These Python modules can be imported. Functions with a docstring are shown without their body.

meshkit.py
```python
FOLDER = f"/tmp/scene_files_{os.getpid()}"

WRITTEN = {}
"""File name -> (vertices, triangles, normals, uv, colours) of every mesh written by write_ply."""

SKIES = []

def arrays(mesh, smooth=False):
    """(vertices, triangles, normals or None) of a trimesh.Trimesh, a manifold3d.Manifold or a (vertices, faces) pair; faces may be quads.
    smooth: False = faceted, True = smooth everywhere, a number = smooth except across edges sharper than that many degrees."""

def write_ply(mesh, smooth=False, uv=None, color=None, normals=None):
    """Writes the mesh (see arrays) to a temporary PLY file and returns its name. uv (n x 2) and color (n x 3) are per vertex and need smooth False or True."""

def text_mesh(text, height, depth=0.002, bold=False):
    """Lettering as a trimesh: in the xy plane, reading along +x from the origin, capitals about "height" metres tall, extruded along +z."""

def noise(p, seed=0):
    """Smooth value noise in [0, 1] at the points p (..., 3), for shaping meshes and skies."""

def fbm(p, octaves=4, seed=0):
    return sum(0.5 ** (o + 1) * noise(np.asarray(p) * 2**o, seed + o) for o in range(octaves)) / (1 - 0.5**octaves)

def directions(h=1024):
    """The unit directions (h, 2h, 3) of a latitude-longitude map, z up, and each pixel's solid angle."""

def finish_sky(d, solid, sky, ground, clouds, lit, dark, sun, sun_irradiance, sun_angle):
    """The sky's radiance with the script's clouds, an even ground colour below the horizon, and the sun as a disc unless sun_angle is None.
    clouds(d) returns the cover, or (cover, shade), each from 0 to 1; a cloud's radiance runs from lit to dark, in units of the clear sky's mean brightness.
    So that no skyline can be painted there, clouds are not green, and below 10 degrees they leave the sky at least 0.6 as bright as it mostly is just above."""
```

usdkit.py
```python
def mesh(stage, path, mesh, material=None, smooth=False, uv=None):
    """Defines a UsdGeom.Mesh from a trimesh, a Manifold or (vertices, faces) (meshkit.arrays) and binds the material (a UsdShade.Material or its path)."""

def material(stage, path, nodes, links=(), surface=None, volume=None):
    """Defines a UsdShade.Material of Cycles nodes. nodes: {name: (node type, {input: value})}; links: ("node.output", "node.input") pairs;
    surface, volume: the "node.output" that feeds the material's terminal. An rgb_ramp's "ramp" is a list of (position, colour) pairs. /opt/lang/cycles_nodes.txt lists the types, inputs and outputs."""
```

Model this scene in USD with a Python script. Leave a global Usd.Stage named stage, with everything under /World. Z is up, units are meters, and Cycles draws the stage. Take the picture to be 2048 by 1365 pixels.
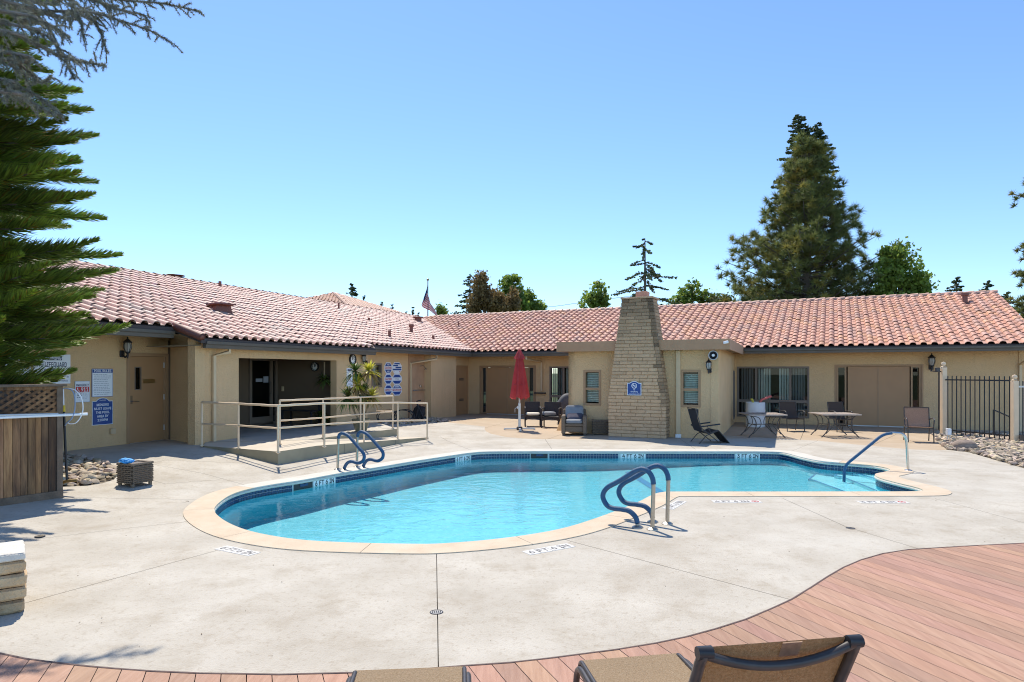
import math, random
import numpy as np, trimesh, shapely, usdkit, meshkit
from shapely.geometry import Polygon, LineString, Point, box as sbox, MultiPolygon
from shapely.ops import unary_union
from pxr import Usd, UsdGeom, UsdLux, UsdShade, Gf, Sdf, Vt

stage = Usd.Stage.CreateInMemory()
UsdGeom.SetStageUpAxis(stage, 'Z')
UsdGeom.SetStageMetersPerUnit(stage, 1.0)
UsdGeom.Xform.Define(stage, '/World')
UsdGeom.Scope.Define(stage, '/World/Looks')

# ---------------------------------------------------------------- camera, sky, sun
CAM_H, FPX, HOR = 1.8, 1310.0, 743.5          # eye height, focal length and horizon in pixels of the 2048 px wide photograph
cam = UsdGeom.Camera.Define(stage, '/World/camera')
cam.AddTranslateOp().Set(Gf.Vec3d(0, 0, CAM_H))
cam.AddRotateXOp().Set(90)
cam.CreateHorizontalApertureAttr(36.0)
cam.CreateVerticalApertureAttr(36.0 * 1365 / 2048)
cam.CreateFocalLengthAttr(36.0 * FPX / 2048)
cam.CreateVerticalApertureOffsetAttr(36.0 * (HOR - 682.5) / 2048)
cam.CreateFStopAttr(0.0)
cam.CreateExposureAttr(0.98)
cam.CreateClippingRangeAttr(Gf.Vec2f(0.05, 5000))

SUN_EL, SUN_AZ = math.radians(59), math.radians(-21)
sdir = np.array([math.sin(SUN_AZ) * math.cos(SUN_EL), math.cos(SUN_AZ) * math.cos(SUN_EL), math.sin(SUN_EL)])
sun = UsdLux.DistantLight.Define(stage, '/World/sun')
sun.CreateIntensityAttr(0.74)
sun.CreateAngleAttr(0.53)
sun.CreateNormalizeAttr(True)
sun.CreateColorAttr(Gf.Vec3f(1.0, 0.93, 0.82))
sun.AddRotateZOp().Set(-math.degrees(SUN_AZ))
sun.AddRotateXOp().Set(-(90 - math.degrees(SUN_EL)))
skym = usdkit.material(stage, '/World/Looks/sky_look', {
    'sky': ('sky_texture', {'sky_type': 'single_scattering', 'sun_disc': False, 'sun_elevation': SUN_EL, 'sun_rotation': SUN_AZ,
                            'altitude': 300.0, 'air_density': 1.0, "aerosol_density": 0.15, "ozone_density": 2.0}),
    'air': ('mix_color', {'blend_type': 'multiply', 'fac': 1.0, 'b': (.69, .815, .95)}),
    'bg': ('background_shader', {'strength': 0.112})}, [('sky.color', 'air.a'), ('air.result', 'bg.color')], surface='bg.background')
dome = UsdLux.DomeLight.Define(stage, '/World/sky')
UsdShade.MaterialBindingAPI.Apply(dome.GetPrim()).Bind(skym)
dome.GetPrim().SetCustomDataByKey('kind', 'structure')

# ---------------------------------------------------------------- naming, parts, meshes
USED, THINGS = {}, {}
def unique(parent, name):
    k = USED.setdefault(parent, {})
    n = k.get(name, -1) + 1
    k[name] = n
    return f'{parent}/{name}' if n == 0 else f'{parent}/{name}_{n:03d}'

def data(prim, **kw):
    for k, v in kw.items():
        if v:
            prim.SetCustomDataByKey({'cat': 'category'}.get(k, k), v)

class Thing:
    def __init__(s, name, label=None, cat=None, loc=(0, 0, 0), rz=0.0, group=None, kind=None):
        s.path = unique('/World', name)
        s.loc, s.rz = np.array(loc, float), rz
        x = UsdGeom.Xform.Define(stage, s.path)
        x.AddTranslateOp().Set(Gf.Vec3d(*map(float, s.loc)))
        if rz:
            x.AddRotateZOp().Set(math.degrees(rz))
        data(x.GetPrim(), label=label, cat=cat, group=group, kind=kind)
    def local(s, v):
        v = np.asarray(v, float) - s.loc
        c, n = math.cos(-s.rz), math.sin(-s.rz)
        return np.stack([v[:, 0] * c - v[:, 1] * n, v[:, 0] * n + v[:, 1] * c, v[:, 2]], 1)
    def part(s, name, mesh, m, world=False, smooth=False, under=None, label=None, kind=None, tint=None):
        v, f = tri(mesh)
        if world:
            v = s.local(v)
        return put(unique(under or s.path, name), v, f, m, smooth, tint, label=label, kind=kind)

def tri(mesh):
    if isinstance(mesh, MB):
        return mesh.arrays()
    if isinstance(mesh, (tuple, list)):
        v, f = np.asarray(mesh[0], float), np.asarray(mesh[1], int)
        if len(f) and f.shape[1] == 4:
            f = np.vstack([f[:, [0, 1, 2]], f[:, [0, 2, 3]]])
        return v, f
    return np.array(mesh.vertices), np.array(mesh.faces)

def put(path, v, f, m, smooth=False, tint=None, **kw):
    used = np.unique(f)
    if len(used) < len(v):
        back = np.full(len(v), -1); back[used] = np.arange(len(used)); v, f = v[used], back[f]
        if tint is not None and np.ndim(tint) == 2: tint = np.asarray(tint)[used]
    g = usdkit.mesh(stage, path, (v, f), M[m] if isinstance(m, str) else m, smooth)
    if tint is not None:
        pv = UsdGeom.PrimvarsAPI(g)
        t = np.asarray(tint, np.float32)
        if t.ndim == 1:
            pv.CreatePrimvar('tint', Sdf.ValueTypeNames.Color3fArray, 'constant').Set(Vt.Vec3fArray.FromNumpy(t.reshape(1, 3)))
        else:
            pv.CreatePrimvar('tint', Sdf.ValueTypeNames.Color3fArray, 'vertex').Set(Vt.Vec3fArray.FromNumpy(t))
    data(g.GetPrim(), **kw)
    return path

def lone(name, mesh, m, label=None, cat=None, group=None, kind=None, smooth=False, tint=None):
    v, f = tri(mesh)
    return put(unique('/World', name), v, f, m, smooth, tint, label=label, cat=cat, group=group, kind=kind)

class MB:
    """collects triangles"""
    def __init__(s):
        s.v, s.f, s.n = [], [], 0
    def add(s, v, f):
        v, f = tri((v, f))
        s.v.append(v); s.f.append(f + s.n); s.n += len(v)
        return s
    def mesh(s, m):
        return s.add(*tri(m))
    def box(s, c, size, rz=0.0, bev=0.0):
        v, f = boxmesh(size, bev)
        if rz:
            a, b = math.cos(rz), math.sin(rz)
            v = np.stack([v[:, 0] * a - v[:, 1] * b, v[:, 0] * b + v[:, 1] * a, v[:, 2]], 1)
        return s.add(v + np.asarray(c, float), f)
    def span(s, lo, hi, bev=0.0):
        lo, hi = np.asarray(lo, float), np.asarray(hi, float)
        return s.box((lo + hi) / 2, np.abs(hi - lo), 0, bev)
    def tube(s, pts, r, seg=8, caps=True):
        return s.add(*tube(pts, r, seg, caps))
    def arrays(s):
        if not s.v:
            return np.zeros((0, 3)), np.zeros((0, 3), int)
        return np.vstack(s.v), np.vstack(s.f)

_BOXC = {}
def boxmesh(size, bev=0.0):
    hx, hy, hz = [x / 2 for x in size]
    if bev <= 0:
        v = np.array([[x, y, z] for x in (-hx, hx) for y in (-hy, hy) for z in (-hz, hz)])
        f = np.array([[0, 1, 3], [0, 3, 2], [4, 6, 7], [4, 7, 5], [0, 4, 5], [0, 5, 1], [2, 3, 7], [2, 7, 6], [0, 2, 6], [0, 6, 4], [1, 5, 7], [1, 7, 3]])
        return v, f
    b = min(bev, hx * .9, hy * .9, hz * .9)
    pts = []
    for sx in (-1, 1):
        for sy in (-1, 1):
            for sz in (-1, 1):
                pts += [[sx * (hx - b), sy * (hy - b), sz * hz], [sx * (hx - b), sy * hy, sz * (hz - b)], [sx * hx, sy * (hy - b), sz * (hz - b)]]
    h = trimesh.convex.convex_hull(np.array(pts))
    return np.array(h.vertices), np.array(h.faces)

def tube(pts, r, seg=8, caps=True):
    p = np.asarray(pts, float)
    n = len(p)
    r = np.broadcast_to(np.asarray(r, float), (n,))
    t = np.gradient(p, axis=0)
    t /= np.maximum(np.linalg.norm(t, axis=1, keepdims=True), 1e-9)
    a = np.array([0, 0, 1.0]) if abs(t[0][2]) < .9 else np.array([1.0, 0, 0])
    u = np.cross(t[0], a); u /= np.linalg.norm(u)
    rings = []
    ang = np.linspace(0, 2 * np.pi, seg, endpoint=False)
    for i in range(n):
        u = u - t[i] * np.dot(u, t[i]); u /= np.linalg.norm(u)
        w = np.cross(t[i], u)
        rings.append(p[i] + r[i] * (np.cos(ang)[:, None] * u + np.sin(ang)[:, None] * w))
    v = np.vstack(rings)
    i0 = np.arange(n - 1)[:, None] * seg + np.arange(seg)[None]
    i1 = np.arange(n - 1)[:, None] * seg + (np.arange(seg)[None] + 1) % seg
    f = np.stack([i0, i1, i1 + seg, i0 + seg], -1).reshape(-1, 4)
    f = np.vstack([f[:, [0, 1, 2]], f[:, [0, 2, 3]]])
    if caps:
        v = np.vstack([v, p[0], p[-1]])
        k = np.arange(seg)
        f = np.vstack([f, np.stack([np.full(seg, len(v) - 2), (k + 1) % seg, k], 1), np.stack([np.full(seg, len(v) - 1), (n - 1) * seg + k, (n - 1) * seg + (k + 1) % seg], 1)])
    return v, f

def bend(pts, rad, k=5):
    """polyline with rounded corners"""
    p = [np.asarray(x, float) for x in pts]
    rad = rad if np.ndim(rad) else [rad] * len(p)
    out = [p[0]]
    for i in range(1, len(p) - 1):
        a, b = p[i - 1] - p[i], p[i + 1] - p[i]
        la, lb = np.linalg.norm(a), np.linalg.norm(b)
        d = min(rad[i], la * .49, lb * .49)
        s, e = p[i] + a / la * d, p[i] + b / lb * d
        for t in np.linspace(0, 1, k + 1):
            out.append((1 - t) ** 2 * s + 2 * t * (1 - t) * p[i] + t * t * e)
    out.append(p[-1])
    return np.array(out)

def lathe(profile, seg=20):
    pr = np.asarray(profile, float)
    a = np.linspace(0, 2 * np.pi, seg, endpoint=False)
    v = np.stack([pr[:, None, 0] * np.cos(a), pr[:, None, 0] * np.sin(a), np.repeat(pr[:, 1:2], seg, 1)], -1).reshape(-1, 3)
    n = len(pr)
    i0 = np.arange(n - 1)[:, None] * seg + np.arange(seg)[None]
    i1 = np.arange(n - 1)[:, None] * seg + (np.arange(seg)[None] + 1) % seg
    f = np.stack([i0, i1, i1 + seg, i0 + seg], -1).reshape(-1, 4)
    return v, f

def polys(g):
    return [x for x in getattr(g, 'geoms', [g]) if x.geom_type == 'Polygon' and x.area > 1e-5]

def flat(poly, z):
    """triangulated flat sheet (z: number or function of x, y)"""
    V, Fc, n = [], [], 0
    for g in polys(poly):
        v, f = trimesh.creation.triangulate_polygon(g, engine='earcut')
        f = np.asarray(f)
        zz = z(v[:, 0], v[:, 1]) if callable(z) else np.full(len(v), z)
        e1, e2 = v[f[:, 1]] - v[f[:, 0]], v[f[:, 2]] - v[f[:, 0]]
        f = np.where((e1[:, 0] * e2[:, 1] - e1[:, 1] * e2[:, 0] < 0)[:, None], f[:, ::-1], f)      # faces look up
        V.append(np.column_stack([v, zz])); Fc.append(f + n); n += len(v)
    return np.vstack(V), np.vstack(Fc)

def prism(poly, z0, z1):
    mb = MB()
    for g in polys(poly):
        m = trimesh.creation.extrude_polygon(g, z1 - z0, engine='earcut')
        m.apply_translation([0, 0, z0])
        mb.mesh(m)
    return mb

def on_grid(poly, step, z):
    """sheet cut along a grid so that it can follow a height function"""
    x0, y0, x1, y1 = poly.bounds
    mb = MB()
    for i in range(int(math.floor(x0 / step)), int(math.ceil(x1 / step))):
        for j in range(int(math.floor(y0 / step)), int(math.ceil(y1 / step))):
            c = poly.intersection(sbox(i * step, j * step, (i + 1) * step, (j + 1) * step))
            if not c.is_empty and polys(c):
                mb.add(*flat(c, z))
    return mb

# ---------------------------------------------------------------- where a point of the photograph lies
BETA, ALPHA = math.radians(21.0), math.radians(26.05)
UL, PL = np.array([math.sin(BETA), math.cos(BETA)]), np.array([math.cos(BETA), -math.sin(BETA)])     # along the left wing, from it towards the pool
UR, NR = np.array([math.cos(ALPHA), -math.sin(ALPHA)]), np.array([math.sin(ALPHA), math.cos(ALPHA)])   # along the right wing, into it
def hgt(x, y):
    """the paving rises gently from the pool towards the left wing"""
    x, y = np.asarray(x, float), np.asarray(y, float)
    c, s = PL[0] * x + PL[1] * y, UL[0] * x + UL[1] * y
    return .27 * np.clip((-7.7 - c) / 3.4, 0, 1) * (1 - np.clip((s - 15) / 8.5, 0, 1))
def at_z(px, py, z):
    y = (CAM_H - z) * FPX / (py - HOR)
    return np.array([(px - 1024) / FPX * y, y, z])
def G(px, py, lift=0.0):
    z = 0.0
    for _ in range(25):
        p = at_z(px, py, z)
        z = .5 * z + .5 * (float(hgt(p[0], p[1])) + lift)
    return at_z(px, py, z)
def at_y(px, py, y):
    return np.array([(px - 1024) / FPX * y, y, CAM_H + (HOR - py) / FPX * y])

class Wall:
    """a vertical plane: u runs to the right as seen from the pool, 'out' towards the pool"""
    def __init__(s, o, yaw):
        s.o, s.yaw = np.array(o[:2], float), yaw
        s.u, s.m = np.array([math.cos(yaw), math.sin(yaw)]), np.array([-math.sin(yaw), math.cos(yaw)])
    def at(s, px, py):
        a = (px - 1024) / FPX
        y = s.o @ s.m / (a * s.m[0] + s.m[1])
        return np.array([(np.array([a * y, y]) - s.o) @ s.u, CAM_H + (HOR - py) / FPX * y])
    def pt(s, u, z, out=0.0):
        p = s.o + s.u * u - s.m * out
        return np.array([p[0], p[1], z])
    def pts(s, uzo):
        a = np.asarray(uzo, float)
        xy = s.o + a[:, :1] * s.u - a[:, 2:3] * s.m
        return np.column_stack([xy, a[:, 1]])
    def rect(s, px0, py0, px1, py1):
        a, b, c, d = s.at(px0, py0), s.at(px1, py0), s.at(px0, py1), s.at(px1, py1)
        return a[0], (c[1] + d[1]) / 2, b[0], (a[1] + b[1]) / 2           # u0, z0, u1, z1
    def slab(s, mb, u0, z0, u1, z1, o0, o1, bev=0.0):
        v, f = boxmesh((abs(u1 - u0), abs(z1 - z0), abs(o1 - o0)), bev)
        v = v + np.array([(u0 + u1) / 2, (z0 + z1) / 2, (o0 + o1) / 2])
        return mb.add(s.pts(v), f)
    def glass(s, u0, z0, u1, z1, o):
        """a single sheet of glass whose face looks out"""
        return s.pts([(u0, z0, o), (u1, z0, o), (u1, z1, o), (u0, z1, o)]), np.array([[0, 1, 2], [0, 2, 3]])
    def sheet(s, poly, o0, o1):
        mb = MB()
        for g in polys(poly):
            m = trimesh.creation.extrude_polygon(g, abs(o1 - o0), engine='earcut')
            v = np.array(m.vertices); v[:, 2] += min(o0, o1)
            mb.add(s.pts(v), m.faces)
        return mb
    def text(s, mb, t, h, uc, z, out, depth=.002, bold=False, width=None):
        m = meshkit.text_mesh(t, h, depth, bold)
        v = np.array(m.vertices)
        if width:
            v[:, 0] *= width / max(np.ptp(v[:, 0]), 1e-6)
        v[:, 0] += uc - (v[:, 0].min() + v[:, 0].max()) / 2
        v[:, 1] += z
        v[:, 2] += out
        return mb.add(s.pts(v), m.faces)

# ---------------------------------------------------------------- materials
M = {}
def look(name, col, rough=.6, var=.0, scale=6.0, detail=4, bump=0.0, bscale=60.0, metal=0.0, spec=.5, tinted=False, stretch=None, col2=None, extra=None, trans=0.0, coat=0.0):
    n = {'p': ('principled_bsdf', {'roughness': rough, 'metallic': metal, 'specular_ior_level': spec, 'coat_weight': coat}), 'g': ('geometry', {})}
    l = []
    col = np.array(col, float)
    pos = 'g.position'
    if stretch is not None:
        n['mp'] = ('mapping', {'scale': stretch[:3], 'rotation': (0, 0, stretch[3] if len(stretch) > 3 else 0.0)})
        l.append(('g.position', 'mp.vector')); pos = 'mp.vector'
    src = None
    if var or col2 is not None:
        lo, hi = (np.clip(col * (1 - var), 0, 1), np.clip(col * (1 + var), 0, 1)) if col2 is None else (col, np.array(col2, float))
        n['n'] = ('noise_texture', {'scale': scale, 'detail': detail, 'roughness': .6})
        n['r'] = ('rgb_ramp', {'ramp': [(.3, tuple(lo)), (.7, tuple(hi))]})
        l += [(pos, 'n.vector'), ('n.fac', 'r.fac')]
        src = 'r.color'
    else:
        n['c'] = ('color', {'value': tuple(col)}); src = 'c.color'
    if extra:                                    # (scale, low, high, colour, strength): darker or lighter stains and mottling
        for i, (sc, lo, hi, c2, st, *sx) in enumerate(extra):
            n[f'xn{i}'] = ('noise_texture', {'scale': sc, 'detail': 8, 'roughness': .72})
            n[f'xr{i}'] = ('rgb_ramp', {'ramp': [(lo, (0, 0, 0)), (hi, (st, st, st))]})
            n[f'xm{i}'] = ('mix_color', {'b': c2})
            if sx:
                n[f'xp{i}'] = ('mapping', {'scale': sx[0]})
                l.append((pos, f'xp{i}.vector'))
            l += [(f'xp{i}.vector' if sx else pos, f'xn{i}.vector'), (f'xn{i}.fac', f'xr{i}.fac'), (f'xr{i}.color', f'xm{i}.fac'), (src, f'xm{i}.a')]
            src = f'xm{i}.result'
    if tinted:
        n['at'] = ('attribute', {'attribute': 'tint'})
        n['tm'] = ('mix_color', {'blend_type': 'multiply', 'fac': 1.0})
        l += [(src, 'tm.a'), ('at.color', 'tm.b')]
        src = 'tm.result'
    l.append((src, 'p.base_color'))
    if bump:
        n['bn'] = ('noise_texture', {'scale': bscale, 'detail': 3})
        n['b'] = ('bump', {'strength': min(1.0, bump), 'distance': .02 * max(1, bump)})
        l += [(pos, 'bn.vector'), ('bn.fac', 'b.height'), ('b.normal', 'p.normal')]
    out = 'p.BSDF'
    if trans:
        n['tr'] = ('translucent_bsdf', {})
        n['mx'] = ('mix_closure', {'fac': trans})
        l += [(src, 'tr.color'), ('p.BSDF', 'mx.closure1'), ('tr.BSDF', 'mx.closure2')]
        out = 'mx.closure'
    M[name] = usdkit.material(stage, f'/World/Looks/{name}', n, l, surface=out)

def pane(name, tint, ior=1.5, bump=0.0, bscale=8.0, rough=0.0, stretch=(1, 1, 1)):
    n = {'t': ('transparent_bsdf', {'color': tint}), 'gl': ('glossy_bsdf', {'color': (1, 1, 1), 'roughness': rough}), 'f': ('fresnel', {'IOR': ior}), 'mx': ('mix_closure', {}), 'g': ('geometry', {})}
    l = [('f.fac', 'mx.fac'), ('t.BSDF', 'mx.closure1'), ('gl.BSDF', 'mx.closure2')]
    if bump:
        n['mp'] = ('mapping', {'scale': stretch})
        n['bn'] = ('noise_texture', {'scale': bscale, 'detail': 3, 'roughness': .55, 'distortion': .6})
        n['b'] = ('bump', {'strength': bump, 'distance': .05})
        l += [('g.position', 'mp.vector'), ('mp.vector', 'bn.vector'), ('bn.fac', 'b.height'), ('b.normal', 'gl.normal'), ('b.normal', 'f.normal')]
    M[name] = usdkit.material(stage, f'/World/Looks/{name}', n, l, surface='mx.closure')

look('concrete', (.385, .34, .27), .85, col2=(.525, .48, .40), scale=1.1, detail=8, bump=.35, bscale=70,
     extra=[(2.6, .50, .68, (.32, .265, .19), .6), (22, .54, .62, (.29, .23, .16), .45), (.45, .5, .72, (.54, .505, .435), .6), (70, .60, .68, (.28, .23, .17), .35)])
look('tan_concrete', (.40, .30, .195), .85, col2=(.47, .365, .25), scale=1.4, detail=6, bump=.25, bscale=90, extra=[(3.0, .52, .8, (.36, .28, .2), .4)])
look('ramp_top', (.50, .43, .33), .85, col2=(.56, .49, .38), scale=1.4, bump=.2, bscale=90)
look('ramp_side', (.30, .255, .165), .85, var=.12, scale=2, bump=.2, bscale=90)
look('coping', (.51, .395, .27), .8, col2=(.60, .485, .35), scale=3, detail=6, bump=.3, bscale=70, extra=[(9, .57, .8, (.38, .27, .17), .6), (1.2, .5, .75, (.62, .53, .42), .6)])
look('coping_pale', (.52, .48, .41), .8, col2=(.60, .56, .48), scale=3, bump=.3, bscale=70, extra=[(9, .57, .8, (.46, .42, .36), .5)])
look('joint', (.09, .08, .07), .95)
look('earth', (.20, .16, .11), .95, var=.3, scale=1.5, bump=.5, bscale=20)
look('grassy', (.075, .10, .035), .95, var=.4, scale=.6, bump=.5, bscale=12)
look('plaster_wall_brightened', (.085, .49, .60), .7, col2=(.11, .54, .65), scale=.8)  # basin plaster with light put into its colour, since this wall lies in shade
look('plaster', (.13, .415, .50), .7, col2=(.165, .47, .56), scale=.8, detail=5, extra=[(9, .46, .7, (.30, .64, .72), .55), (30, .5, .7, (.33, .68, .77), .35)])  # lighter mottling painted in to suggest caustic ripples of sunlight
look('plaster_step', (.36, .67, .74), .7, var=.05, scale=2)
look('blue_tile', (.012, .035, .085), .15, var=.5, scale=30)
look('grout', (.46, .52, .52), .8)
look('white_tile', (.70, .72, .70), .35, var=.05, scale=20)
look('black_paint', (.02, .02, .022), .5)
look('red_paint', (.50, .06, .04), .5)
look('stripe_blue', (.03, .22, .45), .5)
look('stucco', (.60, .395, .205), .92, col2=(.65, .44, .24), scale=1.2, detail=5, bump=1.0, bscale=38, spec=.2, extra=[(.5, .5, .8, (.53, .35, .18), .6), (9, .52, .75, (.52, .35, .185), .45), (2.0, .58, .8, (.60, .43, .26), .5), (3.5, .55, .72, (.40, .28, .16), .35, (1, 1, .12))])
look('trim', (.36, .215, .11), .6, var=.06, scale=3, bump=.08, bscale=40)
look('door_paint', (.385, .215, .10), .5, var=.05, scale=2, bump=.05, bscale=30)
look('fascia', (.37, .21, .11), .7, var=.08, scale=3, bump=.15, bscale=30)
look('gutter', (.088, .076, .060), .42, var=.12, scale=3)
look('downspout', (.56, .42, .25), .6, var=.05, scale=4)
look('soffit', (.30, .24, .16), .85)
look('roof_tile', (.51, .255, .17), .58, col2=(.62, .35, .245), scale=5, detail=5, bump=.35, bscale=60, spec=.6, tinted=True, extra=[(2.2, .56, .8, (.34, .24, .19), .45), (17, .6, .8, (.27, .2, .16), .4)])
look('roof_under', (.06, .045, .04), .95)
look('vent_rust', (.16, .055, .035), .6, var=.2, scale=12)
look('brick', (.50, .32, .18), .9, bump=.8, bscale=40, tinted=True, col2=(.59, .40, .24), scale=6, detail=5)
look('mortar', (.41, .27, .155), .95, var=.15, scale=20, bump=.5, bscale=80)
look('clay', (.50, .24, .15), .8, var=.12, scale=12)
look('dark_room', (.035, .03, .026), .9)
look('room_wall', (.13, .09, .055), .9)
look('blind', (.66, .72, .66), .7)
look('blind_dark', (.20, .215, .22), .7)
look('frame_dark', (.18, .135, .10), .5)
look('metal', (.62, .60, .56), .22, metal=1.0, var=.06, scale=20)
look('brushed', (.44, .39, .32), .38, metal=1.0, var=.1, scale=30)
look('aluminium', (.55, .55, .54), .4, metal=.7)
look('brass', (.42, .33, .16), .35, metal=1.0)
look('blue_cover', (.018, .075, .16), .45, var=.15, scale=40, bump=.3, bscale=300, spec=.4)
look('rail_paint', (.66, .50, .33), .5, var=.05, scale=5)
look('black_metal', (.018, .018, .02), .42, var=.2, scale=20)
look('bronze_metal', (.05, .042, .038), .4, var=.2, scale=20)
look('sign_white', (.72, .74, .75), .45)
look('sign_blue', (.012, .055, .22), .35, var=.12, scale=8)
look('sign_red', (.48, .025, .03), .4)
look('sign_ink', (.03, .04, .09), .5)
look('sign_grey', (.32, .34, .38), .5)
look('white_paint', (.74, .75, .75), .5, var=.03, scale=6)
look('plastic_white', (.68, .69, .70), .45, var=.04, scale=5)
look('yellow', (.60, .42, .02), .5)
look('plank', (.34, .175, .105), .62, col2=(.46, .265, .17), scale=2.2, detail=7, bump=.3, bscale=40, tinted=True, stretch=(14, 1.0, 1, .38), extra=[(.8, .48, .75, (.29, .165, .11), .6), (6, .55, .75, (.52, .32, .215), .45)])
look('plank_edge', (.10, .06, .05), .8)
look('stone', (.46, .375, .275), .85, var=.25, scale=9, bump=.4, bscale=60, tinted=True)
look('block_stone', (.44, .295, .16), .9, col2=(.56, .40, .23), scale=7, detail=6, bump=.8, bscale=40, tinted=True)
look('block_cap', (.62, .58, .50), .9, var=.1, scale=9, bump=.6, bscale=50)
look('fence_wood', (.19, .085, .032), .8, col2=(.56, .30, .13), scale=2.6, detail=6, bump=.4, bscale=30, tinted=True, stretch=(7, 7, .7), extra=[(1.5, .50, .70, (.05, .03, .02), .92)])
look('old_wood', (.13, .09, .06), .85, var=.3, scale=3, bump=.4, bscale=30, stretch=(2, 2, 2))
look('raw_wood', (.55, .36, .17), .75, var=.1, scale=8)
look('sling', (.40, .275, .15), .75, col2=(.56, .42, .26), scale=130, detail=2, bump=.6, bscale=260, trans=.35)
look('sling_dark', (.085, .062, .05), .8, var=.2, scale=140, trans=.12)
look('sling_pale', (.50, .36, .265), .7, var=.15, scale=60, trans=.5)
look('black_cloth', (.012, .012, .014), .75)
look('wicker', (.17, .125, .085), .7, var=.4, scale=70, bump=.6, bscale=140)
look('wicker_black', (.028, .022, .022), .65, var=.35, scale=90, bump=.5, bscale=140)
look('cushion_grey', (.20, .215, .235), .9, var=.1, scale=9, bump=.3, bscale=120)
look('cushion_cream', (.66, .60, .49), .9, var=.05, scale=9, bump=.2, bscale=120)
look('cushion_dark', (.09, .085, .11), .9, var=.1, scale=9, bump=.3, bscale=120)
look('umbrella', (.50, .085, .095), .8, col2=(.60, .125, .13), scale=5, bump=.15, bscale=90, trans=.55)
look('table_slat', (.34, .275, .225), .6, var=.12, scale=12)
look('table_dark', (.11, .09, .085), .6, var=.12, scale=12)
look('cover_grey', (.07, .072, .078), .7, var=.2, scale=5)
look('hose_black', (.015, .015, .016), .5)
look('pipe_blue', (.20, .27, .40), .5)
look('cloth_blue', (.05, .33, .72), .7, var=.1, scale=30)
look('noodle_red', (.60, .13, .11), .6)
look('noodle_yellow', (.55, .45, .06), .6)
look('travertine', (.36, .20, .105), .55, col2=(.46, .28, .155), scale=2.5, detail=7, bump=.15, bscale=30)
look('pot', (.16, .15, .095), .5, var=.2, scale=8)
look('plant_stem', (.28, .21, .13), .9, var=.2, scale=20)
look('yucca_green', (.10, .16, .035), .5, var=.3, scale=6, trans=.25)
look('yucca_yellow', (.58, .54, .06), .5, var=.3, scale=6, trans=.3)
look('yucca_dry', (.30, .20, .07), .7, var=.3, scale=6, trans=.2)
look('bark', (.11, .085, .065), .9, var=.3, scale=9, bump=.8, bscale=20)
look('cedar_twig', (.17, .15, .135), .9, var=.2, scale=20)
look('leaf_araucaria', (.155, .25, .04), .5, col2=(.30, .40, .065), scale=1.1, detail=2, trans=.4, tinted=True)
look('leaf_cedar', (.21, .235, .19), .7, col2=(.30, .315, .25), scale=4, trans=.25, tinted=True)
look('leaf_pine', (.15, .175, .05), .7, col2=(.235, .245, .08), scale=.35, detail=3, trans=.3, tinted=True)
look('leaf_redwood', (.085, .12, .055), .7, col2=(.125, .155, .075), scale=.4, trans=.35, tinted=True)
look('leaf_broad', (.19, .28, .05), .5, col2=(.30, .38, .075), scale=.5, trans=.48, tinted=True)
look('leaf_brown', (.24, .165, .06), .75, col2=(.31, .21, .085), scale=.45, trans=.3, tinted=True)
look('flag_red', (.45, .035, .06), .7, trans=.25)
look('flag_white', (.66, .62, .62), .7, trans=.25)
look('flag_blue', (.03, .045, .12), .7, trans=.2)
look('boulder', (.24, .18, .14), .85, var=.25, scale=8, bump=.6, bscale=30)
look('lamp_glass', (.62, .62, .58), .2, trans=.3)
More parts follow.
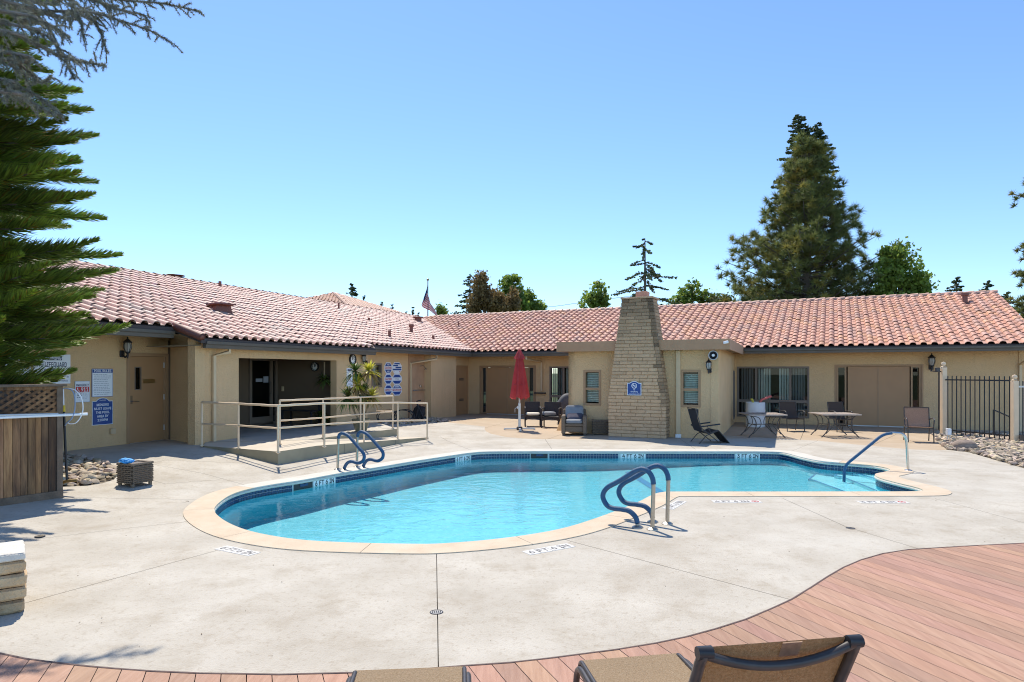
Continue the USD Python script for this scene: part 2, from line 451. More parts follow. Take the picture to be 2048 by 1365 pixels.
look('clock_face', (.72, .72, .70), .5)
look('speaker_grey', (.42, .43, .44), .5)
pane('glass', (.80, .84, .82))
pane('glass_dark', (.22, .25, .26))
pane('water', (.72, .95, .985), 1.33, bump=.16, bscale=3.6, stretch=(1, 1.3, 1))
look('worn_ink', (.16, .15, .14), .7, var=.5, scale=40)
look('worn_plate', (.58, .56, .52), .6, var=.1, scale=12)
look('debris', (.16, .10, .05), .8, var=.4, scale=30)

# ================================================================ the ground, the pool and the paving
rng = np.random.default_rng(7)
def gpoly(pts, z=0.0):
    return Polygon([tuple(at_z(x, y, z)[:2]) for x, y in pts]).buffer(0)
def chaikin(p, n=2):
    p = np.asarray(p, float)
    for _ in range(n):
        q = np.roll(p, -1, 0)
        p = np.stack([.75 * p + .25 * q, .25 * p + .75 * q], 1).reshape(-1, 2)
    return p

POOL_PX = [(426, 1024), (433, 1010.6), (457.7, 992), (492, 980), (545.5, 970), (604, 961.7), (677, 948), (760, 935), (820, 924.5), (909.5, 911), (940, 906.5), (972, 904), (1040, 903.7), (1100, 903.5), (1200, 903.6), (1300, 903.8), (1450, 903.8),
           (1548, 904), (1573, 907), (1603, 916), (1640, 923.6), (1685, 927), (1736, 931), (1765, 935), (1785, 941), (1768, 945.5), (1747, 949), (1755, 956.6), (1794, 967), (1833, 976), (1850, 982.5), (1835, 984.3), (1700, 984.6), (1500, 984.8), (1345, 984.8),
           (1329, 985), (1312, 988), (1300, 993), (1277, 1006), (1226, 1026), (1167, 1047), (1118.5, 1060.6), (1057.5, 1071.6), (972, 1082.6), (874, 1090), (824, 1090), (702, 1087.5), (604, 1082.6), (531, 1071.6), (482, 1059.4), (445.5, 1042)]
pw = np.array([at_z(x, y, 0.0)[:2] for x, y in POOL_PX])
POOL = Polygon(chaikin(pw, 2)).buffer(0)
COPE = POOL.buffer(.36).buffer(-.1).buffer(.1)

WOOD_PX = [(-350, 1262), (-150, 1290), (0, 1312), (52, 1323), (96, 1329), (140, 1334.5), (185, 1339), (230, 1343), (300, 1348), (400, 1352.5), (560, 1355), (720, 1351), (830, 1345), (934, 1337), (1020, 1331), (1100, 1322), (1237, 1304), (1310, 1292), (1372, 1279), (1430, 1263),
           (1490, 1244), (1540, 1223), (1582, 1203.6), (1620, 1180), (1655, 1157), (1686, 1139), (1722, 1123.5), (1765, 1111), (1816, 1103), (1930, 1096), (2048, 1090), (2300, 1079), (2700, 1066)]
wline = np.array([at_z(x, y, 0.0)[:2] for x, y in WOOD_PX])
WOOD = Polygon([*map(tuple, wline), (9.0, -1.2), (-6, -1.2)]).buffer(0)
APRON1 = gpoly([(898, 850), (970, 855.4), (969, 860), (973, 864), (982, 868), (1011, 874.3), (1055, 878), (1092, 879), (1128, 879), (1217, 878.5), (1217, 862), (1140, 845), (1100, 812), (930, 815), (905, 835), (870, 840)])
APRON2 = gpoly([(1437, 871), (1500, 873.5), (1532, 876.4), (1637.5, 882), (1743, 892.6), (1831, 900), (1893, 901), (1872, 879), (1868, 866), (1890, 850), (1760, 835), (1470, 838)])
BED_R = gpoly([(1872, 879), (1866, 872), (1885, 869), (1950, 866), (2035, 868), (2200, 880), (2300, 960), (2150, 965), (2048, 937), (1996, 922), (1940, 905.5), (1893, 900)])
BED_M = gpoly([(845, 851), (868, 851.5), (890, 849.5), (903, 847.5), (880, 843), (850, 836), (790, 834), (740, 845), (760, 862), (810, 858)])
def gpoly_h(pts):
    return Polygon([tuple(G(x, y)[:2]) for x, y in pts]).buffer(0)
BED_L = gpoly_h([(128, 974), (175, 972), (205, 967), (228, 960), (240, 945), (222, 929), (190, 921), (150, 914), (120, 912), (60, 925), (60, 974)])

JOINTS = [[(873, 1100), (877, 1345)], [(-60, 1236), (52, 1206), (450, 1097)], [(-20, 1090), (218, 1061), (390, 1042)], [(130, 996), (300, 997), (420, 1000)], [(1125, 1078), (1143, 1083.5), (1590, 1202)],
          [(1565, 997), (1690, 1053), (1840, 1099)], [(1870, 998), (1892, 1003), (2048, 1046), (2200, 1085)], [(1620, 922), (1641, 921), (1940, 909)], [(1890, 944), (1925, 944), (2120, 941)], [(1640, 880), (1575, 906)], [(1089, 877), (1108, 905)],
          [(880, 874), (955, 906)], [(205, 950), (330, 921), (556, 929)], [(300, 928), (405, 947), (520, 975)], [(240, 944), (330, 968), (440, 960)], [(1355, 875), (1400, 905)]]
deck_area = sbox(-14, -1.2, 27, 34).difference(unary_union([COPE.buffer(.002), WOOD, APRON1, APRON2, BED_R, BED_M, BED_L]))
cuts = unary_union([LineString([tuple(G(x, y)[:2]) for x, y in j]).buffer(.0035, cap_style='flat') for j in JOINTS])
slabs = [p for p in polys(deck_area.difference(cuts)) if p.area > .02]
ground = lone('ground', flat(sbox(-400, -300, 400, 600).difference(POOL.buffer(.2)), -.09), 'grassy', kind='structure')
lone('paving_bed', on_grid(sbox(-14, -1.2, 27, 34).difference(POOL.buffer(.15)), 1.0, lambda x, y: hgt(x, y) - .03), 'joint', kind='structure')
deck = Thing('pool_deck', kind='structure')
for p in slabs:
    b = p.bounds
    deck.part('slab', on_grid(p, 1.0, hgt) if PL[0] * b[0] - PL[1] * b[3] < 0 or True else flat(p, 0), 'concrete')
apron = Thing('patio', kind='structure')
for p in (APRON1.difference(COPE), APRON2.difference(COPE)):
    q = p.difference(unary_union([LineString([tuple(G(x, y)[:2]) for x, y in j]).buffer(.005) for j in ([(970, 856), (1010, 846), (1050, 841)], [(1092, 880), (1126, 868), (1150, 860)], [(1600, 882), (1608, 862)], [(1735, 895), (1800, 866)])]))
    for g in polys(q):
        apron.part('slab', on_grid(g, 1.0, hgt), 'tan_concrete')

# pool basin
WZ = -.135
def floor_z(x, y):
    """the floor where refraction shows it: the real depth (1.05 m to 1.95 m) foreshortened by the water"""
    x, y = np.asarray(x, float), np.asarray(y, float)
    t = np.clip((x - .35 * (y - 9) - 3.4) / -4.2, 0, 1)
    true = 1.05 + .9 * t * t * (3 - 2 * t)
    th = np.arctan2(CAM_H - WZ, np.hypot(x, y))
    return WZ - true * np.tan(th) * np.tan(np.arcsin(np.cos(th) / 1.33))
pool = Thing('swimming_pool', kind='structure')
wallring = POOL.buffer(.02)
rc = np.array(wallring.exterior.segmentize(.12).coords)[:-1]
n = len(rc)
fz = floor_z(rc[:, 0], rc[:, 1])
V = np.vstack([np.column_stack([rc, np.full(n, -.03)]), np.column_stack([rc, fz])])
i = np.arange(n); j = (i + 1) % n
pool.part('basin_wall', (V, np.stack([i, j, j + n, i + n], 1)), 'plaster_wall_brightened')
pool.part('basin_floor', on_grid(wallring.buffer(.05), .4, floor_z), 'plaster')
# waterline tiles, two rows
def along(ring, step):
    L = ring.length; k = int(L / step)
    d = np.arange(k) * (L / k)
    return [(ring.interpolate(a), ring.interpolate(a + L / k)) for a in d], L / k
ext = POOL.buffer(.018).exterior
MARKS_W = [((645, 963), (697, 956), '6 FT 6 IN'), ((916, 914), (946, 910), '6 FT 6 IN'), ((1243, 908), (1293, 908), '4 FT 6 IN'), ((1475, 908), (1523, 908), '3 FT 6 IN')]
mark_seg = []
for a, b, t in MARKS_W:
    pa, pb = at_z(*a, -.03)[:2], at_z(*b, -.03)[:2]
    mark_seg.append((ext.project(Point(pa)), ext.project(Point(pb)), t))
SKIM = [ext.project(Point(at_z(x, y, -.05)[:2])) for x, y in ((603, 966), (1078, 907))]
def in_mark(d):
    return any(min(a, b) - .02 < d < max(a, b) + .02 for a, b, t in mark_seg) or any(abs(d - s) < .2 for s in SKIM)
tiles, back = MB(), MB()
segs, st = along(ext, .062)
for q, (a, b) in enumerate(segs):
    d = (q + .5) * st
    pa, pb = np.array(a.coords[0]), np.array(b.coords[0])
    t = (pb - pa) / np.linalg.norm(pb - pa)
    m = (pa + pb) / 2
    nrm = np.array([-t[1], t[0]])
    if not POOL.contains(Point(m + nrm * .05)):
        nrm = -nrm
    if in_mark(d):
        continue
    for r in range(2):
        tiles.box((m[0] + nrm[0] * .004, m[1] + nrm[1] * .004, -.068 - r * .062), (np.linalg.norm(pb - pa) - .007, .012, .055), math.atan2(t[1], t[0]))
pool.part('waterline_tile', tiles, 'blue_tile', kind='stuff')
bv = np.vstack([np.column_stack([rc, np.full(n, -.035)]), np.column_stack([rc, np.full(n, -.16)])])
cen = np.array(POOL.buffer(.0172).exterior.interpolate(0).coords[0])
r2 = np.array([POOL.buffer(.0165).exterior.interpolate(POOL.buffer(.0165).exterior.project(Point(p))).coords[0] for p in rc])
bv[:, :2] = np.vstack([r2, r2])
pool.part('grout_band', (bv, np.stack([i, j, j + n, i + n], 1)), 'grout')
def facing(a, b):
    """wall whose 'out' looks into the pool, between two distances along the pool edge"""
    pa, pb = np.array(ext.interpolate(a).coords[0]), np.array(ext.interpolate(b).coords[0])
    if pa[0] > pb[0]:
        pa, pb = pb, pa
    return Wall(pa, math.atan2(*(pb - pa)[::-1])), np.linalg.norm(pb - pa)
for a, b, t in mark_seg:
    w, L = facing(a, b)
    k = MB(); w.slab(k, 0, -.155, L, -.036, -.01, .014); pool.part('depth_marker', k, 'white_tile')
    k = MB(); w.text(k, t, .075, L / 2, -.133, .0145, .002, True, L * .86); pool.part('depth_lettering', k, 'black_paint')
for s in SKIM:
    w, L = facing(s - .19, s + .19)
    k = MB(); w.slab(k, 0, -.15, L, -.045, -.01, .008); pool.part('skimmer_opening', k, 'black_paint')
    k = MB(); w.slab(k, .12, -.105, L - .1, -.06, .008, .018); pool.part('skimmer_weir', k, 'blue_tile')
# entry steps in the right hand bay
for zz, px in ((WZ - .135, [(1616, 945), (1627, 947), (1722, 980), (1755, 983), (1870, 984), (1870, 935), (1640, 928)]), (WZ - .085, [(1668, 943), (1683, 945), (1752, 972), (1800, 975), (1850, 965), (1840, 930), (1690, 928)]), (WZ - .04, [(1706, 943), (1716, 944), (1755, 955), (1830, 955), (1850, 930), (1740, 925)])):
    g = Polygon([tuple(at_z(x, y, WZ)[:2]) for x, y in px]).buffer(0).intersection(wallring.buffer(.01))
    pool.part('entry_step', prism(g, -.6, zz), 'plaster_step')
    edge = g.boundary.intersection(wallring.buffer(-.06)).buffer(.03).intersection(g)
    if not edge.is_empty:
        pool.part('step_edging', prism(edge, zz + .002, zz + .006), 'stripe_blue')
pool.part('floor_drain', (lambda m: (m[0] + np.array([*at_z(742, 1066, -.6)[:2], -.62]), m[1]))(tri(lathe([(0, .03), (.11, .025), (.14, .0), (.14, -.03)], 20))), 'stripe_blue')
sa, sb = at_z(1256, 921, WZ), at_z(1376, 990, WZ)
ln = LineString([sa[:2], sb[:2]])
g = ln.buffer(.075, cap_style='flat').intersection(wallring.buffer(-.01))
pool.part('floor_stripe', on_grid(g, .4, lambda x, y: floor_z(x, y) + .006), 'stripe_blue')
lone('pool_water', flat(POOL.buffer(.012), WZ), 'water', kind='structure')

# coping: cast pieces all round
cop = Thing('pool_coping', kind='structure')
ring = COPE.difference(POOL)
ce = POOL.exterior
L = ce.length
k = int(L / 1.5)
cutl = []
for q in range(k):
    d = q * L / k
    p0, p1 = np.array(ce.interpolate(d).coords[0]), np.array(ce.interpolate((d + .02) % L).coords[0])
    t = (p1 - p0) / np.linalg.norm(p1 - p0); nn = np.array([-t[1], t[0]])
    if POOL.contains(Point(p0 + nn * .03)):
        nn = -nn
    cutl.append(LineString([p0 - nn * .03, p0 + nn * .5]).buffer(.003, cap_style='flat'))
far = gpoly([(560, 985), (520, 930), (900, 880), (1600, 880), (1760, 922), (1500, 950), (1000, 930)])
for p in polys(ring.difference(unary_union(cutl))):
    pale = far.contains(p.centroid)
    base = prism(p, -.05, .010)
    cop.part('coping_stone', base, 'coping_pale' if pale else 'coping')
cop.part('coping_lip', (lambda rr: tube(np.column_stack([rr, np.full(len(rr), -.028)]), .024, 6, False))(np.array(POOL.buffer(.012).exterior.segmentize(.15).coords)), 'coping_pale', smooth=True)

# depth markers set in the paving
def marker(px0, px1, text, nodive=False):
    a, b = G(*px0), G(*px1)
    d = b[:2] - a[:2]; L = np.linalg.norm(d); yaw = math.atan2(d[1], d[0])
    up = np.array([-d[1], d[0]]) / L
    if up[1] < 0:
        pass
    m = Thing('depth_marker', **MARKER.pop(0), loc=(a[0], a[1], 0.0), rz=yaw)
    nt = 4
    for q in range(nt):
        m.part('plate', MB().span((q * L / nt + .004, 0, -.004), ((q + 1) * L / nt - .004, .15, .004), .0015), 'worn_plate')
    w = text.split()
    tx = text_flat(text, .085, L * (.70 if nodive else .86))
    tx[0][:, 0] += L * (.05 if nodive else .07); tx[0][:, 1] += .032; tx[0][:, 2] += .0042
    m.part('lettering', tx, 'worn_ink')
    if nodive:
        rg = Point(L * .88, .075).buffer(.05).difference(Point(L * .88, .075).buffer(.037)).union(LineString([(L * .88 - .03, .045), (L * .88 + .03, .105)]).buffer(.007))
        m.part('no_diving_symbol', prism(rg, .0041, .006), 'red_paint')
def text_flat(t, h, width):
    m = meshkit.text_mesh(t, h, .0015, True)
    v = np.array(m.vertices)
    v[:, 0] *= width / np.ptp(v[:, 0]); v[:, 0] -= v[:, 0].min()
    return v, np.array(m.faces)
MARKER = [dict(label='white 6 FT 6 IN marker near the left end of the pool', cat='depth marker'),
          dict(label='white 6 FT 6 IN marker left of the near ladder rails', cat='depth marker'),
          dict(label='white 4 FT 6 IN marker with red symbol along the straight coping', cat='depth marker'),
          dict(label='white 3 FT 6 IN depth marker with red symbol near the pool steps', cat='depth marker'),
          dict(label='white 5 FT 6 IN depth marker slanted beside the near ladder rails', cat='depth marker')]
marker((428, 1099), (497, 1113), '6 FT 6 IN')
marker((1060, 1111), (1152, 1094), '6 FT 6 IN')
marker((1428, 1006), (1526, 1006), '4 FT 6 IN', True)
marker((1722, 1007), (1822, 1007), '3 FT 6 IN', True)
marker((1346, 1020), (1374, 1004), '5 FT 6 IN')
# floor drains
for (x, y), lb in (((873, 1225), 'round slotted deck drain on the joint in the middle foreground'), ((370, 1004), 'round deck drain beside the left tip of the pool'), ((1701, 1057), 'round deck drain on the joint right of the depth markers'), ((80, 1075), 'round deck drain in the tree shadow at left'), ((1790, 1060), 'round deck drain far right')):
    if 'far right' in lb:
        continue
    p = G(x, y)
    d = Thing('deck_drain', lb, 'drain', p + [0, 0, .012 if 'tree' in lb else 0])
    d.part('rim', lathe([(.041, .001), (.043, .004), (.048, .004), (.051, .001)], 24), 'bronze_metal')
    gr = Point(0, 0).buffer(.042)
    gr = gr.difference(unary_union([sbox(xx - .004, -.034, xx + .004, .034) for xx in np.linspace(-.029, .029, 5)]))
    d.part('grate', prism(gr, .001, .003), 'brushed')
    d.part('well', prism(Point(0, 0).buffer(.041), -.01, .0006), 'black_paint')

# composite decking, board by board
wd = Thing('wood_deck', kind='structure')
DP = np.array([-.371, .928]); DP /= np.linalg.norm(DP); DQ = np.array([DP[1], -DP[0]])
wq = np.array(WOOD.exterior.coords) @ DQ
inner = WOOD.buffer(-.012)
q0 = -.02
for r in range(int(math.floor(wq.min() / .1385)) - 1, int(wq.max() / .1385) + 1):
    a, b = r * .1385 + q0 + .0025, (r + 1) * .1385 + q0 - .0025
    strip = Polygon([tuple(DQ * a + DP * -12), tuple(DQ * b + DP * -12), tuple(DQ * b + DP * 14), tuple(DQ * a + DP * 14)])
    for g in polys(strip.intersection(inner)):
        if g.area > .003:
            t = rng.uniform(.86, 1.10) * np.array([1, rng.uniform(.95, 1.05), rng.uniform(.95, 1.06)])
            wd.part('deck_board', prism(g, -.008, .018 + rng.uniform(-.0007, .0007)), 'plank', tint=t)
wd.part('edge_band', prism(WOOD.buffer(.002).difference(WOOD.buffer(-.012)), -.01, .021), 'plank_edge')
wd.part('frame_below', flat(WOOD, -.02), 'joint')

# pebble beds
def stone_variants(k, seed):
    r = np.random.default_rng(seed); out = []
    for _ in range(k):
        d = r.normal(size=(16, 3)); d /= np.linalg.norm(d, axis=1, keepdims=True)
        d *= np.array([1, r.uniform(.6, .85), r.uniform(.38, .6)]) * r.uniform(.88, 1.1, (16, 1))
        h = trimesh.convex.convex_hull(d)
        out.append((np.array(h.vertices), np.array(h.faces)))
    return out
SV = stone_variants(14, 3)
def pebbles(name, region, label, spacing, size, seed, keep=300):
    r = np.random.default_rng(seed)
    th = Thing(name, label, 'pebble bed', kind=None)
    x0, y0, x1, y1 = region.bounds
    pts = []
    prep = shapely.prepared.prep(region)
    for yy in np.arange(y0, y1, spacing * .86):
        for xx in np.arange(x0, x1, spacing):
            p = np.array([xx, yy]) + r.uniform(-.4, .4, 2) * spacing
            if prep.contains(Point(p)):
                pts.append(p)
    pts = np.array(pts)
    pts = pts[np.argsort(np.linalg.norm(pts, axis=1))]
    th.part('soil', on_grid(region, .6, lambda x, y: hgt(x, y) - .012), 'earth')
    rest, tint = MB(), []
    for q, p in enumerate(pts):
        v, f = SV[r.integers(len(SV))]
        s = size * r.uniform(.65, 1.35); a = r.uniform(0, 6.3)
        R = np.array([[math.cos(a), -math.sin(a), 0], [math.sin(a), math.cos(a), 0], [0, 0, 1]])
        tl = r.normal(0, .22, 2)
        vv = (v * s) @ R.T
        vv[:, 2] += vv[:, 0] * tl[0] + vv[:, 1] * tl[1]
        vv = vv + [p[0], p[1], float(hgt(*p)) + s * r.uniform(.1, .5)]
        t = r.uniform(.62, 1.25) * np.array([1, r.uniform(.93, 1.02), r.uniform(.84, 1.06)])
        if q < keep:
            th.part('stone', (vv, f), 'stone', smooth=50, tint=t)
        else:
            rest.add(vv, f); tint.append(np.repeat(t[None], len(vv), 0))
    if tint:
        th.part('stones_beyond', rest, 'stone', kind='stuff', tint=np.vstack(tint))
    return th
pebbles('pebble_bed', BED_R, 'bed of rounded tan river stones in front of the black picket fence', .125, .082, 11)
pebbles('pebble_bed', BED_L, 'bed of river stones between the wooden enclosure and the brown metal door', .13, .082, 12)
pebbles('pebble_bed', BED_M, 'small strip of dark pebbles behind the far end of the ramp', .13, .07, 13)
p = G(1937, 900)
v, f = tri(trimesh.creation.icosphere(2)); v = v * [.27, .2, .15]
v *= (1 + .35 * (meshkit.fbm(v * 5 + 3, 3, 5) - .5))[:, None]
lone('boulder', (v + [p[0], p[1] + .15, .07], f), 'boulder', 'brown rock lying at the edge of the pebble bed by the picket fence', 'rock', smooth=35)

# leaf litter and grit scattered on the paving
mb = MB(); rr_ = np.random.default_rng(404)
for _ in range(300):
    x, y = rr_.uniform(-7, 11), 3.2 + 13 * rr_.random() ** 1.6
    if COPE.contains(Point(x, y)) or WOOD.contains(Point(x, y)): continue
    s = rr_.uniform(.004, .013); an = rr_.uniform(0, 6.3); c, n_ = math.cos(an), math.sin(an)
    q = np.array([[-s, 0, 0], [0, s * .35, .003], [s, 0, .001], [0, -s * .35, .004]])
    mb.add(np.column_stack([q[:, 0] * c - q[:, 1] * n_ + x, q[:, 0] * n_ + q[:, 1] * c + y, q[:, 2] + float(hgt(x, y)) + .003]), [[0, 1, 2], [0, 2, 3]])
lone('leaf_litter', mb, 'debris', 'dry leaf bits and grit scattered over the pale paving', 'leaf litter', kind='stuff')


# ================================================================ the clubhouse: left wing, right wing, fireplace room
WR = Wall(NR * 24.42, -ALPHA)
WD, W1, W2, WP = (Wall(PL * c, math.pi / 2 - BETA) for c in (-12.53, -11.16, -11.8, -11.51))
WC = Wall(NR * 18.04, -ALPHA)
EL, ER, PITCH, ZE = -11.14, 23.42, .336, 2.60
RIDGE_L, RIDGE_R = -17.45, 29.73
def zl(x, y): return ZE + PITCH * (EL - (PL[0] * x + PL[1] * y))
def zr(x, y): return ZE + PITCH * (NR[0] * x + NR[1] * y - ER)
rng = np.random.default_rng(21)

left = Thing('clubhouse_wing', 'long stucco wing with tiled roof behind the ramp and brown metal door', 'building', (-6.5, 16, 0), group=None)
right = Thing('clubhouse_wing', 'stucco wing with tiled roof joined to the tall brick chimney', 'building', (6, 24, 0))

def wall(th, w, u0, u1, z0, z1, holes=(), thick=.2, name='wall', mat='stucco'):
    p = sbox(u0, z0, u1, z1)
    for h in holes:
        p = p.difference(sbox(*h))
    return th.part(name, w.sheet(p, -thick, 0), mat, world=True)

def frame(w, r, wid, o0, o1, mb=None):
    mb = mb or MB()
    u0, z0, u1, z1 = r
    w.slab(mb, u0, z0, u0 + wid, z1, o0, o1); w.slab(mb, u1 - wid, z0, u1, z1, o0, o1)
    w.slab(mb, u0 + wid, z1 - wid, u1 - wid, z1, o0, o1); w.slab(mb, u0 + wid, z0, u1 - wid, z0 + wid, o0, o1)
    return mb

def blinds_v(w, u0, z0, u1, z1, out, step=.085, ang=.6, skip=()):
    mb = MB()
    for k in range(int((u1 - u0) / step)):
        if k in skip:
            continue
        c = u0 + (k + .5) * step
        d = .04
        a = ang + rng.uniform(-.12, .12)
        mb.add(w.pts([(c - d * math.cos(a), z0, out - d * math.sin(a)), (c + d * math.cos(a), z0, out + d * math.sin(a)), (c + d * math.cos(a), z1, out + d * math.sin(a)), (c - d * math.cos(a), z1, out - d * math.sin(a))]), [[0, 1, 2, 3]])
    return mb
def blinds_h(w, u0, z0, u1, z1, out, step=.05):
    mb = MB()
    for k in range(int((z1 - z0) / step)):
        c = z0 + (k + .5) * step
        w.slab(mb, u0, c - .019, u1, c + .019, out - .004, out + .004)
    return mb

# ---- left wing walls
A0 = WD.at(338, 800)[0]
door_r = (*[WD.at(253, 800)[0]], .20, A0 - .02, 2.2)
wall(left, WD, 2.0, A0 + .05, -.1, 2.62, [(door_r[0], .1, door_r[2] , door_r[3])])
pa, pb = WD.pt(A0, 0), W1.pt(10.47, 0)
WN = Wall(pa[:2], math.atan2(pb[1] - pa[1], pb[0] - pa[0]))
Ln = np.linalg.norm(pb[:2] - pa[:2])
wall(left, WN, -.02, Ln, -.1, 2.62, thick=.2)
OP = (W1.at(477.5, 780)[0], .24, W1.at(674, 780)[0] - .02, 2.11)
wall(left, W1, 10.47, 16.71, -.1, 2.5, [(OP[0], .2, OP[2], OP[3])])
pe = W1.pt(16.71, 0)
WE = Wall(W2.pt(W2.at(740, 800)[0], 0)[:2], math.pi - BETA)   # end of section one, turned away
wall(left, Wall(W1.pt(16.71, 0, -1.0)[:2], -BETA), 0, 1.0, -.1, 2.5, thick=.2)
S2W = W2.rect(743, 727, 763.5, 775)
D3 = (W2.at(912.5, 780)[0], -.1, W2.at(936, 780)[0] - .02, W2.at(924, 731.5)[1])
wall(left, W2, 16.5, 25.9, -.1, 2.62, [S2W, D3])
wall(left, WP, WP.at(862, 770)[0], WP.at(912, 770)[0], -.1, 2.60, thick=.28)
wall(left, Wall(PL * -24, math.pi / 2 - BETA), 2, 40, -.1, 2.6, name='rear_wall')
wall(left, Wall(PL * -24 + UL * 2.0, -BETA), 0, 12, -.1, 2.6, name='end_wall')

# ---- recess behind the wide opening
rec = MB()
W1.slab(rec, OP[0] - .6, .0, OP[2] + .3, .25, -2.34, -.19)
left.part('porch_floor', rec, 'concrete', world=True)
k = MB(); W1.slab(k, OP[0] - .6, .25, OP[2] + .3, 2.5, -2.44, -2.34); left.part('porch_back_wall', k, 'room_wall', world=True)
for a, b in ((OP[0] - .7, OP[0] - .6), (OP[2] + .3, OP[2] + .4)):
    k = MB(); W1.slab(k, a, .25, b, 2.5, -2.34, -.2); left.part('porch_side_wall', k, 'room_wall', world=True)
k = MB(); W1.slab(k, OP[0] - .6, 2.35, OP[2] + .3, 2.45, -2.34, -.2); left.part('porch_ceiling', k, 'dark_room', world=True)
WB = Wall(W1.pt(0, 0, -2.34)[:2], W1.yaw)
gd = (WB.at(497, 800)[0], .25, WB.at(553, 800)[0], 2.2)
k = frame(WB, gd, .09, .0, .05); mid = WB.at(541, 800)[0]; WB.slab(k, mid - .05, .25, mid + .05, 2.12, .0, .05); WB.slab(k, gd[0] + .09, .25, mid - .05, .5, .0, .05)
gdp = left.part('glass_door', k, 'frame_dark', world=True)
left.part('pane', WB.glass(gd[0] + .09, .5, gd[2] - .09, 2.11, .01), 'glass_dark', world=True, under=gdp)
k = MB(); WB.slab(k, gd[0] + .02, .3, gd[2] - .02, 2.18, .002, .006); left.part('backing', k, 'dark_room', world=True, under=gdp)
k = MB().tube(WB.pts([(mid - .1, 1.15, .05), (mid - .1, 1.15, .1), (mid - .1, 1.5, .1), (mid - .1, 1.5, .05)]), .012, 6); left.part('pull_handle', k, 'metal', world=True, under=gdp)
k = MB(); WB.slab(k, mid - .62, 1.5, mid - .36, 1.6, .022, .025); WB.slab(k, mid - .32, 1.48, mid - .12, 1.66, .022, .025); left.part('notice', k, 'sign_grey', world=True, under=gdp)
WSd = Wall(W1.pt(OP[2] + .3, 0, -2.34)[:2], -BETA)
k = MB(); c_ = WSd.at(566, 778); WSd.slab(k, c_[0] - .04, c_[1] - .07, c_[0] + .04, c_[1] + .07, 0, .02); left.part('light_switch', k, 'downspout', world=True)

# ---- brown metal door
k = frame(WD, (door_r[0], .2, door_r[2], door_r[3]), .07, -.12, .02)
fr = left.part('door_frame', k, 'trim', world=True)
su0, su1, sz0, sz1 = door_r[0] + .075, door_r[2] - .11, .27, door_r[3] - .075
k = MB(); WD.slab(k, su1 + .002, .2, door_r[2] - .07, door_r[3] - .07, -.1, -.02); left.part('door_stop', k, 'trim', world=True, under=fr)
vis = WD.rect(272, 735.5, 283, 779)
dp = WD.sheet(sbox(su0, sz0, su1, sz1).difference(sbox(*vis)), -.07, -.025)
dr = left.part('door', dp, 'door_paint', world=True)
k = frame(WD, (vis[0] - .015, vis[1] - .015, vis[2] + .015, vis[3] + .015), .02, -.03, -.018); left.part('vision_frame', k, 'frame_dark', world=True, under=dr)
left.part('vision_pane', WD.glass(*vis, -.05), 'glass_dark', world=True, under=dr)
k = MB(); WD.slab(k, *WD.rect(288, 758.5, 311, 767), -.025, -.018); left.part('name_plate', k, 'brass', world=True, under=dr)
lv = WD.rect(259.5, 792, 266, 808); k = MB(); WD.slab(k, *lv, -.025, -.005, .004)
k.tube(WD.pts([((lv[0] + lv[2]) / 2, lv[1] + .05, -.01), ((lv[0] + lv[2]) / 2, lv[1] + .05, .045), (lv[2] + .11, lv[1] + .045, .045)]), .011, 8); left.part('lever_lock', k, 'metal', world=True, under=dr)
for py in (731, 794, 855):
    z = WD.at(330, py)[1]; k = MB().tube(WD.pts([(su1 + .012, z - .06, -.015), (su1 + .012, z + .06, -.015)]), .012, 8); left.part('hinge', k, 'aluminium', world=True, under=dr)
k = MB(); WD.slab(k, su0, .25, su1, .275, -.06, -.01); left.part('threshold', k, 'aluminium', world=True)
k = MB(); WD.slab(k, *WD.rect(218.5, 857, 228, 868), 0, .06, .005); left.part('outlet_box', k, 'downspout', world=True)
k = MB(); WD.slab(k, door_r[0], .2, door_r[2], 2.2, -.3, -.28); left.part('door_backing', k, 'dark_room', world=True)

# ---- small window and grey door of section two, shower panel
k = frame(W2, S2W, .06, -.1, .02); zc = (S2W[1] + S2W[3]) / 2; W2.slab(k, S2W[0] + .06, zc - .03, S2W[2] - .06, zc + .03, -.1, .0)
wn = left.part('window', k, 'frame_dark', world=True)
left.part('pane', W2.glass(S2W[0] + .06, S2W[1] + .06, S2W[2] - .06, S2W[3] - .06, -.06), 'glass', world=True, under=wn)
k = MB(); W2.slab(k, S2W[0] - .1, S2W[1] - .1, S2W[2] + .1, S2W[3] + .1, -.9, -.88); left.part('backing', k, 'dark_room', world=True, under=wn)
k = MB(); W2.slab(k, S2W[0] + .34, zc + .05, S2W[2] - .1, S2W[3] - .08, -.2, -.19); left.part('blind', k, 'blind', world=True, under=wn)
k = frame(W2, D3, .06, -.12, .012); W2.slab(k, D3[0] + .06, D3[1], D3[2] - .06, D3[3] - .06, -.06, -.03)
d3 = left.part('utility_door', k, 'door_paint', world=True)
for py in (759, 800):
    r = W2.rect(920, py - 2.5, 928, py + 2.5); k = MB()
    for q in range(4):
        zz = r[1] + (r[3] - r[1]) * (q + .5) / 4; W2.slab(k, r[0], zz - .008, r[2], zz + .008, -.03, -.015)
    left.part('vent_grille', k, 'bronze_metal', world=True, under=d3)
u0, u1 = W2.at(816, 770)[0], W2.at(861, 770)[0]
sp = left.part('shower_panel', (lambda k: (W2.slab(k, u0, 0, u1, 2.5, 0, .008), k)[1])(MB()), 'mortar', world=True)
for q in range(3):
    for r_ in range(5):
        a, b = u0 + (u1 - u0) * q / 3, u0 + (u1 - u0) * (q + 1) / 3
        k = MB(); W2.slab(k, a + .002, r_ * .5 + .002, b - .002, r_ * .5 + .498, .008, .02, .002)
        left.part('stone_tile', k, 'travertine', world=True, under=sp)
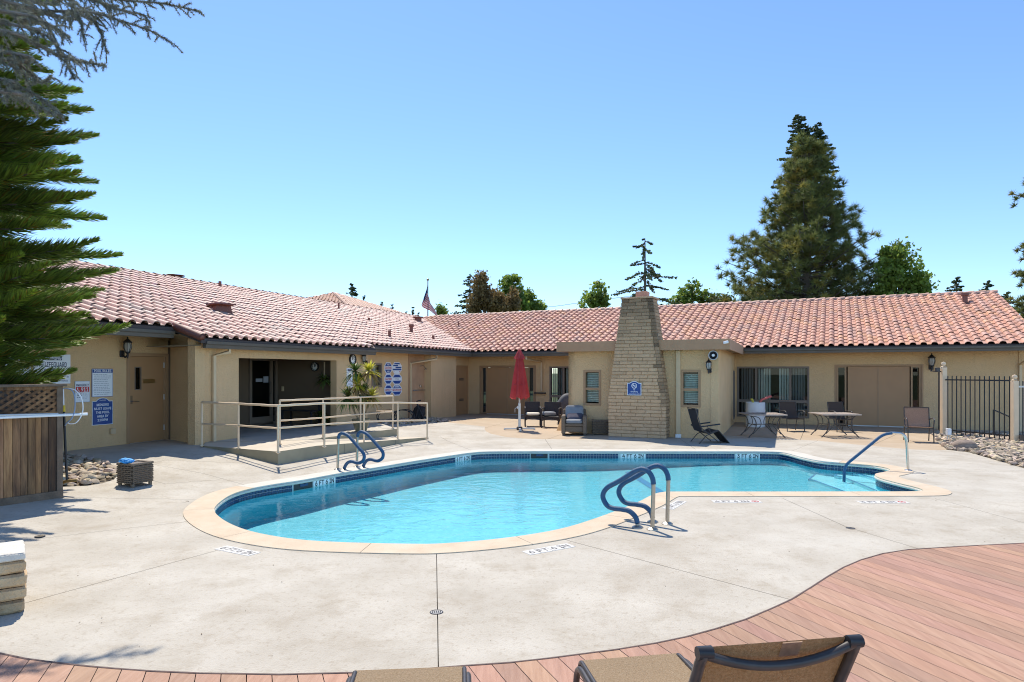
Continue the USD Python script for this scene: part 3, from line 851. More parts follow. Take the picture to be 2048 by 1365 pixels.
c = W2.at(840, 738); k = MB().tube(bend(W2.pts([(c[0], c[1] + .1, .02), (c[0], c[1] + .12, .15), (c[0], c[1] + .02, .22)]), .05), .014, 8)
hd = lathe([(.0, 0), (.05, 0), (.055, .02), (.02, .06), (0, .06)], 16); k.add(hd[0] + W2.pt(c[0], c[1] - .04, .23), hd[1]); left.part('shower_head', k, 'metal', world=True, under=sp)
c = W2.at(836, 781); k = MB().tube(bend(W2.pts([(c[0] - .42, c[1], .02), (c[0] - .42, c[1], .07), (c[0] + .42, c[1], .07), (c[0] + .42, c[1], .02)]), .04), .018, 8)
left.part('grab_bar', k, 'metal', world=True, under=sp)
c = W2.at(839, 773); k = MB(); W2.slab(k, c[0] - .06, c[1] - .05, c[0] + .06, c[1] + .05, .02, .07, .01); left.part('shower_valve', k, 'metal', world=True, under=sp)

# ---- right wing walls and openings
dd = (0.07, -.05, 2.60, 2.03)
win = (WR.at(1474, 780)[0], WR.at(1550, 835.5)[1], WR.at(1618.5, 780)[0], WR.at(1550, 733.5)[1])
bd = (WR.at(959, 780)[0], -.05, WR.at(1072, 780)[0], WR.at(1015, 731.5)[1])
bw = (WR.at(1099, 780)[0], WR.at(1120, 818)[1], WR.at(1099, 780)[0] + 1.9, WR.at(1110, 733.5)[1])
wall(right, WR, -14.05, 5.6, -.2, 2.62, [dd, win, bd, bw])
wall(right, Wall(NR * 36, -ALPHA), -14, 5.6, -.2, 2.6, name='rear_wall')
right.part('end_wall', Wall(UR * 5.2 + NR * 36, -ALPHA - math.pi / 2).sheet(Polygon([(0, -.2), (11.6, -.2), (11.6, 2.7), (6.2, 4.5), (0, 2.6)]), .0, .15), 'stucco', world=True)
def double_door(th, w, r, s0, s1, lights, glassm='glass'):
    u0, z0, u1, z1 = r
    k = frame(w, r, .05, -.14, .012)
    f = th.part('double_door_frame', k, 'trim', world=True)
    for a, b in lights:
        k = frame(w, (a - .05, .02, b + .05, z1 - .05), .05, -.1, -.02)
        sl = th.part('sidelight', k, 'trim', world=True, under=f)
        th.part('sidelight_pane', w.glass(a, .07, b, z1 - .1, -.06), glassm, world=True, under=f)
        k = MB(); w.slab(k, a - .3, 0, b + .3, z1, -1.3, -1.28); th.part('sidelight_backing', k, 'dark_room', world=True, under=f)
    edges = [u0 + .05] + sum([[a - .05, b + .05] for a, b in lights], []) + [u1 - .05]
    for a, b in ((edges[0], edges[1]), (edges[4], edges[5])):
        if b - a > .01:
            k = MB(); w.slab(k, a, 0, b, z1 - .05, -.1, -.03); th.part('jamb', k, 'trim', world=True, under=f)
    m = (s0 + s1) / 2
    for a, b in ((s0, m - .003), (m + .003, s1)):
        k = MB(); w.slab(k, a, .035, b, z1 - .075, -.09, -.035, .003)
        d = th.part('door', k, 'door_paint', world=True)
        k = MB(); w.slab(k, a + .01, .0, b - .01, .034, -.06, -.012); th.part('door_sweep', k, 'aluminium', world=True, under=d)
    k = MB(); w.slab(k, s0 - .05, z1 - .07, s1 + .05, z1 - .05, -.1, -.025); th.part('head_stop', k, 'trim', world=True, under=f)
    k = MB(); w.slab(k, m - .02, .04, m + .02, z1 - .08, -.035, -.028); th.part('astragal', k, 'trim', world=True, under=f)
U = lambda px, py=790: WR.at(px, py)[0]
double_door(right, WR, dd, U(1695.5), U(1819.5), [(U(1676.5), U(1689.5)), (U(1825.5), U(1838.5))])
double_door(right, WR, bd, U(972.8), U(1056), [(U(965), U(971.2)), (U(1058.5), U(1066))], 'glass_dark')
def blind_window(th, w, r, cols, zrail, mat='frame_dark', blind='blind', low_blind='blind_dark', gap=()):
    u0, z0, u1, z1 = r
    k = frame(w, r, .06, -.12, .015)
    w.slab(k, u0 + .06, zrail - .05, u1 - .06, zrail + .05, -.11, .0)
    for c in cols[1:-1]:
        w.slab(k, c - .035, z0 + .06, c + .035, zrail - .05, -.11, -.01); w.slab(k, c - .035, zrail + .05, c + .035, z1 - .06, -.11, -.01)
    f = th.part('window', k, mat, world=True)
    for q, (a, b) in enumerate(zip(cols[:-1], cols[1:])):
        for lo, hi in ((z0 + .06, zrail - .05), (zrail + .05, z1 - .06)):
            th.part('pane', w.glass(a + .035, lo, b - .035, hi, -.07), 'glass', world=True, under=f)
        th.part('vertical_blind', blinds_v(w, a + .05, z0 + .05, b - .03, z1 - .07, -.17, skip=gap if q == 1 else ()), blind if q == 1 else low_blind, world=True, under=f)
    k = MB(); w.slab(k, u0 - .3, z0 - .3, u1 + .3, z1 + .2, -1.6, -1.58); th.part('backing', k, 'dark_room', world=True, under=f)
blind_window(right, WR, win, [U(1478), U(1512), U(1580.5), U(1616)], WR.at(1550, 803)[1], gap=(5, 6, 7))
blind_window(right, WR, bw, [bw[0] + .03, U(1126.5), bw[2] - .03], WR.at(1110, 793)[1])
k = MB(); WR.slab(k, U(1070), .9, U(1092), .95, 0, .1); right.part('wall_shelf', k, 'black_metal', world=True)

# ---- fireplace room
uc0, uc1 = WC.at(1137, 800)[0], WC.at(1437, 800)[0]
wl = WC.rect(1167, 740.5, 1202, 811.5); wr = WC.rect(1361.5, 740, 1401.5, 815)
wall(right, WC, uc0, uc1, -.1, 2.55, [wl, wr])
pa, pb = WC.pt(uc1, 0), np.array([7.93, 23.3, 0])
WS = Wall(pa[:2], math.atan2(pb[1] - pa[1], pb[0] - pa[0]))
Ls = np.linalg.norm(pb[:2] - pa[:2])
slit = (Ls - .95, WS.at(1468, 838)[1], Ls - .15, WS.at(1468, 742)[1])
wall(right, WS, 0, Ls + .1, -.1, 2.55, [slit])
k = frame(WS, slit, .06, -.1, .015); f = right.part('window', k, 'frame_dark', world=True)
right.part('pane', WS.glass(*slit, -.08), 'glass_dark', world=True, under=f)
pl_ = WC.pt(uc0, 0); WLs = Wall((pl_ + np.array([*NR * 6.2, 0]))[:2], -ALPHA - math.pi / 2)
wall(right, WLs, 0, 6.2, -.1, 2.55, thick=.2)
for r, cord in ((wl, True), (wr, False)):
    k = frame(WC, r, .065, -.1, .015); zc = r[1] + (r[3] - r[1]) * .47
    WC.slab(k, r[0] + .065, zc - .035, r[2] - .065, zc + .035, -.1, .005)
    f = right.part('window', k, 'trim', world=True)
    right.part('pane', WC.glass(r[0] + .065, r[1] + .065, r[2] - .065, zc - .035, -.07), 'glass', world=True, under=f)
    right.part('pane', WC.glass(r[0] + .065, zc + .035, r[2] - .065, r[3] - .065, -.05), 'glass', world=True, under=f)
    right.part('blind', blinds_h(WC, r[0] + .07, r[1] + .1, r[2] - .07, r[3] - .07, -.14), 'blind', world=True, under=f)
    m = (r[0] + r[2]) / 2; zt = r[1] + (r[3] - r[1]) * .73
    pts = [(r[0] + .09, zt, -.11), (m, zt - .06, -.11), (r[2] - .09, zt, -.11)] if cord else [(r[0] + .09, zt, -.11), (m + .05, zt + .14, -.11)]
    right.part('blind_cord', MB().tube(WC.pts(pts), .011, 6), 'white_paint', world=True, under=f)
    k = MB(); WC.slab(k, r[0], r[1], r[2], r[3], -.8, -.78); right.part('backing', k, 'dark_room', world=True, under=f)
WF = Wall(NR * 17.68, -ALPHA)
fa0, fa1 = WF.at(1113, 690)[0], WF.at(1459.5, 690)[0]
zt, zb = WF.at(1290, 681)[1], WF.at(1290, 701.5)[1]
k = MB(); WF.slab(k, fa0, zb, fa1, zt, -.04, 0); right.part('fascia_board', k, 'fascia', world=True)
We = Wall(NR * ER, -ALPHA)
pa, pb = WF.pt(fa1, 0), We.pt(We.at(1487, 700)[0], 0)
WFs = Wall(pa[:2], math.atan2(pb[1] - pa[1], pb[0] - pa[0])); Lf = np.linalg.norm((pb - pa)[:2])
k = MB(); WFs.slab(k, 0.002, zb, Lf, zt, -.04, 0); right.part('fascia_board', k, 'fascia', world=True)
pc = WF.pt(fa0, 0); k = MB(); Wx = Wall((pc + np.array([*NR * 5.7, 0]))[:2], -ALPHA - math.pi / 2); Wx.slab(k, 0, zb, 5.68, zt, -.04, 0); right.part('fascia_board', k, 'fascia', world=True)
roofpoly = Polygon([tuple(WF.pt(fa0 + .03, 0, -.03)[:2]), tuple(WF.pt(fa1 - .03, 0, -.03)[:2]), tuple((pb + np.array([*(-UR * .05 + NR * .3), 0]))[:2]), tuple((pc + np.array([*(NR * 6.0), 0]))[:2])])
right.part('flat_roof', prism(roofpoly, zb + .06, zt - .01), 'soffit', world=True)

# chimney of slumped bricks
WCh = Wall(NR * 17.55, -ALPHA)
c0, c1 = WCh.at(1216.5, 840)[0], WCh.at(1331, 840)[0]
t0, t1 = WCh.at(1241, 600)[0], WCh.at(1302, 600)[0]
zs, ztop = 1.06, WCh.at(1270, 597)[1]
def edges(z):
    a = np.clip((z - zs) / (ztop - zs), 0, 1)
    return c0 + (t0 - c0) * a, c1 + (t1 - c1) * a, 0.0 - .12 * a, .62 + .02 * a         # u0, u1, front setback, depth
core = MB()
hs = np.linspace(-.05, ztop - .03, 14)
for za, zb_ in zip(hs[:-1], hs[1:]):
    e = edges(za); e2 = edges(zb_)
    v = WCh.pts([(e[0] + .02, za, e[2] - .02), (e[1] - .02, za, e[2] - .02), (e[1] - .02, za, -e[3] - .1), (e[0] + .02, za, -e[3] - .1), (e2[0] + .02, zb_, e2[2] - .02), (e2[1] - .02, zb_, e2[2] - .02), (e2[1] - .02, zb_, -e2[3] - .1), (e2[0] + .02, zb_, -e2[3] - .1)])
    core.add(v, [[0, 1, 5, 4], [1, 2, 6, 5], [2, 3, 7, 6], [3, 0, 4, 7], [4, 5, 6, 7]])
ch = right.part('chimney', core, 'mortar', world=True)
nc = int(round((ztop + .0) / .094)); hc = ztop / nc
for r_ in range(nc):
    z0, z1 = r_ * hc + .003, (r_ + 1) * hc - .003 + rng.uniform(-.002, .001)
    e = edges((z0 + z1) / 2)
    w_ = e[1] - e[0]
    off = (.2 if r_ % 2 else .4) + rng.uniform(-.05, .05)
    xs = [e[0]]
    x = e[0] + off
    while x < e[1] - .2:
        xs.append(x); x += .40 + rng.uniform(-.05, .05)
    if e[1] - xs[-1] > .24: xs.append(e[1] - rng.uniform(.10, .16))
    xs.append(e[1])
    for q, (a, b) in enumerate(zip(xs[:-1], xs[1:])):
        j = rng.uniform(-.006, .008)
        zc = (z0 + z1) / 2
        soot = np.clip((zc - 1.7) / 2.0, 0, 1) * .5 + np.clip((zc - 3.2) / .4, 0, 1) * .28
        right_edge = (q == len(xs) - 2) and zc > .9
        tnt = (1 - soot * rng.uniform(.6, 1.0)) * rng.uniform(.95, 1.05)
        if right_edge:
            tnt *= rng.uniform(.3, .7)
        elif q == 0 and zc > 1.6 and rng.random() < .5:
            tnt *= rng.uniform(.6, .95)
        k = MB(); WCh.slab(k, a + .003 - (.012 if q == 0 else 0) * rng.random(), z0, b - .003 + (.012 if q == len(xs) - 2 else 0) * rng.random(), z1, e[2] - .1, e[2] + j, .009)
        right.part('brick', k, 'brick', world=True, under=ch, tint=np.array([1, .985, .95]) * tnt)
    ds = [e[2] - .11, -.35, -e[3] - .1]
    if r_ % 2:
        ds = [e[2] - .11, -e[3] - .1]
    for a, b in zip(ds[:-1], ds[1:]):
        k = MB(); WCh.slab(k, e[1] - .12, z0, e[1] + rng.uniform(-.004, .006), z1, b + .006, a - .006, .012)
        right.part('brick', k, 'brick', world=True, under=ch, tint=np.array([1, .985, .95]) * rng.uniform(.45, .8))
e = edges(ztop)
k = MB(); WCh.slab(k, e[0] - .03, ztop, e[1] + .03, ztop + .05, e[2] - .75, e[2] + .03, .01); right.part('chimney_cap', k, 'mortar', world=True, under=ch)
fl = WCh.rect(1265.5, 580.5, 1288, 594)
k = MB(); WCh.slab(k, fl[0], ztop + .05, fl[2], fl[3], -.6, -.3, .008); right.part('flue_tile', k, 'clay', world=True, under=ch)

# ---- roofs
def tile_shape(W=.285, Lt=.40):
    xs = np.linspace(0, 1, 10)
    h = np.where(xs < .64, .078 * np.sqrt(np.clip(1 - ((xs - .32) / .34) ** 2, 0, 1)), .006 * np.cos((xs - .82) / .18 * 1.4))
    h[0] = .004; h[-1] = .004
    lo = np.column_stack([xs * W, np.zeros(10), h + .028]); hi = np.column_stack([xs * W, np.full(10, Lt), h * .92 + .002]); un = lo.copy(); un[:, 2] -= .019; un[:, 1] += .001
    v = np.vstack([lo, hi, un])
    f = [[i, i + 1, i + 11, i + 10] for i in range(9)] + [[i + 20, i + 21, i + 1, i] for i in range(9)]
    return v, np.array(f)
TV, TF = tile_shape()
NROW, DROW, WT = 18, .351, .281
def tiles(th, under, rows, tone, keep=300):
    """rows: (eave point 2-D, along, up the slope, z at eave, u start, u end, mask(x, y, z), d)"""
    items = []
    for (e0, ul, up, u0, u1, d, ok) in rows:
        for k_ in range(int(round((u1 - u0) / WT))):
            u = u0 + k_ * WT
            p = e0 + ul * u + up * d
            cpt = e0 + ul * (u + WT / 2) + up * (d + .17)
            if ok(cpt):
                items.append((np.linalg.norm(p) + (50 if abs((p[0] / max(p[1], .1)) * FPX) > 1150 else 0), p, ul, up, ZE + PITCH * d))
    items.sort(key=lambda q: q[0])
    rest, tn = MB(), []
    cs = 1 / math.sqrt(1 + PITCH ** 2)
    for q, (dist, p, ul, up, z) in enumerate(items):
        S = np.array([*(up * cs), PITCH * cs]); U3 = np.array([*ul, 0]); N3 = np.cross(U3, S); N3 *= np.sign(N3[2])
        j = rng.normal(0, .004, 3)
        v = p[None, :].repeat(len(TV), 0)
        v = np.column_stack([v, np.full(len(TV), z)]) + TV[:, :1] * U3 + (TV[:, 1:2] + j[0]) * S + (TV[:, 2:] * (1 + j[1] * 8) + j[2] * .6) * N3
        t = tone(rng)
        if q < keep:
            th.part('roof_tile', (v, TF), 'roof_tile', world=True, smooth=45, under=under, tint=t)
        else:
            rest.add(v, TF); tn.append(np.repeat(t[None], len(v), 0))
    if tn:
        v, f = rest.arrays()
        th.part('roof_tiles_beyond', (v, f), 'roof_tile', world=True, under=under, kind='stuff', tint=np.vstack(tn))
def tone_l_sheen(r):  # random tile tones, paled throughout to put the roof sheen into the colour
    b = r.uniform(1.0, 1.2)
    c = np.array([1.0, 1.04, 1.08])
    if r.random() < .25: c = np.array([.94, 1.06, 1.12])
    if r.random() < .10: c = np.array([.80, 1.0, 1.08])
    return b * c * np.array([1.02, 1.10, 1.18])
def tone_r(r):
    b = r.uniform(.86, 1.06)
    c = np.array([1.0, .95, .92]); k = r.random()
    if k < .15: c = np.array([.92, .96, 1.02])
    elif k < .30: c = np.array([1.04, 1.0, .82])
    elif k < .37: c = np.array([.82, .86, .9])
    return b * c
def slope(quad, t=.1):
    q = np.asarray(quad, float); v = np.vstack([q, q - [0, 0, t]]); n_ = len(q)
    f = [[0, 1, 2, 3], [7, 6, 5, 4]] + [[i, (i + 1) % n_, (i + 1) % n_ + n_, i + n_] for i in range(n_)]
    return v, np.array(f)
def Lp(s, c, z): return np.array([*(PL * c + UL * s), z])
def Rp(t, n_, z): return np.array([*(UR * t + NR * n_), z])
ZRG = ZE + PITCH * (EL - RIDGE_L)
s0, s_end = 2.6, 30.0
qd = MB()
for a, b, ce in ((s0, 10.32, EL - .39), (10.32, 16.84, EL + .31), (16.84, 25.2, EL - .04)):
    qd.add(*slope([Lp(a, ce, ZE + PITCH * (EL - ce) - .01), Lp(b, ce, ZE + PITCH * (EL - ce) - .01), Lp(b, RIDGE_L, ZRG - .01), Lp(a, RIDGE_L, ZRG - .01)]))
qd.add(*slope([Lp(25.2, -13.2, ZE + PITCH * 2.06 - .03), Lp(38, -13.2, ZE + PITCH * 2.06 - .03), Lp(38, RIDGE_L, ZRG - .03), Lp(25.2, RIDGE_L, ZRG - .01)]))
qd.add(*slope([Lp(s0, -24.2, ZE), Lp(36, -24.2, ZE), Lp(36, RIDGE_L - .01, ZRG - .02), Lp(s0, RIDGE_L - .01, ZRG - .02)]))
roofl = left.part('roof', qd, 'roof_under', world=True)
okl = lambda p: zl(*p) >= zr(*p) - .05 or (NR @ p) < ER - .3
rows = []
for k_ in range(20):
    d = -.31 + k_ * DROW
    if d + .2 > EL - RIDGE_L: break
    e0 = PL * EL
    if k_ == 0: rows.append((e0, UL, -PL, 10.32, 16.84, d, okl))
    elif k_ == 1: rows.append((e0, UL, -PL, 10.32, 32, d, okl))
    else: rows.append((e0, UL, -PL, s0 + (10.32 - s0) % WT, 36, d, okl))
tiles(left, roofl, rows, tone_l_sheen)
def ridge(th, under, a, b, step=.36, r_=.11, ok=None):
    a, b = np.array(a, float), np.array(b, float); L_ = np.linalg.norm(b - a); t = (b - a) / L_; sd = np.array([-t[1], t[0], 0])
    ang = np.linspace(-.15, np.pi + .15, 7)
    for k_ in range(int(L_ / step)):
        p, q = a + t * k_ * step, a + t * ((k_ + 1) * step + .05)
        if ok is not None and not ok(p): continue
        v = []
        for base, rr, lift in ((p, r_ * 1.08, .02), (q, r_ * .92, .0)):
            v += [base + sd * rr * math.cos(x) + np.array([0, 0, rr * .85 * math.sin(x) + lift]) for x in ang]
        f = [[i, i + 1, i + 8, i + 7] for i in range(6)]
        th.part('ridge_tile', (np.array(v), np.array(f)), 'roof_tile', world=True, smooth=True, under=under, tint=np.array([.95, 1.05, 1.1]) * rng.uniform(.8, 1.05))
ridge(left, roofl, Lp(4, RIDGE_L, ZRG), Lp(31.6, RIDGE_L, ZRG))
k = MB(); k.tube([Lp(10.33, EL - .45, ZE + .16), Lp(10.33, EL + .33, ZE - .09)], .085, 8)
left.part('rake_tile', k, 'vent_rust', world=True, smooth=True, under=roofl)
def gutter(th, e0, ul, out, a, b, zb_, depth=.12, ht=.145):
    pr = [(0, 0), (depth * .62, 0), (depth * .72, ht * .45), (depth * .95, ht * .62), (depth, ht), (depth - .012, ht), (depth - .02, ht * .7), (.01, ht * .7), (0, ht)]
    v = []
    for s_ in (a, b):
        v += [[*(e0 + ul * s_ + out * x), zb_ + z] for x, z in pr]
    m = len(pr)
    f = [[i, (i + 1) % m, (i + 1) % m + m, i + m] for i in range(m)]
    mb = MB().add(v, f)
    for o in (0, m):
        mb.add(np.array(v)[o:o + m], [[0, 1, 2, 8], [2, 3, 7, 8], [3, 4, 5, 6], [3, 6, 7, 7]])
    th.part('gutter', mb, 'gutter', world=True)
for a, b, ce, zb_ in ((s0, 10.28, EL - .39, 2.50), (10.45, 16.86, EL + .31, 2.29), (16.75, 24.62, EL - .04, 2.405)):
    gutter(left, PL * (ce - .09), UL, PL, a, b, zb_)
    wl_ = Wall(PL * (ce - .11), math.pi / 2 - BETA)
    k = MB(); wl_.slab(k, a, zb_ + .01, b, zb_ + .16, -.03, 0); left.part('fascia_board', k, 'fascia', world=True)
    k = MB(); wl_.slab(k, a, zb_ + .05, b, zb_ + .065, -1.6, -.03); left.part('soffit', k, 'soffit', world=True)
# right roof
qd = MB()
tE = 5.5
qd.add(*slope([Rp(-13.4, ER, ZE - .01), Rp(tE, ER, ZE - .01), Rp(tE, RIDGE_R, ZRG - .01), Rp(-19, RIDGE_R, ZRG - .01)]))
qd.add(*slope([Rp(-19, 36.1, ZE), Rp(tE, 36.1, ZE), Rp(tE, RIDGE_R + .01, ZRG - .02), Rp(-19, RIDGE_R + .01, ZRG - .02)]))
roofr = right.part('roof', qd, 'roof_under', world=True)
okr = lambda p: zr(*p) > zl(*p) - .02 or (PL @ p) > EL + .05
rows = [(NR * ER, UR, NR, tE - 90 * WT, tE, k_ * DROW, okr) for k_ in range(18)]
tiles(right, roofr, rows, tone_r)
ridge(right, roofr, Rp(tE, RIDGE_R, ZRG), Rp(-19.5, RIDGE_R, ZRG), ok=lambda p: (PL @ p[:2]) > RIDGE_L - .2)
gutter(right, NR * (ER + .09), UR, -NR, -13.32, We.at(1120, 705)[0] + 3, 2.405)
gutter(right, NR * (ER + .09), UR, -NR, We.at(1487.5, 700)[0] + .02, tE, 2.405)
wl_ = Wall(NR * (ER + .11), -ALPHA)
k = MB(); wl_.slab(k, -13.4, 2.41, tE, 2.57, -.03, 0); right.part('fascia_board', k, 'fascia', world=True)
k = MB(); wl_.slab(k, -13.5, 2.455, tE, 2.47, -1.1, -.03); right.part('soffit', k, 'soffit', world=True)

# roof vents
def on_roof(px, py, lw=True):
    a, b = (px - 1024) / FPX, (HOR - py) / FPX
    if lw:
        y = (ZE + PITCH * EL - CAM_H) / (b + PITCH * (PL[0] * a + PL[1]))
    else:
        y = (ZE - PITCH * ER - CAM_H) / (b - PITCH * (NR[0] * a + NR[1]))
    return np.array([a * y, y, CAM_H + b * y])
def vent(th, under, px, py, top, r_, lw=True, kind='pipe'):
    p = on_roof(px, py, lw); h = (py - top) / FPX * p[1]
    if kind == 'pipe': prof = [(r_, -.2), (r_, h), (r_ * .8, h), (r_ * .8, h - .03)]
    elif kind == 'cap': prof = [(r_ * 1.5, -.1), (r_, .05), (r_, h * .7), (r_ * 1.5, h * .74), (r_ * 1.5, h), (0, h * 1.02)]
    else: prof = [(r_ * 1.25, -.2), (r_, h * .6), (r_ * .95, h * .72), (r_ * 1.5, h * .86), (r_ * 1.45, h), (0, h * 1.03)]
    v, f = lathe(prof, 14 if kind != 'box' else 4)
    th.part('roof_vent', (v + p, f), 'vent_rust', world=True, smooth=40, under=under)
for a in ((350, 557, 551, .2, True, 'flare'), (440, 577, 563, .05), (442, 627, 608, .27, True, 'box'), (677.5, 621, 606, .035), (738, 646, 636, .04), (779, 678, 661, .05), (822.5, 668, 649, .07, True, 'cap'), (836, 646, 634, .17, True, 'flare'), (866.5, 682, 671, .05)):
    vent(left, roofl, *a)
vent(right, roofr, 917, 655, 645, .035, False)
vent(right, roofr, 1930, 608, 586, .085, False, 'cap')

# downspouts
def spout(th, w, out_px, wall_px, y0, y1, yb, o=.33, wd_=.075):
    uo, uw = w.at(out_px, y0)[0], w.at(wall_px, y0)[0]
    z0 = w.at(out_px, y0)[1]; z1 = w.at(wall_px, y1)[1]; z2 = w.at(wall_px, yb)[1]
    k = MB().tube(w.pts([(uo, z0 + .1, o), (uo, z0 - .06, o), (uw, z1, .05), (uw, z2, .05)]), wd_ * .62, 4)
    th.part('downspout', k, 'downspout', world=True)
spout(left, W1, 441, 424.5, 699, 712, 893, .25)
spout(left, W2, 849, 819.5, 715, 727, 836, .5)
spout(right, WR, 1071, 1084, 716, 724, 782, .9)
k = MB(); WC.slab(k, WC.at(1353, 800)[0], .02, WC.at(1361.5, 800)[0], zb, .0, .075, .006); right.part('downspout', k, 'downspout', world=True)
k = MB(); WC.slab(k, WC.at(1353, 800)[0] - .015, -.0, WC.at(1361.5, 800)[0] + .015, .1, .0, .095, .006); right.part('downspout_shoe', k, 'white_paint', world=True)
spout(right, WR, 2046, 2040, 715, 730, 870, .6)

# taller hipped building behind
bk = Thing('tiled_building', 'higher hipped tile roof rising behind the ridge of the long wing', 'building', (-12, 46, 0))
ap0, ap1 = at_y(664, 587, 46.0), None
cx, cy, zr_, hw = ap0[0] + .2, 46.0, ap0[2], 5.6
ze_ = zr_ - hw * .36
bs = [np.array([cx + hw * a, cy + hw * b, ze_]) for a, b in ((-1, -1), (1, -1), (1, 1), (-1, 1))]
apx = np.array([cx, cy, zr_])
rot = lambda p: np.array([cx + (p[0] - cx) * math.cos(-.37) - (p[1] - cy) * math.sin(-.37), cy + (p[0] - cx) * math.sin(-.37) + (p[1] - cy) * math.cos(-.37), p[2]])
bs = [rot(p) for p in bs]
k = MB()
for q in range(4): k.add([bs[q], bs[(q + 1) % 4], apx], [[0, 1, 2]])
rb = bk.part('roof', k, 'roof_under', world=True)
k = MB(); tn = []
for q in (0, 1, 3):
    a, b = bs[q], bs[(q + 1) % 4]
    u3 = (b - a) / np.linalg.norm(b - a); m3 = (a + b) / 2; S = (apx - m3); Ls_ = np.linalg.norm(S); S /= Ls_; N3 = np.cross(u3, S); W_ = np.linalg.norm(b - a)
    for r_ in range(int(Ls_ / .37)):
        wv = W_ * (1 - r_ * .37 / Ls_)
        for c_ in range(int(wv / WT)):
            v = m3 + u3 * (-wv / 2 + c_ * WT) + S * (r_ * .37) + TV[:, :1] * u3 + TV[:, 1:2] * S + TV[:, 2:] * N3
            k.add(v, TF); tn.append(np.repeat((tone_r(rng) * np.array([1.05, 1.05, 1]))[None], len(v), 0))
bk.part('roof_tiles_beyond', k, 'roof_tile', world=True, under=rb, kind='stuff', tint=np.vstack(tn))
k = MB(); tn = None
bk.part('wall', prism(Polygon([tuple(cx_[:2]) for cx_ in bs]).buffer(-.6), 0, ze_ + .1), 'stucco', world=True)

# ================================================================ ramp, rails and the things round the pool
rng = np.random.default_rng(33)
def xf(v, loc, rz):
    v = np.asarray(v, float); c, s = math.cos(rz), math.sin(rz)
    return np.column_stack([v[:, 0] * c - v[:, 1] * s, v[:, 0] * s + v[:, 1] * c, v[:, 2]]) + np.asarray(loc, float)

# ---- concrete ramp up to the wide opening
ramp = Thing('access_ramp', 'tan concrete ramp and raised landing in front of the wide dark opening', 'ramp', (-5, 14, .1))
A, B, C = G(405, 893), G(556, 929), G(857, 878.7)
zB = .30
Bi = np.array([-4.86, 13.62, zB]); Ci = np.array([-3.05, 17.36, 0.06])
B1 = B + (C - B) * .2; B1i = Bi + (Ci - Bi) * .2
Wl, Wr = W1.pt(10.75, 0), W1.pt(17.2, 0)
def T(p, z): return np.array([p[0], p[1], z])
def skirted(th, name, poly, zs_, zb_, mt, ms):
    n_ = len(poly); top = np.array([T(p, z) for p, z in zip(poly, zs_)])
    cz = [[0, i, i + 1] for i in range(1, n_ - 1)]
    nm = th.part(name, (top, cz), mt, world=True)
    bot = np.array([T(p, zb_) for p in poly])
    f = [[i, (i + 1) % n_, (i + 1) % n_ + n_, i + n_] for i in range(n_)]
    th.part('side_face', (np.vstack([top, bot]), f), ms, world=True, under=nm)
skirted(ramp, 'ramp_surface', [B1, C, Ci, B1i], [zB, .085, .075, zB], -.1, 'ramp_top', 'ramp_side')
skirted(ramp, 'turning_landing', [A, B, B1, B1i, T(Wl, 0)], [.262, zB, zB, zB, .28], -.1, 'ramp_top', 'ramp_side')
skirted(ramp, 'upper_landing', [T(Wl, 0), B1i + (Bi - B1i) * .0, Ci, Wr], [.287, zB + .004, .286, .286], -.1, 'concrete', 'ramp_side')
for q in (.36, .72):
    p = B + (C - B) * q; zt_ = zB if q < .2 else zB - (q - .2) / .8 * .215
    t = (C - B)[:2] / np.linalg.norm((C - B)[:2]); o = np.array([t[1], -t[0]])
    k = MB().add([[*(p[:2] + t * a + o * .003), z] for a, z in ((-.006, 0), (.006, 0), (.006, zt_ - .01), (-.006, zt_ - .01))], [[0, 1, 2, 3]])
    ramp.part('joint_line', k, 'joint', world=True)
def handrail(label, posts, mids, r_=.021, extra=None):
    th = Thing('handrail', label, 'handrail', (*at_z(*posts[len(posts) // 2][:2], posts[len(posts) // 2][2])[:2], 0), group=None)
    tops, ml = [], []
    for (px, pyb, zb_, pyt), pm in zip(posts, mids):
        b = at_z(px, pyb, zb_); zt_ = at_y(px, pyt, b[1])[2]
        th.part('post', MB().tube([b - [0, 0, .02], [b[0], b[1], zt_]], r_, 8), 'rail_paint', world=True, smooth=50)
        th.part('base_plate', (lambda m: (m[0] + b, m[1]))(tri(lathe([(0, .012), (.04, .012), (.045, 0)], 12))), 'rail_paint', world=True)
        tops.append(np.array([b[0], b[1], zt_])); ml.append(np.array([b[0], b[1], at_y(px, pm, b[1])[2]]))
    th.part('top_rail', MB().tube(bend(tops, .02, 2), r_ * 1.05, 8), 'rail_paint', world=True, smooth=50)
    th.part('mid_rail', MB().tube(ml, r_ * .9, 8), 'rail_paint', world=True, smooth=50)
    if extra:
        k = MB().tube([at_y(x, y, d) for x, y, d in extra], r_ * .9, 8); th.part('rail_stub', k, 'rail_paint', world=True, smooth=50)
    return th
handrail('tan painted pipe handrail bending round the outer edge of the ramp', [(403.6, 892, .265, 805), (477, 897, .285, 808), (556, 906, .30, 812), (648.6, 894, .27, 807), (728, 886, .20, 807), (795.6, 879, .14, 806), (854.5, 877.5, .085, 807)], [848, 851.5, 857, 849, 844, 842, 841], extra=None)
handrail('tan painted pipe handrail along the upper landing behind the outer rail', [(559.6, 889, .30, 801.6), (646, 876, .30, 798.5), (721, 865.5, .295, 795), (785.5, 857, .29, 792)], [842, 836, 829, 823.5], extra=[(785.5, 822.5, 17.45), (753, 823, 17.9)])

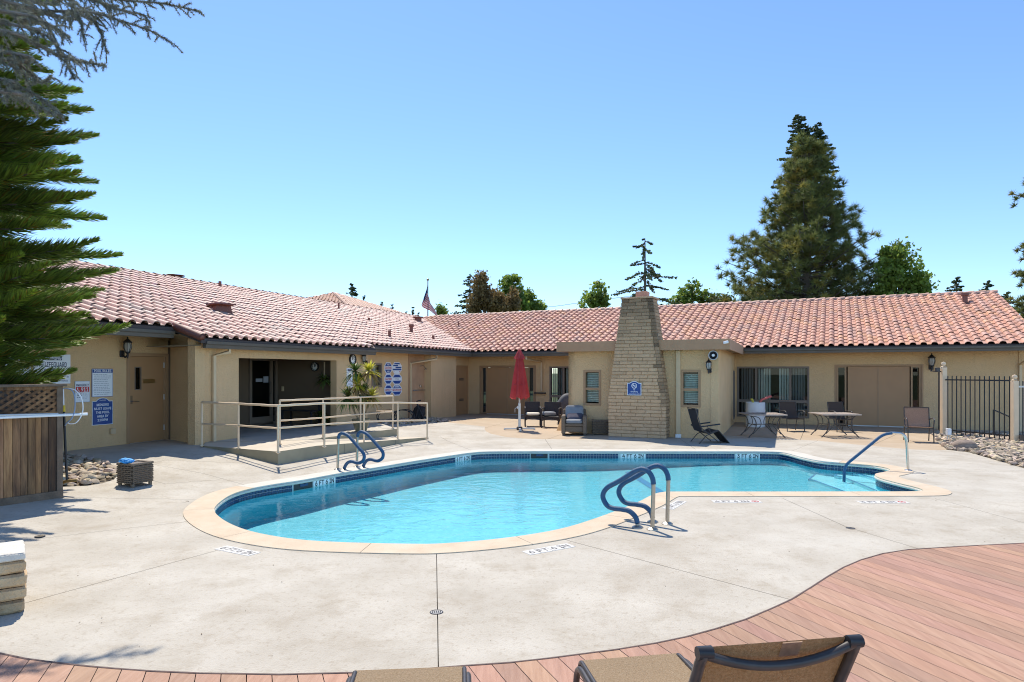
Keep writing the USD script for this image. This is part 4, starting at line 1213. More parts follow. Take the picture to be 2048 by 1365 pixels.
# ---- pool ladder rails and the stair rail
def loop_plane(pa, pb):
    d = pb[:2] - pa[:2]
    yaw = math.atan2(d[1], d[0])
    return Wall(pa[:2], yaw)
def ladder_rail(label, w, blue, steel, feet, off=(0, 0), r_=.024, group=None):
    off = np.array([off[0], off[1], 0.0])
    th = Thing('ladder_rail', label, 'pool rail', w.pt(0, 0) + off, group=group)
    P = lambda L_: np.array([w.pt(*q) for q in L_]) + off
    th.part('blue_cover', MB().tube(P(blue), r_ * 1.25, 12), 'blue_cover', world=True, smooth=True)
    for s_ in steel:
        th.part('steel_post', MB().tube(P(s_), r_, 12), 'brushed', world=True, smooth=True)
    for u in feet:
        b = w.pt(u, 0) + off
        th.part('escutcheon', (lambda m: (m[0] + b, m[1]))(tri(lathe([(r_, .03), (.045, .022), (.066, .008), (.068, 0)], 18))), 'brushed', world=True, smooth=40)
def spl(pts, k=5):
    """smooth curve through the points (Catmull-Rom)"""
    p = np.asarray(pts, float); p = np.vstack([2 * p[0] - p[1], p, 2 * p[-1] - p[-2]]); o = []
    for i in range(1, len(p) - 2):
        for t in np.linspace(0, 1, k, endpoint=False):
            a, b, c, d = p[i - 1:i + 3]
            o.append(.5 * (2 * b + (c - a) * t + (2 * a - 5 * b + 4 * c - d) * t * t + (3 * b - a - 3 * c + d) * t ** 3))
    o.append(p[-2])
    return np.array(o)
f1, f2 = G(1275, 1055.6), G(1304.7, 1059.6)
wn_ = loop_plane(f1, f2)
px_ = lambda L_, w: [w.at(*q) for q in L_]
b1 = spl(px_([(1274.9, 1047), (1271, 1034.6), (1259, 1023), (1243, 1019), (1226, 1017), (1214, 1011), (1206, 996), (1208, 984), (1217, 974), (1232, 966), (1246, 958), (1260, 949), (1272, 942), (1285.5, 938.5), (1298, 945), (1305, 957), (1307, 969)], wn_))
s1 = [px_([(1274.9, 1048), (1275, 1056)], wn_), px_([(1307, 968), (1306, 1010), (1304.7, 1060)], wn_)]
s1 = [[a + np.array([0, 0]) for a in s_] for s_ in s1]
u1_, u2_ = wn_.at(1275, 1055.6)[0], wn_.at(1304.7, 1059.6)[0]
ladder_rail('blue covered ladder rail at the near edge, in front of its twin', wn_, b1, s1, (u1_, u2_))
o_ = G(1334.5, 1048.5) - f2
ladder_rail('blue covered ladder rail at the near edge, farther one beside the slanted marker', wn_, b1, s1, (u1_, u2_), o_)
f1, f2 = G(675.4, 939.6), G(687, 940.8)
wf_ = loop_plane(f1, f2)
b2 = spl(px_([(676.6, 877), (679, 870), (685, 867), (695, 871), (704, 880), (716, 894), (726, 906), (728.5, 914), (726, 922), (718, 926.5), (711, 925.5), (704, 923.5), (697, 925), (692, 930), (688.5, 937)], wf_))
s2 = [px_([(688.2, 936.5), (687.5, 941)], wf_), px_([(676.6, 876), (675.4, 940)], wf_)]
u1_, u2_ = wf_.at(687, 940.8)[0], wf_.at(675.4, 939.6)[0]
ladder_rail('blue covered ladder rail by the ramp, left one of the far pair', wf_, b2, s2, (u1_, u2_))
ladder_rail('blue covered ladder rail by the ramp, right one of the far pair', wf_, b2, s2, (u1_, u2_), G(713.6, 935) - f1)
pa = at_z(1688, 964, WZ - .12); pb = G(1816.5, 942)
ws_ = loop_plane(pa, pb)
sr = Thing('stair_handrail', 'long sloping handrail over the pool steps, blue sleeve ending in chrome', 'pool rail', pb)
pth = bend(px_([(1688, 964), (1689, 932), (1768, 867.5), (1812, 866), (1816.5, 942)], ws_), [0, .12, .12, .16, 0], 7)
cutu = ws_.at(1784, 866)[0]
bl = np.array([p for p in pth if p[0] <= cutu] + [(cutu, ws_.at(1784, 866.3)[1])]); stl = np.array([(cutu - .02, ws_.at(1784, 866.3)[1])] + [p for p in pth if p[0] > cutu])
sr.part('blue_cover', MB().tube([ws_.pt(*q) for q in bl], .027, 12), 'blue_cover', world=True, smooth=True)
sr.part('chrome_tube', MB().tube([ws_.pt(*q) for q in stl], .0225, 12), 'metal', world=True, smooth=True)
sr.part('escutcheon', (lambda m: (m[0] + pb, m[1]))(tri(lathe([(.022, .03), (.045, .022), (.07, .008), (.072, 0)], 18))), 'metal', world=True, smooth=40)

# ---- closed umbrella
p = G(1039, 860.5); Yu = p[1]
um = Thing('patio_umbrella', 'closed red patio umbrella standing on a grey cross base', 'umbrella', p)
zz = lambda y: at_y(1039, y, Yu)[2]
m_ = Yu / FPX
um.part('pole', MB().tube([[0, 0, .06], [0, 0, zz(703)]], .03, 12), 'aluminium', smooth=True)
um.part('mast_sleeve', MB().span((-.042, -.042, .05), (.042, .042, zz(806)), .01), 'aluminium')
um.part('crank', MB().box((-.05, -.02, zz(815)), (.06, .06, .09), 0, .01).tube([[-.08, -.02, zz(815)], [-.14, -.02, zz(818)], [-.14, -.02, zz(825)]], .01, 6), 'aluminium')
def folded(z_top, z_bot, r_top, r_bot, nf, depth, seed, hem=.0):
    r = np.random.default_rng(seed); na, nz = nf * 8, 14
    ang = np.linspace(0, 2 * np.pi, na, endpoint=False); v = []
    ph = r.uniform(0, 6, nf)
    for i in range(nz):
        t = i / (nz - 1)
        rr = r_top + (r_bot - r_top) * t ** .8
        fold = 1 + depth * np.cos(ang * nf) * (0.35 + .65 * t) + .05 * np.cos(ang * 3 + 1 + t)
        z = z_top + (z_bot - z_top) * t + hem * t * (np.cos(ang * nf) * .5)
        v.append(np.column_stack([rr * fold * np.cos(ang), rr * fold * np.sin(ang), z]))
    v = np.vstack(v); f = []
    for i in range(nz - 1):
        for k_ in range(na):
            f.append([i * na + k_, i * na + (k_ + 1) % na, (i + 1) * na + (k_ + 1) % na, (i + 1) * na + k_])
    return v, np.array(f)
um.part('canopy', folded(zz(706), zz(797), .06, 16.5 * m_, 7, .27, 4, .09), 'umbrella', smooth=40)
um.part('top_valance', folded(zz(699.5), zz(718.5), .02, 10.5 * m_, 8, .12, 5, .02), 'umbrella', smooth=40)
um.part('tie_strap', (lambda m: (m[0] + [0, 0, zz(770)], m[1]))(tri(lathe([(13.4 * m_, -.02), (13.8 * m_, 0), (13.4 * m_, .02)], 24))), 'umbrella')
for a in (0.05, math.pi / 2 + .05):
    for sgn in (-1, 1):
        d = np.array([math.cos(a), math.sin(a)]) * sgn
        k = MB().box((*(d * .24), .045), (.44, .065, .045), a, .006); k.box((*(d * .46), .03), (.05, .08, .06), a, .01)
        um.part('base_arm', k, 'aluminium')
um.part('base_hub', MB().span((-.09, -.09, .0), (.09, .09, .1), .02), 'bronze_metal')

# ---- seating builders (front towards -y)
def cushion(size, puff=.35, seed=0):
    m = trimesh.creation.icosphere(3); v = np.array(m.vertices)
    e = .38
    v = np.sign(v) * np.abs(v) ** e
    v /= np.abs(v).max(0)
    edge = np.clip(1 - np.maximum(np.abs(v[:, 0]), np.abs(v[:, 1])) ** 4, 0, 1)
    v[:, 2] *= (1 - puff) + puff * edge
    v[:, 2] += .12 * (meshkit.fbm(v * 1.7 + seed * 3.1, 3, seed) - .5)
    return v * np.array(size) / 2, np.array(m.faces)
def wicker_chair(label, loc, rz, mat='wicker_black', w=.56, d=.55, back=.80, group=None):
    th = Thing('wicker_chair', label, 'chair', loc, rz, group=group)
    hw = w / 2
    for sx in (-1, 1):
        th.part('leg', MB().span((sx * hw - .02, -d / 2 - .02, 0), (sx * hw + .02, -d / 2 + .02, .60), .005), mat)
        th.part('leg', MB().span((sx * hw - .02, d / 2 - .02, 0), (sx * hw + .02, d / 2 + .02, .60), .005), mat)
        k = MB().tube(bend([(sx * hw, -d / 2, .56), (sx * hw, -d / 2, .61), (sx * hw, 0, .62), (sx * hw, d / 2, .62)], .05), .024, 8); th.part('armrest', k, mat, smooth=50)
        th.part('side_panel', MB().span((sx * hw - .012, -d / 2 + .02, .3), (sx * hw + .012, d / 2 - .02, .42), .004), mat)
    th.part('seat', MB().span((-hw, -d / 2, .31), (hw, d / 2, .36), .01), mat)
    t = np.linspace(0, math.pi, 12); k = MB()
    top = [(-hw, -d / 2 - .012, .31)] + [(hw, -d / 2 - .012, .31)] + [(hw * math.cos(a), -d / 2 - .012, .18 + .09 * math.sin(a)) for a in t]
    pg = Polygon([(x, z) for x, y, z in top]); m = trimesh.creation.extrude_polygon(pg, .02, engine='earcut'); v = np.array(m.vertices)
    th.part('apron', (np.column_stack([v[:, 0], v[:, 2] - d / 2 - .02, v[:, 1]]), m.faces), mat)
    pg = sbox(-hw, .36, hw, back).buffer(-.03).buffer(.03); m = trimesh.creation.extrude_polygon(pg, .04, engine='earcut'); v = np.array(m.vertices)
    vb = np.column_stack([v[:, 0], d / 2 - .02 + v[:, 2] + (v[:, 1] - .36) * .22, v[:, 1]])
    th.part('backrest', (vb, m.faces), mat)
    return th
a = wicker_chair('dark wicker chair with cream seat cushion behind the red umbrella', G(1066, 854.5) + [0, .27, 0], .0, w=.50, d=.5)
c_ = cushion((.46, .44, .1), .3, 1); a.part('seat_cushion', (c_[0] + [0, -.02, .41], c_[1]), 'cushion_cream', smooth=True)
a = wicker_chair('dark wicker chair with a crumpled grey pillow, beside the cream cushioned one', G(1104, 856.5) + [0, .27, 0], -.2, w=.56, d=.52)
c_ = cushion((.44, .40, .15), .5, 2); a.part('pillow', (xf(c_[0] + [0, 0, 0], (-.1, 0.02, .44), .5), c_[1]), 'cushion_grey', smooth=True)
# deep lounge chair
p = G(1151, 872) + [0, .36, 0]
lc = Thing('lounge_chair', 'deep dark wicker armchair with grey cushions by the fireplace room window', 'armchair', p, -.12)
for sx in (-1, 1):
    lc.part('arm', MB().span((sx * .30 - .055, -.36, .05), (sx * .30 + .055, .34, .56), .02), 'wicker')
    for sy in (-1, 1):
        lc.part('foot', MB().span((sx * .30 - .03, sy * .3 - .03, 0), (sx * .30 + .03, sy * .3 + .03, .06)), 'bronze_metal')
lc.part('seat_base', MB().span((-.25, -.33, .27), (.25, .33, .33), .01), 'wicker')
lc.part('seat_shell', MB().span((-.25, -.30, .10), (.25, -.27, .26), .01), 'wicker')
bk_ = MB().span((-.33, .30, .06), (.33, .37, .72), .03); lc.part('backrest', bk_, 'wicker')
c_ = cushion((.50, .62, .13), .25, 3); lc.part('seat_cushion', (c_[0] + [0, -.04, .385], c_[1]), 'cushion_grey', smooth=True)
c_ = cushion((.52, .42, .17), .45, 4); v = c_[0]; a_ = math.radians(72); lc.part('back_cushion', (np.column_stack([v[:, 0], v[:, 1] * math.cos(a_) - v[:, 2] * math.sin(a_), v[:, 1] * math.sin(a_) + v[:, 2] * math.cos(a_)]) + [0, .19, .62], c_[1]), 'cushion_grey', smooth=True)
c_ = cushion((.46, .26, .14), .5, 6); v = c_[0]; a_ = math.radians(40); lc.part('loose_pillow', (np.column_stack([v[:, 0], v[:, 1] * math.cos(a_) - v[:, 2] * math.sin(a_), v[:, 1] * math.sin(a_) + v[:, 2] * math.cos(a_)]) + [.02, .05, .5], c_[1]), 'cushion_dark', smooth=True)
# open weave wicker cube
def wicker_box(label, P0, P1, P2, h, mat, leg=.05, glass=True, rows=9):
    d1, d2 = P1[:2] - P0[:2], P2[:2] - P0[:2]
    l1, l2 = np.linalg.norm(d1), np.linalg.norm(d2)
    yaw = math.atan2(d2[1], d2[0])
    th = Thing('wicker_table', label, 'side table', P0, yaw)
    # local x along P0->P2, y towards P1
    y1 = l1
    for x in (0.025, l2 - .025):
        for y in (.025, y1 - .025):
            th.part('leg', MB().span((x - .02, y - .02, 0), (x + .02, y + .02, h), .004), mat)
    for (o, ax, L_) in (((0, 0), 0, l2), ((0, y1), 0, l2), ((0, 0), 1, y1), ((l2, 0), 1, y1)):
        k = MB()
        hs_ = (h - leg - .03) / rows
        for r_ in range(rows):
            n_ = max(6, int(L_ / .05)); 
            z = leg + hs_ * (r_ + .5)
            s_ = np.linspace(0, L_, n_ + 1)
            w_ = .006 * np.where((np.arange(n_ + 1) + r_) % 2, 1, -1)
            pts = [(o[0] + (s if ax == 0 else w), o[1] + (w if ax == 0 else s), z) for s, w in zip(s_, w_)]
            k.tube(pts, hs_ * .47, 5, False)
        for s in np.linspace(.02, L_ - .02, max(5, int(L_ / .1))):
            k.tube([(o[0] + (s if ax == 0 else 0), o[1] + (0 if ax == 0 else s), leg), (o[0] + (s if ax == 0 else 0), o[1] + (0 if ax == 0 else s), h - .02)], .008, 5, False)
        th.part('woven_side', k, mat, kind='stuff')
    if glass: th.part('inner_lining', MB().span((.012, .012, leg + .02), (l2 - .012, y1 - .012, h - .03)), mat)
    k = MB()
    for lo, hi in (((-.012, -.012), (l2 + .012, .035)), ((-.012, y1 - .035), (l2 + .012, y1 + .012)), ((-.012, .035), (.035, y1 - .035)), ((l2 - .035, .035), (l2 + .012, y1 - .035))):
        k.span((*lo, h - .02), (*hi, h + .012), .005)
    th.part('top_rim', k, mat)
    th.part('top_panel', MB().span((.03, .03, h - .02), (l2 - .03, y1 - .03, h - .004)), 'table_dark' if glass else mat)
    return th
P0, P1, P2 = G(264.5, 977), G(227.5, 972.5), G(305.5, 969.5)
hh = at_y(264, 930, P0[1])[2] - P0[2]
wicker_box('brown wicker side table standing alone on the paving by the stone bed', P0, P1, P2, hh, 'wicker', .055)
cl = tri(trimesh.creation.icosphere(3)); v = cl[0] * [.10, .065, .04]; v = v * (1 + .9 * (meshkit.fbm(cl[0] * 3.3, 3, 8) - .5))[:, None]
cpos = (P0 + (P1 - P0) * .55 + (P2 - P0) * .22) + [0, 0, hh + .03]
lone('blue_cloth', (v + cpos, cl[1]), 'cloth_blue', 'crumpled bright blue cloth lying on the brown wicker side table', 'cloth', smooth=40)
P0 = G(1185, 870); e_ = np.array([.47, -.06, 0]); n__ = np.array([.06, .45, 0])
wicker_box('black open weave wicker cube between the grey armchair and the chimney', P0, P0 + n__, P0 + e_, .42, 'wicker', .03, True, 8)

# covered grill, board
p = at_z(1143, 850, 0); p = np.array([p[0], p[1] + .4, 0])
g = Thing('covered_grill', 'barbecue under a dark cover half hidden by the fireplace room', 'grill', p)
v, f = tri(trimesh.creation.icosphere(3)); v = np.sign(v) * np.abs(v) ** .5; v[:, 0] *= .55; v[:, 1] *= .32; v[:, 2] = v[:, 2] * .5 + .55
top = np.clip((v[:, 2] - .55) / .5, 0, 1); v[:, 0] *= 1 - .45 * top; v[:, 1] *= 1 - .3 * top
v += .03 * (meshkit.fbm(v * 6, 3, 2) - .5)[:, None]; v[:, 2] = np.maximum(v[:, 2], .04)
g.part('cover', (v, f), 'cover_grey', smooth=35)
g.part('wheel', MB().tube([(-.4, -.25, .06), (-.4, -.2, .06)], .06, 12), 'black_metal')
p = G(1119, 862)
lone('leaning_board', MB().add([p + q for q in (np.array([-.09, 0, .0]), np.array([.22, -.02, .0]), np.array([.24, .26, .36]), np.array([.07, .28, .36]), np.array([-.09, .03, .0]), np.array([.22, .01, .0]), np.array([.24, .29, .36]), np.array([.07, .31, .36]))], [[0, 1, 2, 3], [7, 6, 5, 4], [0, 4, 5, 1], [1, 5, 6, 2], [2, 6, 7, 3], [3, 7, 4, 0]]), 'raw_wood', 'pale orange wooden board leaning between the wicker chairs and the lounge chair', 'board')

# zero gravity recliner (side on, head to the left)
p0 = G(1410, 888); wz = Wall((p0 + [0, .28, 0])[:2], .12)
zg = Thing('folding_recliner', 'black folding recliner chair in the shade of the fireplace room', 'recliner', wz.pt(0, 0), .12)
Z = lambda L_, o: [wz.pt(*wz.at(*q), o) for q in L_]
back, seat, legp = [(1384, 819), (1388, 838), (1396, 861)], [(1396, 861), (1410, 866), (1427, 859)], [(1427, 859), (1437, 870), (1451, 886)]
for nm, L_ in (('back_sling', back), ('seat_sling', seat), ('leg_sling', legp)):
    a_, b_ = np.array(Z(L_, .24)), np.array(Z(L_, -.24)); n_ = len(L_)
    v = np.vstack([a_, b_, a_ - [0, 0, .015], b_ - [0, 0, .015]])
    f = [[i, i + 1, i + 1 + n_, i + n_] for i in range(n_ - 1)] + [[i + 2 * n_, i + 3 * n_, i + 1 + 3 * n_, i + 1 + 2 * n_] for i in range(n_ - 1)]
    zg.part(nm, (v, f), 'black_cloth', world=True)
c_ = cushion((.36, .20, .09), .4, 9); zg.part('head_pillow', (xf(np.column_stack([c_[0][:, 2], c_[0][:, 0], c_[0][:, 1]]), wz.pt(*wz.at(1388, 825)) + [.02, 0, 0], .12), c_[1]), 'black_cloth', world=True, smooth=True)
for o in (.26, -.26):
    zg.part('side_frame', MB().tube(bend(Z([(1383, 817), (1396, 861), (1411, 866), (1427, 858), (1452, 887)], o), .05), .012, 6), 'bronze_metal', world=True)
    zg.part('front_leg', MB().tube(bend(Z([(1392, 853), (1403, 862), (1436, 889)], o * 1.05), .05), .012, 6), 'bronze_metal', world=True)
    zg.part('rear_leg', MB().tube(bend(Z([(1388, 888), (1404, 869), (1428, 860)], o * 1.05), .05), .012, 6), 'bronze_metal', world=True)
    zg.part('armrest', MB().tube(Z([(1391, 852), (1400, 851), (1430, 847)], o * 1.12), .018, 8), 'black_metal', world=True)
    zg.part('arm_support', MB().tube(Z([(1405, 851), (1413, 866)], o * 1.12), .008, 6), 'bronze_metal', world=True)
for q in ((1436, 889), (1388, 888), (1383, 817)):
    zg.part('cross_bar', MB().tube([Z([q], .27)[0], Z([q], -.27)[0]], .012, 6), 'bronze_metal', world=True)

# white drum with pool noodles
p = G(1518, 855.5) + [0, .31, 0]
sc_ = p[1] / FPX
dm = Thing('white_drum', 'white plastic drum holding pool noodles against the blind window', 'drum', p)
r_ = 18.6 * sc_
dm.part('barrel', lathe([(0, .02), (r_ * .95, 0), (r_, .03), (r_, .25), (r_ * 1.02, .27), (r_, .29), (r_, .53), (r_ * 1.02, .55), (r_, .57), (r_ * .99, .79), (r_ * .97, .8), (r_ * .94, .78), (r_ * .94, .1), (0, .1)], 28), 'plastic_white', smooth=40)
for nm, pts, m in (('pool noodle', [(.03, -.05, .3), (.14, -.06, .82), (.30, -.08, .93), (.48, -.08, 1.0)], 'noodle_red'), ('pool noodle', [(-.05, -.03, .3), (-.1, -.05, .8), (-.16, -.06, .92)], 'noodle_yellow')):
    th = Thing('pool_noodle', ('pink red' if 'red' in m else 'yellow') + ' foam noodle sticking out of the white drum', 'pool noodle', p)
    th.part('foam', MB().tube(spl(pts), .038, 10), m, smooth=True)

# dining tables and sling chairs
def dining_table(label, c, rz, w=1.05, d=.92, h=.64):
    th = Thing('patio_table', label, 'table', c, rz, group=None)
    n_ = 10
    for q in range(n_):
        x0 = -w / 2 + .05 + (w - .1) * q / n_
        th.part('slat', MB().span((x0 + .004, -d / 2 + .05, h - .025), (x0 + (w - .1) / n_ - .034, d / 2 - .05, h - .001), .004), 'table_slat')
    k = MB()
    for lo, hi in (((-w / 2, -d / 2), (w / 2, -d / 2 + .05)), ((-w / 2, d / 2 - .05), (w / 2, d / 2)), ((-w / 2, -d / 2 + .05), (-w / 2 + .05, d / 2 - .05)), ((w / 2 - .05, -d / 2 + .05), (w / 2, d / 2 - .05))):
        k.span((*lo, h - .035), (*hi, h), .004)
    k.span((-.03, -d / 2 + .05, h - .034), (.03, d / 2 - .05, h - .026))
    th.part('top_frame', k, 'table_slat')
    for sx in (-1, 1):
        for sy in (-1, 1):
            x, y = sx * (w / 2 - .06), sy * (d / 2 - .12)
            th.part('leg', MB().tube(spl([(x, y, h - .03), (x - sx * .12, y, h - .12), (x - sx * .17, y, h - .30), (x - sx * .10, y, .16), (x + sx * .04, y, 0)]), .014, 6), 'bronze_metal', smooth=True)
            th.part('scroll', MB().tube(spl([(x - sx * .02, y, h - .05), (x - sx * .24, y, h - .10), (x - sx * .30, y, h - .28), (x - sx * .22, y, .25), (x - sx * .08, y, .10)]), .010, 6), 'bronze_metal', smooth=True)
        th.part('cross_bar', MB().tube([(sx * (w / 2 - .22), -d / 2 + .12, h - .3), (sx * (w / 2 - .22), d / 2 - .12, h - .3)], .011, 6), 'bronze_metal')
    th.part('stretcher', MB().span((-w / 2 + .22, -.03, h - .31), (w / 2 - .22, .03, h - .29)), 'bronze_metal')
    th.part('centre_ring', lathe([(.03, h + .001), (.045, h + .004), (.05, h + .001)], 16), 'bronze_metal')
t1 = at_z(1538, 829.5, .64); t2 = at_z(1685.5, 829, .64)
dining_table('slatted metal patio table half in shade beside the white drum', (t1[0], t1[1] + .46, 0), -.03, w=1.03)
dining_table('slatted metal patio table in the sun before the brown double doors', (t2[0], t2[1] + .46, 0), -.02, w=1.05)
def sling_chair(label, c, rz, m, frame_m='bronze_metal', w=.56, group=None):
    th = Thing('sling_chair', label, 'chair', c, rz, group=group)
    hw = w / 2
    prof = [(-.26, .40), (-.1, .385), (.12, .37), (.20, .40), (.27, .60), (.33, .86)]
    pr = spl([(0, y, z) for y, z in prof], 4)[:, 1:]
    v = [[sx * (hw - .035), y, z] for y, z in pr for sx in (-1, 1)]
    n_ = len(pr); f = [[2 * i, 2 * i + 1, 2 * i + 3, 2 * i + 2] for i in range(n_ - 1)]
    v2 = np.vstack([v, np.array(v) - [0, .003, .008]]); f = np.vstack([f, np.array(f)[:, ::-1] + 2 * n_])
    ns = 4 * 3
    lo = [i for i in range(n_ - 1) if i < ns]; hi = [i for i in range(n_ - 1) if i >= ns]
    for nm, ids in (('seat', lo), ('backrest', hi)):
        ff = np.vstack([f[ids], f[[i + n_ - 1 for i in ids]]]); th.part(nm, (v2, ff), m)
    for sx in (-1, 1):
        x = sx * (hw - .02)
        th.part('side_rail', MB().tube([(x, y, z) for y, z in pr], .013, 6), frame_m, smooth=True)
        th.part('front_leg', MB().tube(bend([(x, -.27, 0), (x + sx * .0, -.22, .42), (x + sx * .02, -.24, .585), (x + sx * .02, -.12, .62), (x + sx * .02, .12, .60), (x, .26, .56)], .09), .015, 8), frame_m, smooth=True)
        th.part('rear_leg', MB().tube(bend([(x, .34, 0), (x, .24, .36), (x, .2, .40)], .03), .014, 8), frame_m, smooth=True)
    th.part('front_bar', MB().tube([(-hw + .02, -.245, .375), (hw - .02, -.245, .375)], .012, 6), frame_m)
    th.part('top_bar', MB().tube([(-hw + .02, .33, .865), (hw - .02, .33, .865)], .013, 6), frame_m)
    return th
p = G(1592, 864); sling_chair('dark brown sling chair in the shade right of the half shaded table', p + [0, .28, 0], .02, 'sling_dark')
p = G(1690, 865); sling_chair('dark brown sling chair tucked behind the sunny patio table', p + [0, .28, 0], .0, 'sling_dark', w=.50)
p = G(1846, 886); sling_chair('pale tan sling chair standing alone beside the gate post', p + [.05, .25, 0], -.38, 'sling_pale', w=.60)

# ---- picket fence, gate, path light
pf0 = at_z(1887, 872, 0); pf1 = np.array([12.66, 16.5, 0])
zt0, zt1 = at_y(1887, 735, pf0[1])[2], at_y(2029, 762, pf1[1])[2]
fe = Thing('picket_fence', 'black metal picket fence between two tan square posts', 'fence', pf0)
def fpost(p, zt_):
    k = fe.part('post', MB().span((p[0] - .065, p[1] - .065, -.1), (p[0] + .065, p[1] + .065, zt_), .008), 'rail_paint', world=True)
    v, f = lathe([(.05, 0), (.075, .015), (.03, .04), (.055, .075), (.06, .10), (.045, .14), (0, .155)], 14); fe.part('post_cap', (v + [p[0], p[1], zt_], f), 'rail_paint', world=True, smooth=40, under=k)
fpost(pf0, zt0); fpost(pf1, zt1)
d = pf1 - pf0; L_ = np.linalg.norm(d); yawf = math.atan2(d[1], d[0]); t = d / L_
for q in range(14):
    b = pf0 + t * (.13 + (L_ - .2) * q / 13.4)
    fe.part('picket', MB().span((b[0] - .009, b[1] - .009, .07), (b[0] + .009, b[1] + .009, 1.68)), 'black_metal', world=True)
for z in (.17, 1.57):
    k = MB().box((*((pf0 + pf1) / 2)[:2], z), (L_ - .13, .032, .035), yawf); fe.part('rail', k, 'black_metal', world=True)
gt = Thing('metal_gate', 'black metal gate seen edge on left of the tall gate post', 'gate', pf0)
g1 = np.array([pf0[0] + 1.2, pf0[1] + 2.3, 0]); gd_ = g1 - pf0; Lg = np.linalg.norm(gd_); yg = math.atan2(gd_[1], gd_[0])
wg = Wall((pf0 + gd_ / Lg * .1)[:2], yg)
k = frame(wg, (0, .08, 1.0, 1.9), .045, -.02, .02); gt.part('frame', k, 'black_metal', world=True)
for q in range(7):
    k = MB(); u = .045 + .91 * (q + .5) / 7; wg.slab(k, u - .01, .12, u + .01, 1.86, -.01, .01); gt.part('picket', k, 'black_metal', world=True)
k = MB(); wg.slab(k, .03, .9, .16, 1.12, -.04, .04, .005); gt.part('lock_box', k, 'black_metal', world=True)
k = MB().tube(wg.pts([(.1, 1.02, .04), (.1, 1.02, .1), (.0, 1.02, .1)]), .012, 6); gt.part('lever', k, 'metal', world=True)
k = MB().tube([pf0 + [-.05, 0, zt0 - .12], pf0 + [-.2, 0, zt0 - .12], pf0 + [-.36, .02, zt0 - .1]], .016, 6); k.box(pf0 + [-.17, 0, zt0 - .07], (.1, .09, .12), 0, .01); gt.part('closer', k, 'bronze_metal', world=True)
f2 = Thing('picket_fence', 'dark metal picket fence running out of the picture at the right edge', 'fence', pf1)
pe2 = pf1 + np.array([1.6, -.75, 0]); dd_ = pe2 - pf1; L2 = np.linalg.norm(dd_); y2 = math.atan2(dd_[1], dd_[0])
for q in range(22):
    b = pf1 + dd_ * (.05 + .95 * q / 21); f2.part('picket', MB().span((b[0] - .009, b[1] - .009, .1), (b[0] + .009, b[1] + .009, 1.56)), 'black_metal', world=True)
for z in (.2, 1.42):
    f2.part('rail', MB().box((*((pf1 + pe2) / 2)[:2], z), (L2, .035, .04), y2), 'aluminium' if z > 1 else 'black_metal', world=True)
f2.part('base_board', MB().box((*((pf1 + pe2) / 2 + [.03, -.12, 0])[:2], .1), (L2, .06, .22), y2), 'old_wood', world=True)
st = Thing('stair_rail', 'thin dark sloping hand rail behind the picket fence', 'handrail', (12.4, 17.6, 0))
q0, q1 = at_y(1987, 820, 17.9), at_y(2024, 836, 17.9)
st.part('post', MB().tube([[q0[0], 17.9, 0], q0], .018, 6), 'black_metal', world=True)
st.part('top_rail', MB().tube([q0, q1], .018, 6), 'black_metal', world=True)
st.part('low_rail', MB().tube([at_y(1985, 866, 17.9), at_y(2024, 880, 17.9)], .018, 6), 'black_metal', world=True)
p = G(1897, 884)
pl2 = Thing('path_light', 'small white topped path light standing in the river stones', 'path light', p)
for x in (-.035, .035): pl2.part('stake', MB().tube([(x, 0, 0), (x, 0, .2)], .012, 6), 'aluminium')
pl2.part('hood', MB().span((-.05, -.05, .17), (.05, .05, .34), .01), 'plastic_white')

# ---- stone block pier, left foreground
p = G(50, 1224)
pw_ = Wall(p[:2], math.radians(-12))
pier = Thing('stone_pier', 'low pier of split stone blocks with a pale cap at the left edge', 'stone pier', p)
Wp = Wall(p[:2], math.radians(38))
hb = .098
for r_ in range(4):
    j = (.0, .012, .014, .004)[r_]
    for q in range(2):
        L0 = -.42 - .42 * q + (0.12 if r_ % 2 else 0); L1 = j if q == 0 else -.42 + (0.12 if r_ % 2 else 0) - .004
        v, f = boxmesh((L1 - L0 - .004, hb - .006, .45), .018)
        m = trimesh.Trimesh(v, f, process=True).subdivide().subdivide().subdivide(); v = np.array(m.vertices); f = np.array(m.faces)
        v = v + np.array([(L0 + L1) / 2, hb * (r_ + .5), -.22 + j])
        v = Wp.pts(v)
        dn = meshkit.fbm(v * 14, 4, r_ + 5 * q) - .5
        c_ = v.mean(0); v = v + (v - c_) / np.linalg.norm(v - c_, axis=1, keepdims=True) * dn[:, None] * .03
        pier.part('block', (v, f), 'block_stone', world=True, smooth=35, tint=np.array([1, 1, 1]) * (.78, 1.0, 1.06, 1.0)[r_] * rng.uniform(.95, 1.05))
v, f = boxmesh((.92, .055, .48), .01); m = trimesh.Trimesh(v, f, process=True).subdivide().subdivide().subdivide(); v = np.array(m.vertices) + [-.455, hb * 4 + .028, -.23]
v = Wp.pts(v); v += .012 * (meshkit.fbm(v * 16, 3, 3) - .5)[:, None]
pier.part('cap', (v, m.faces), 'block_cap', world=True, smooth=35)

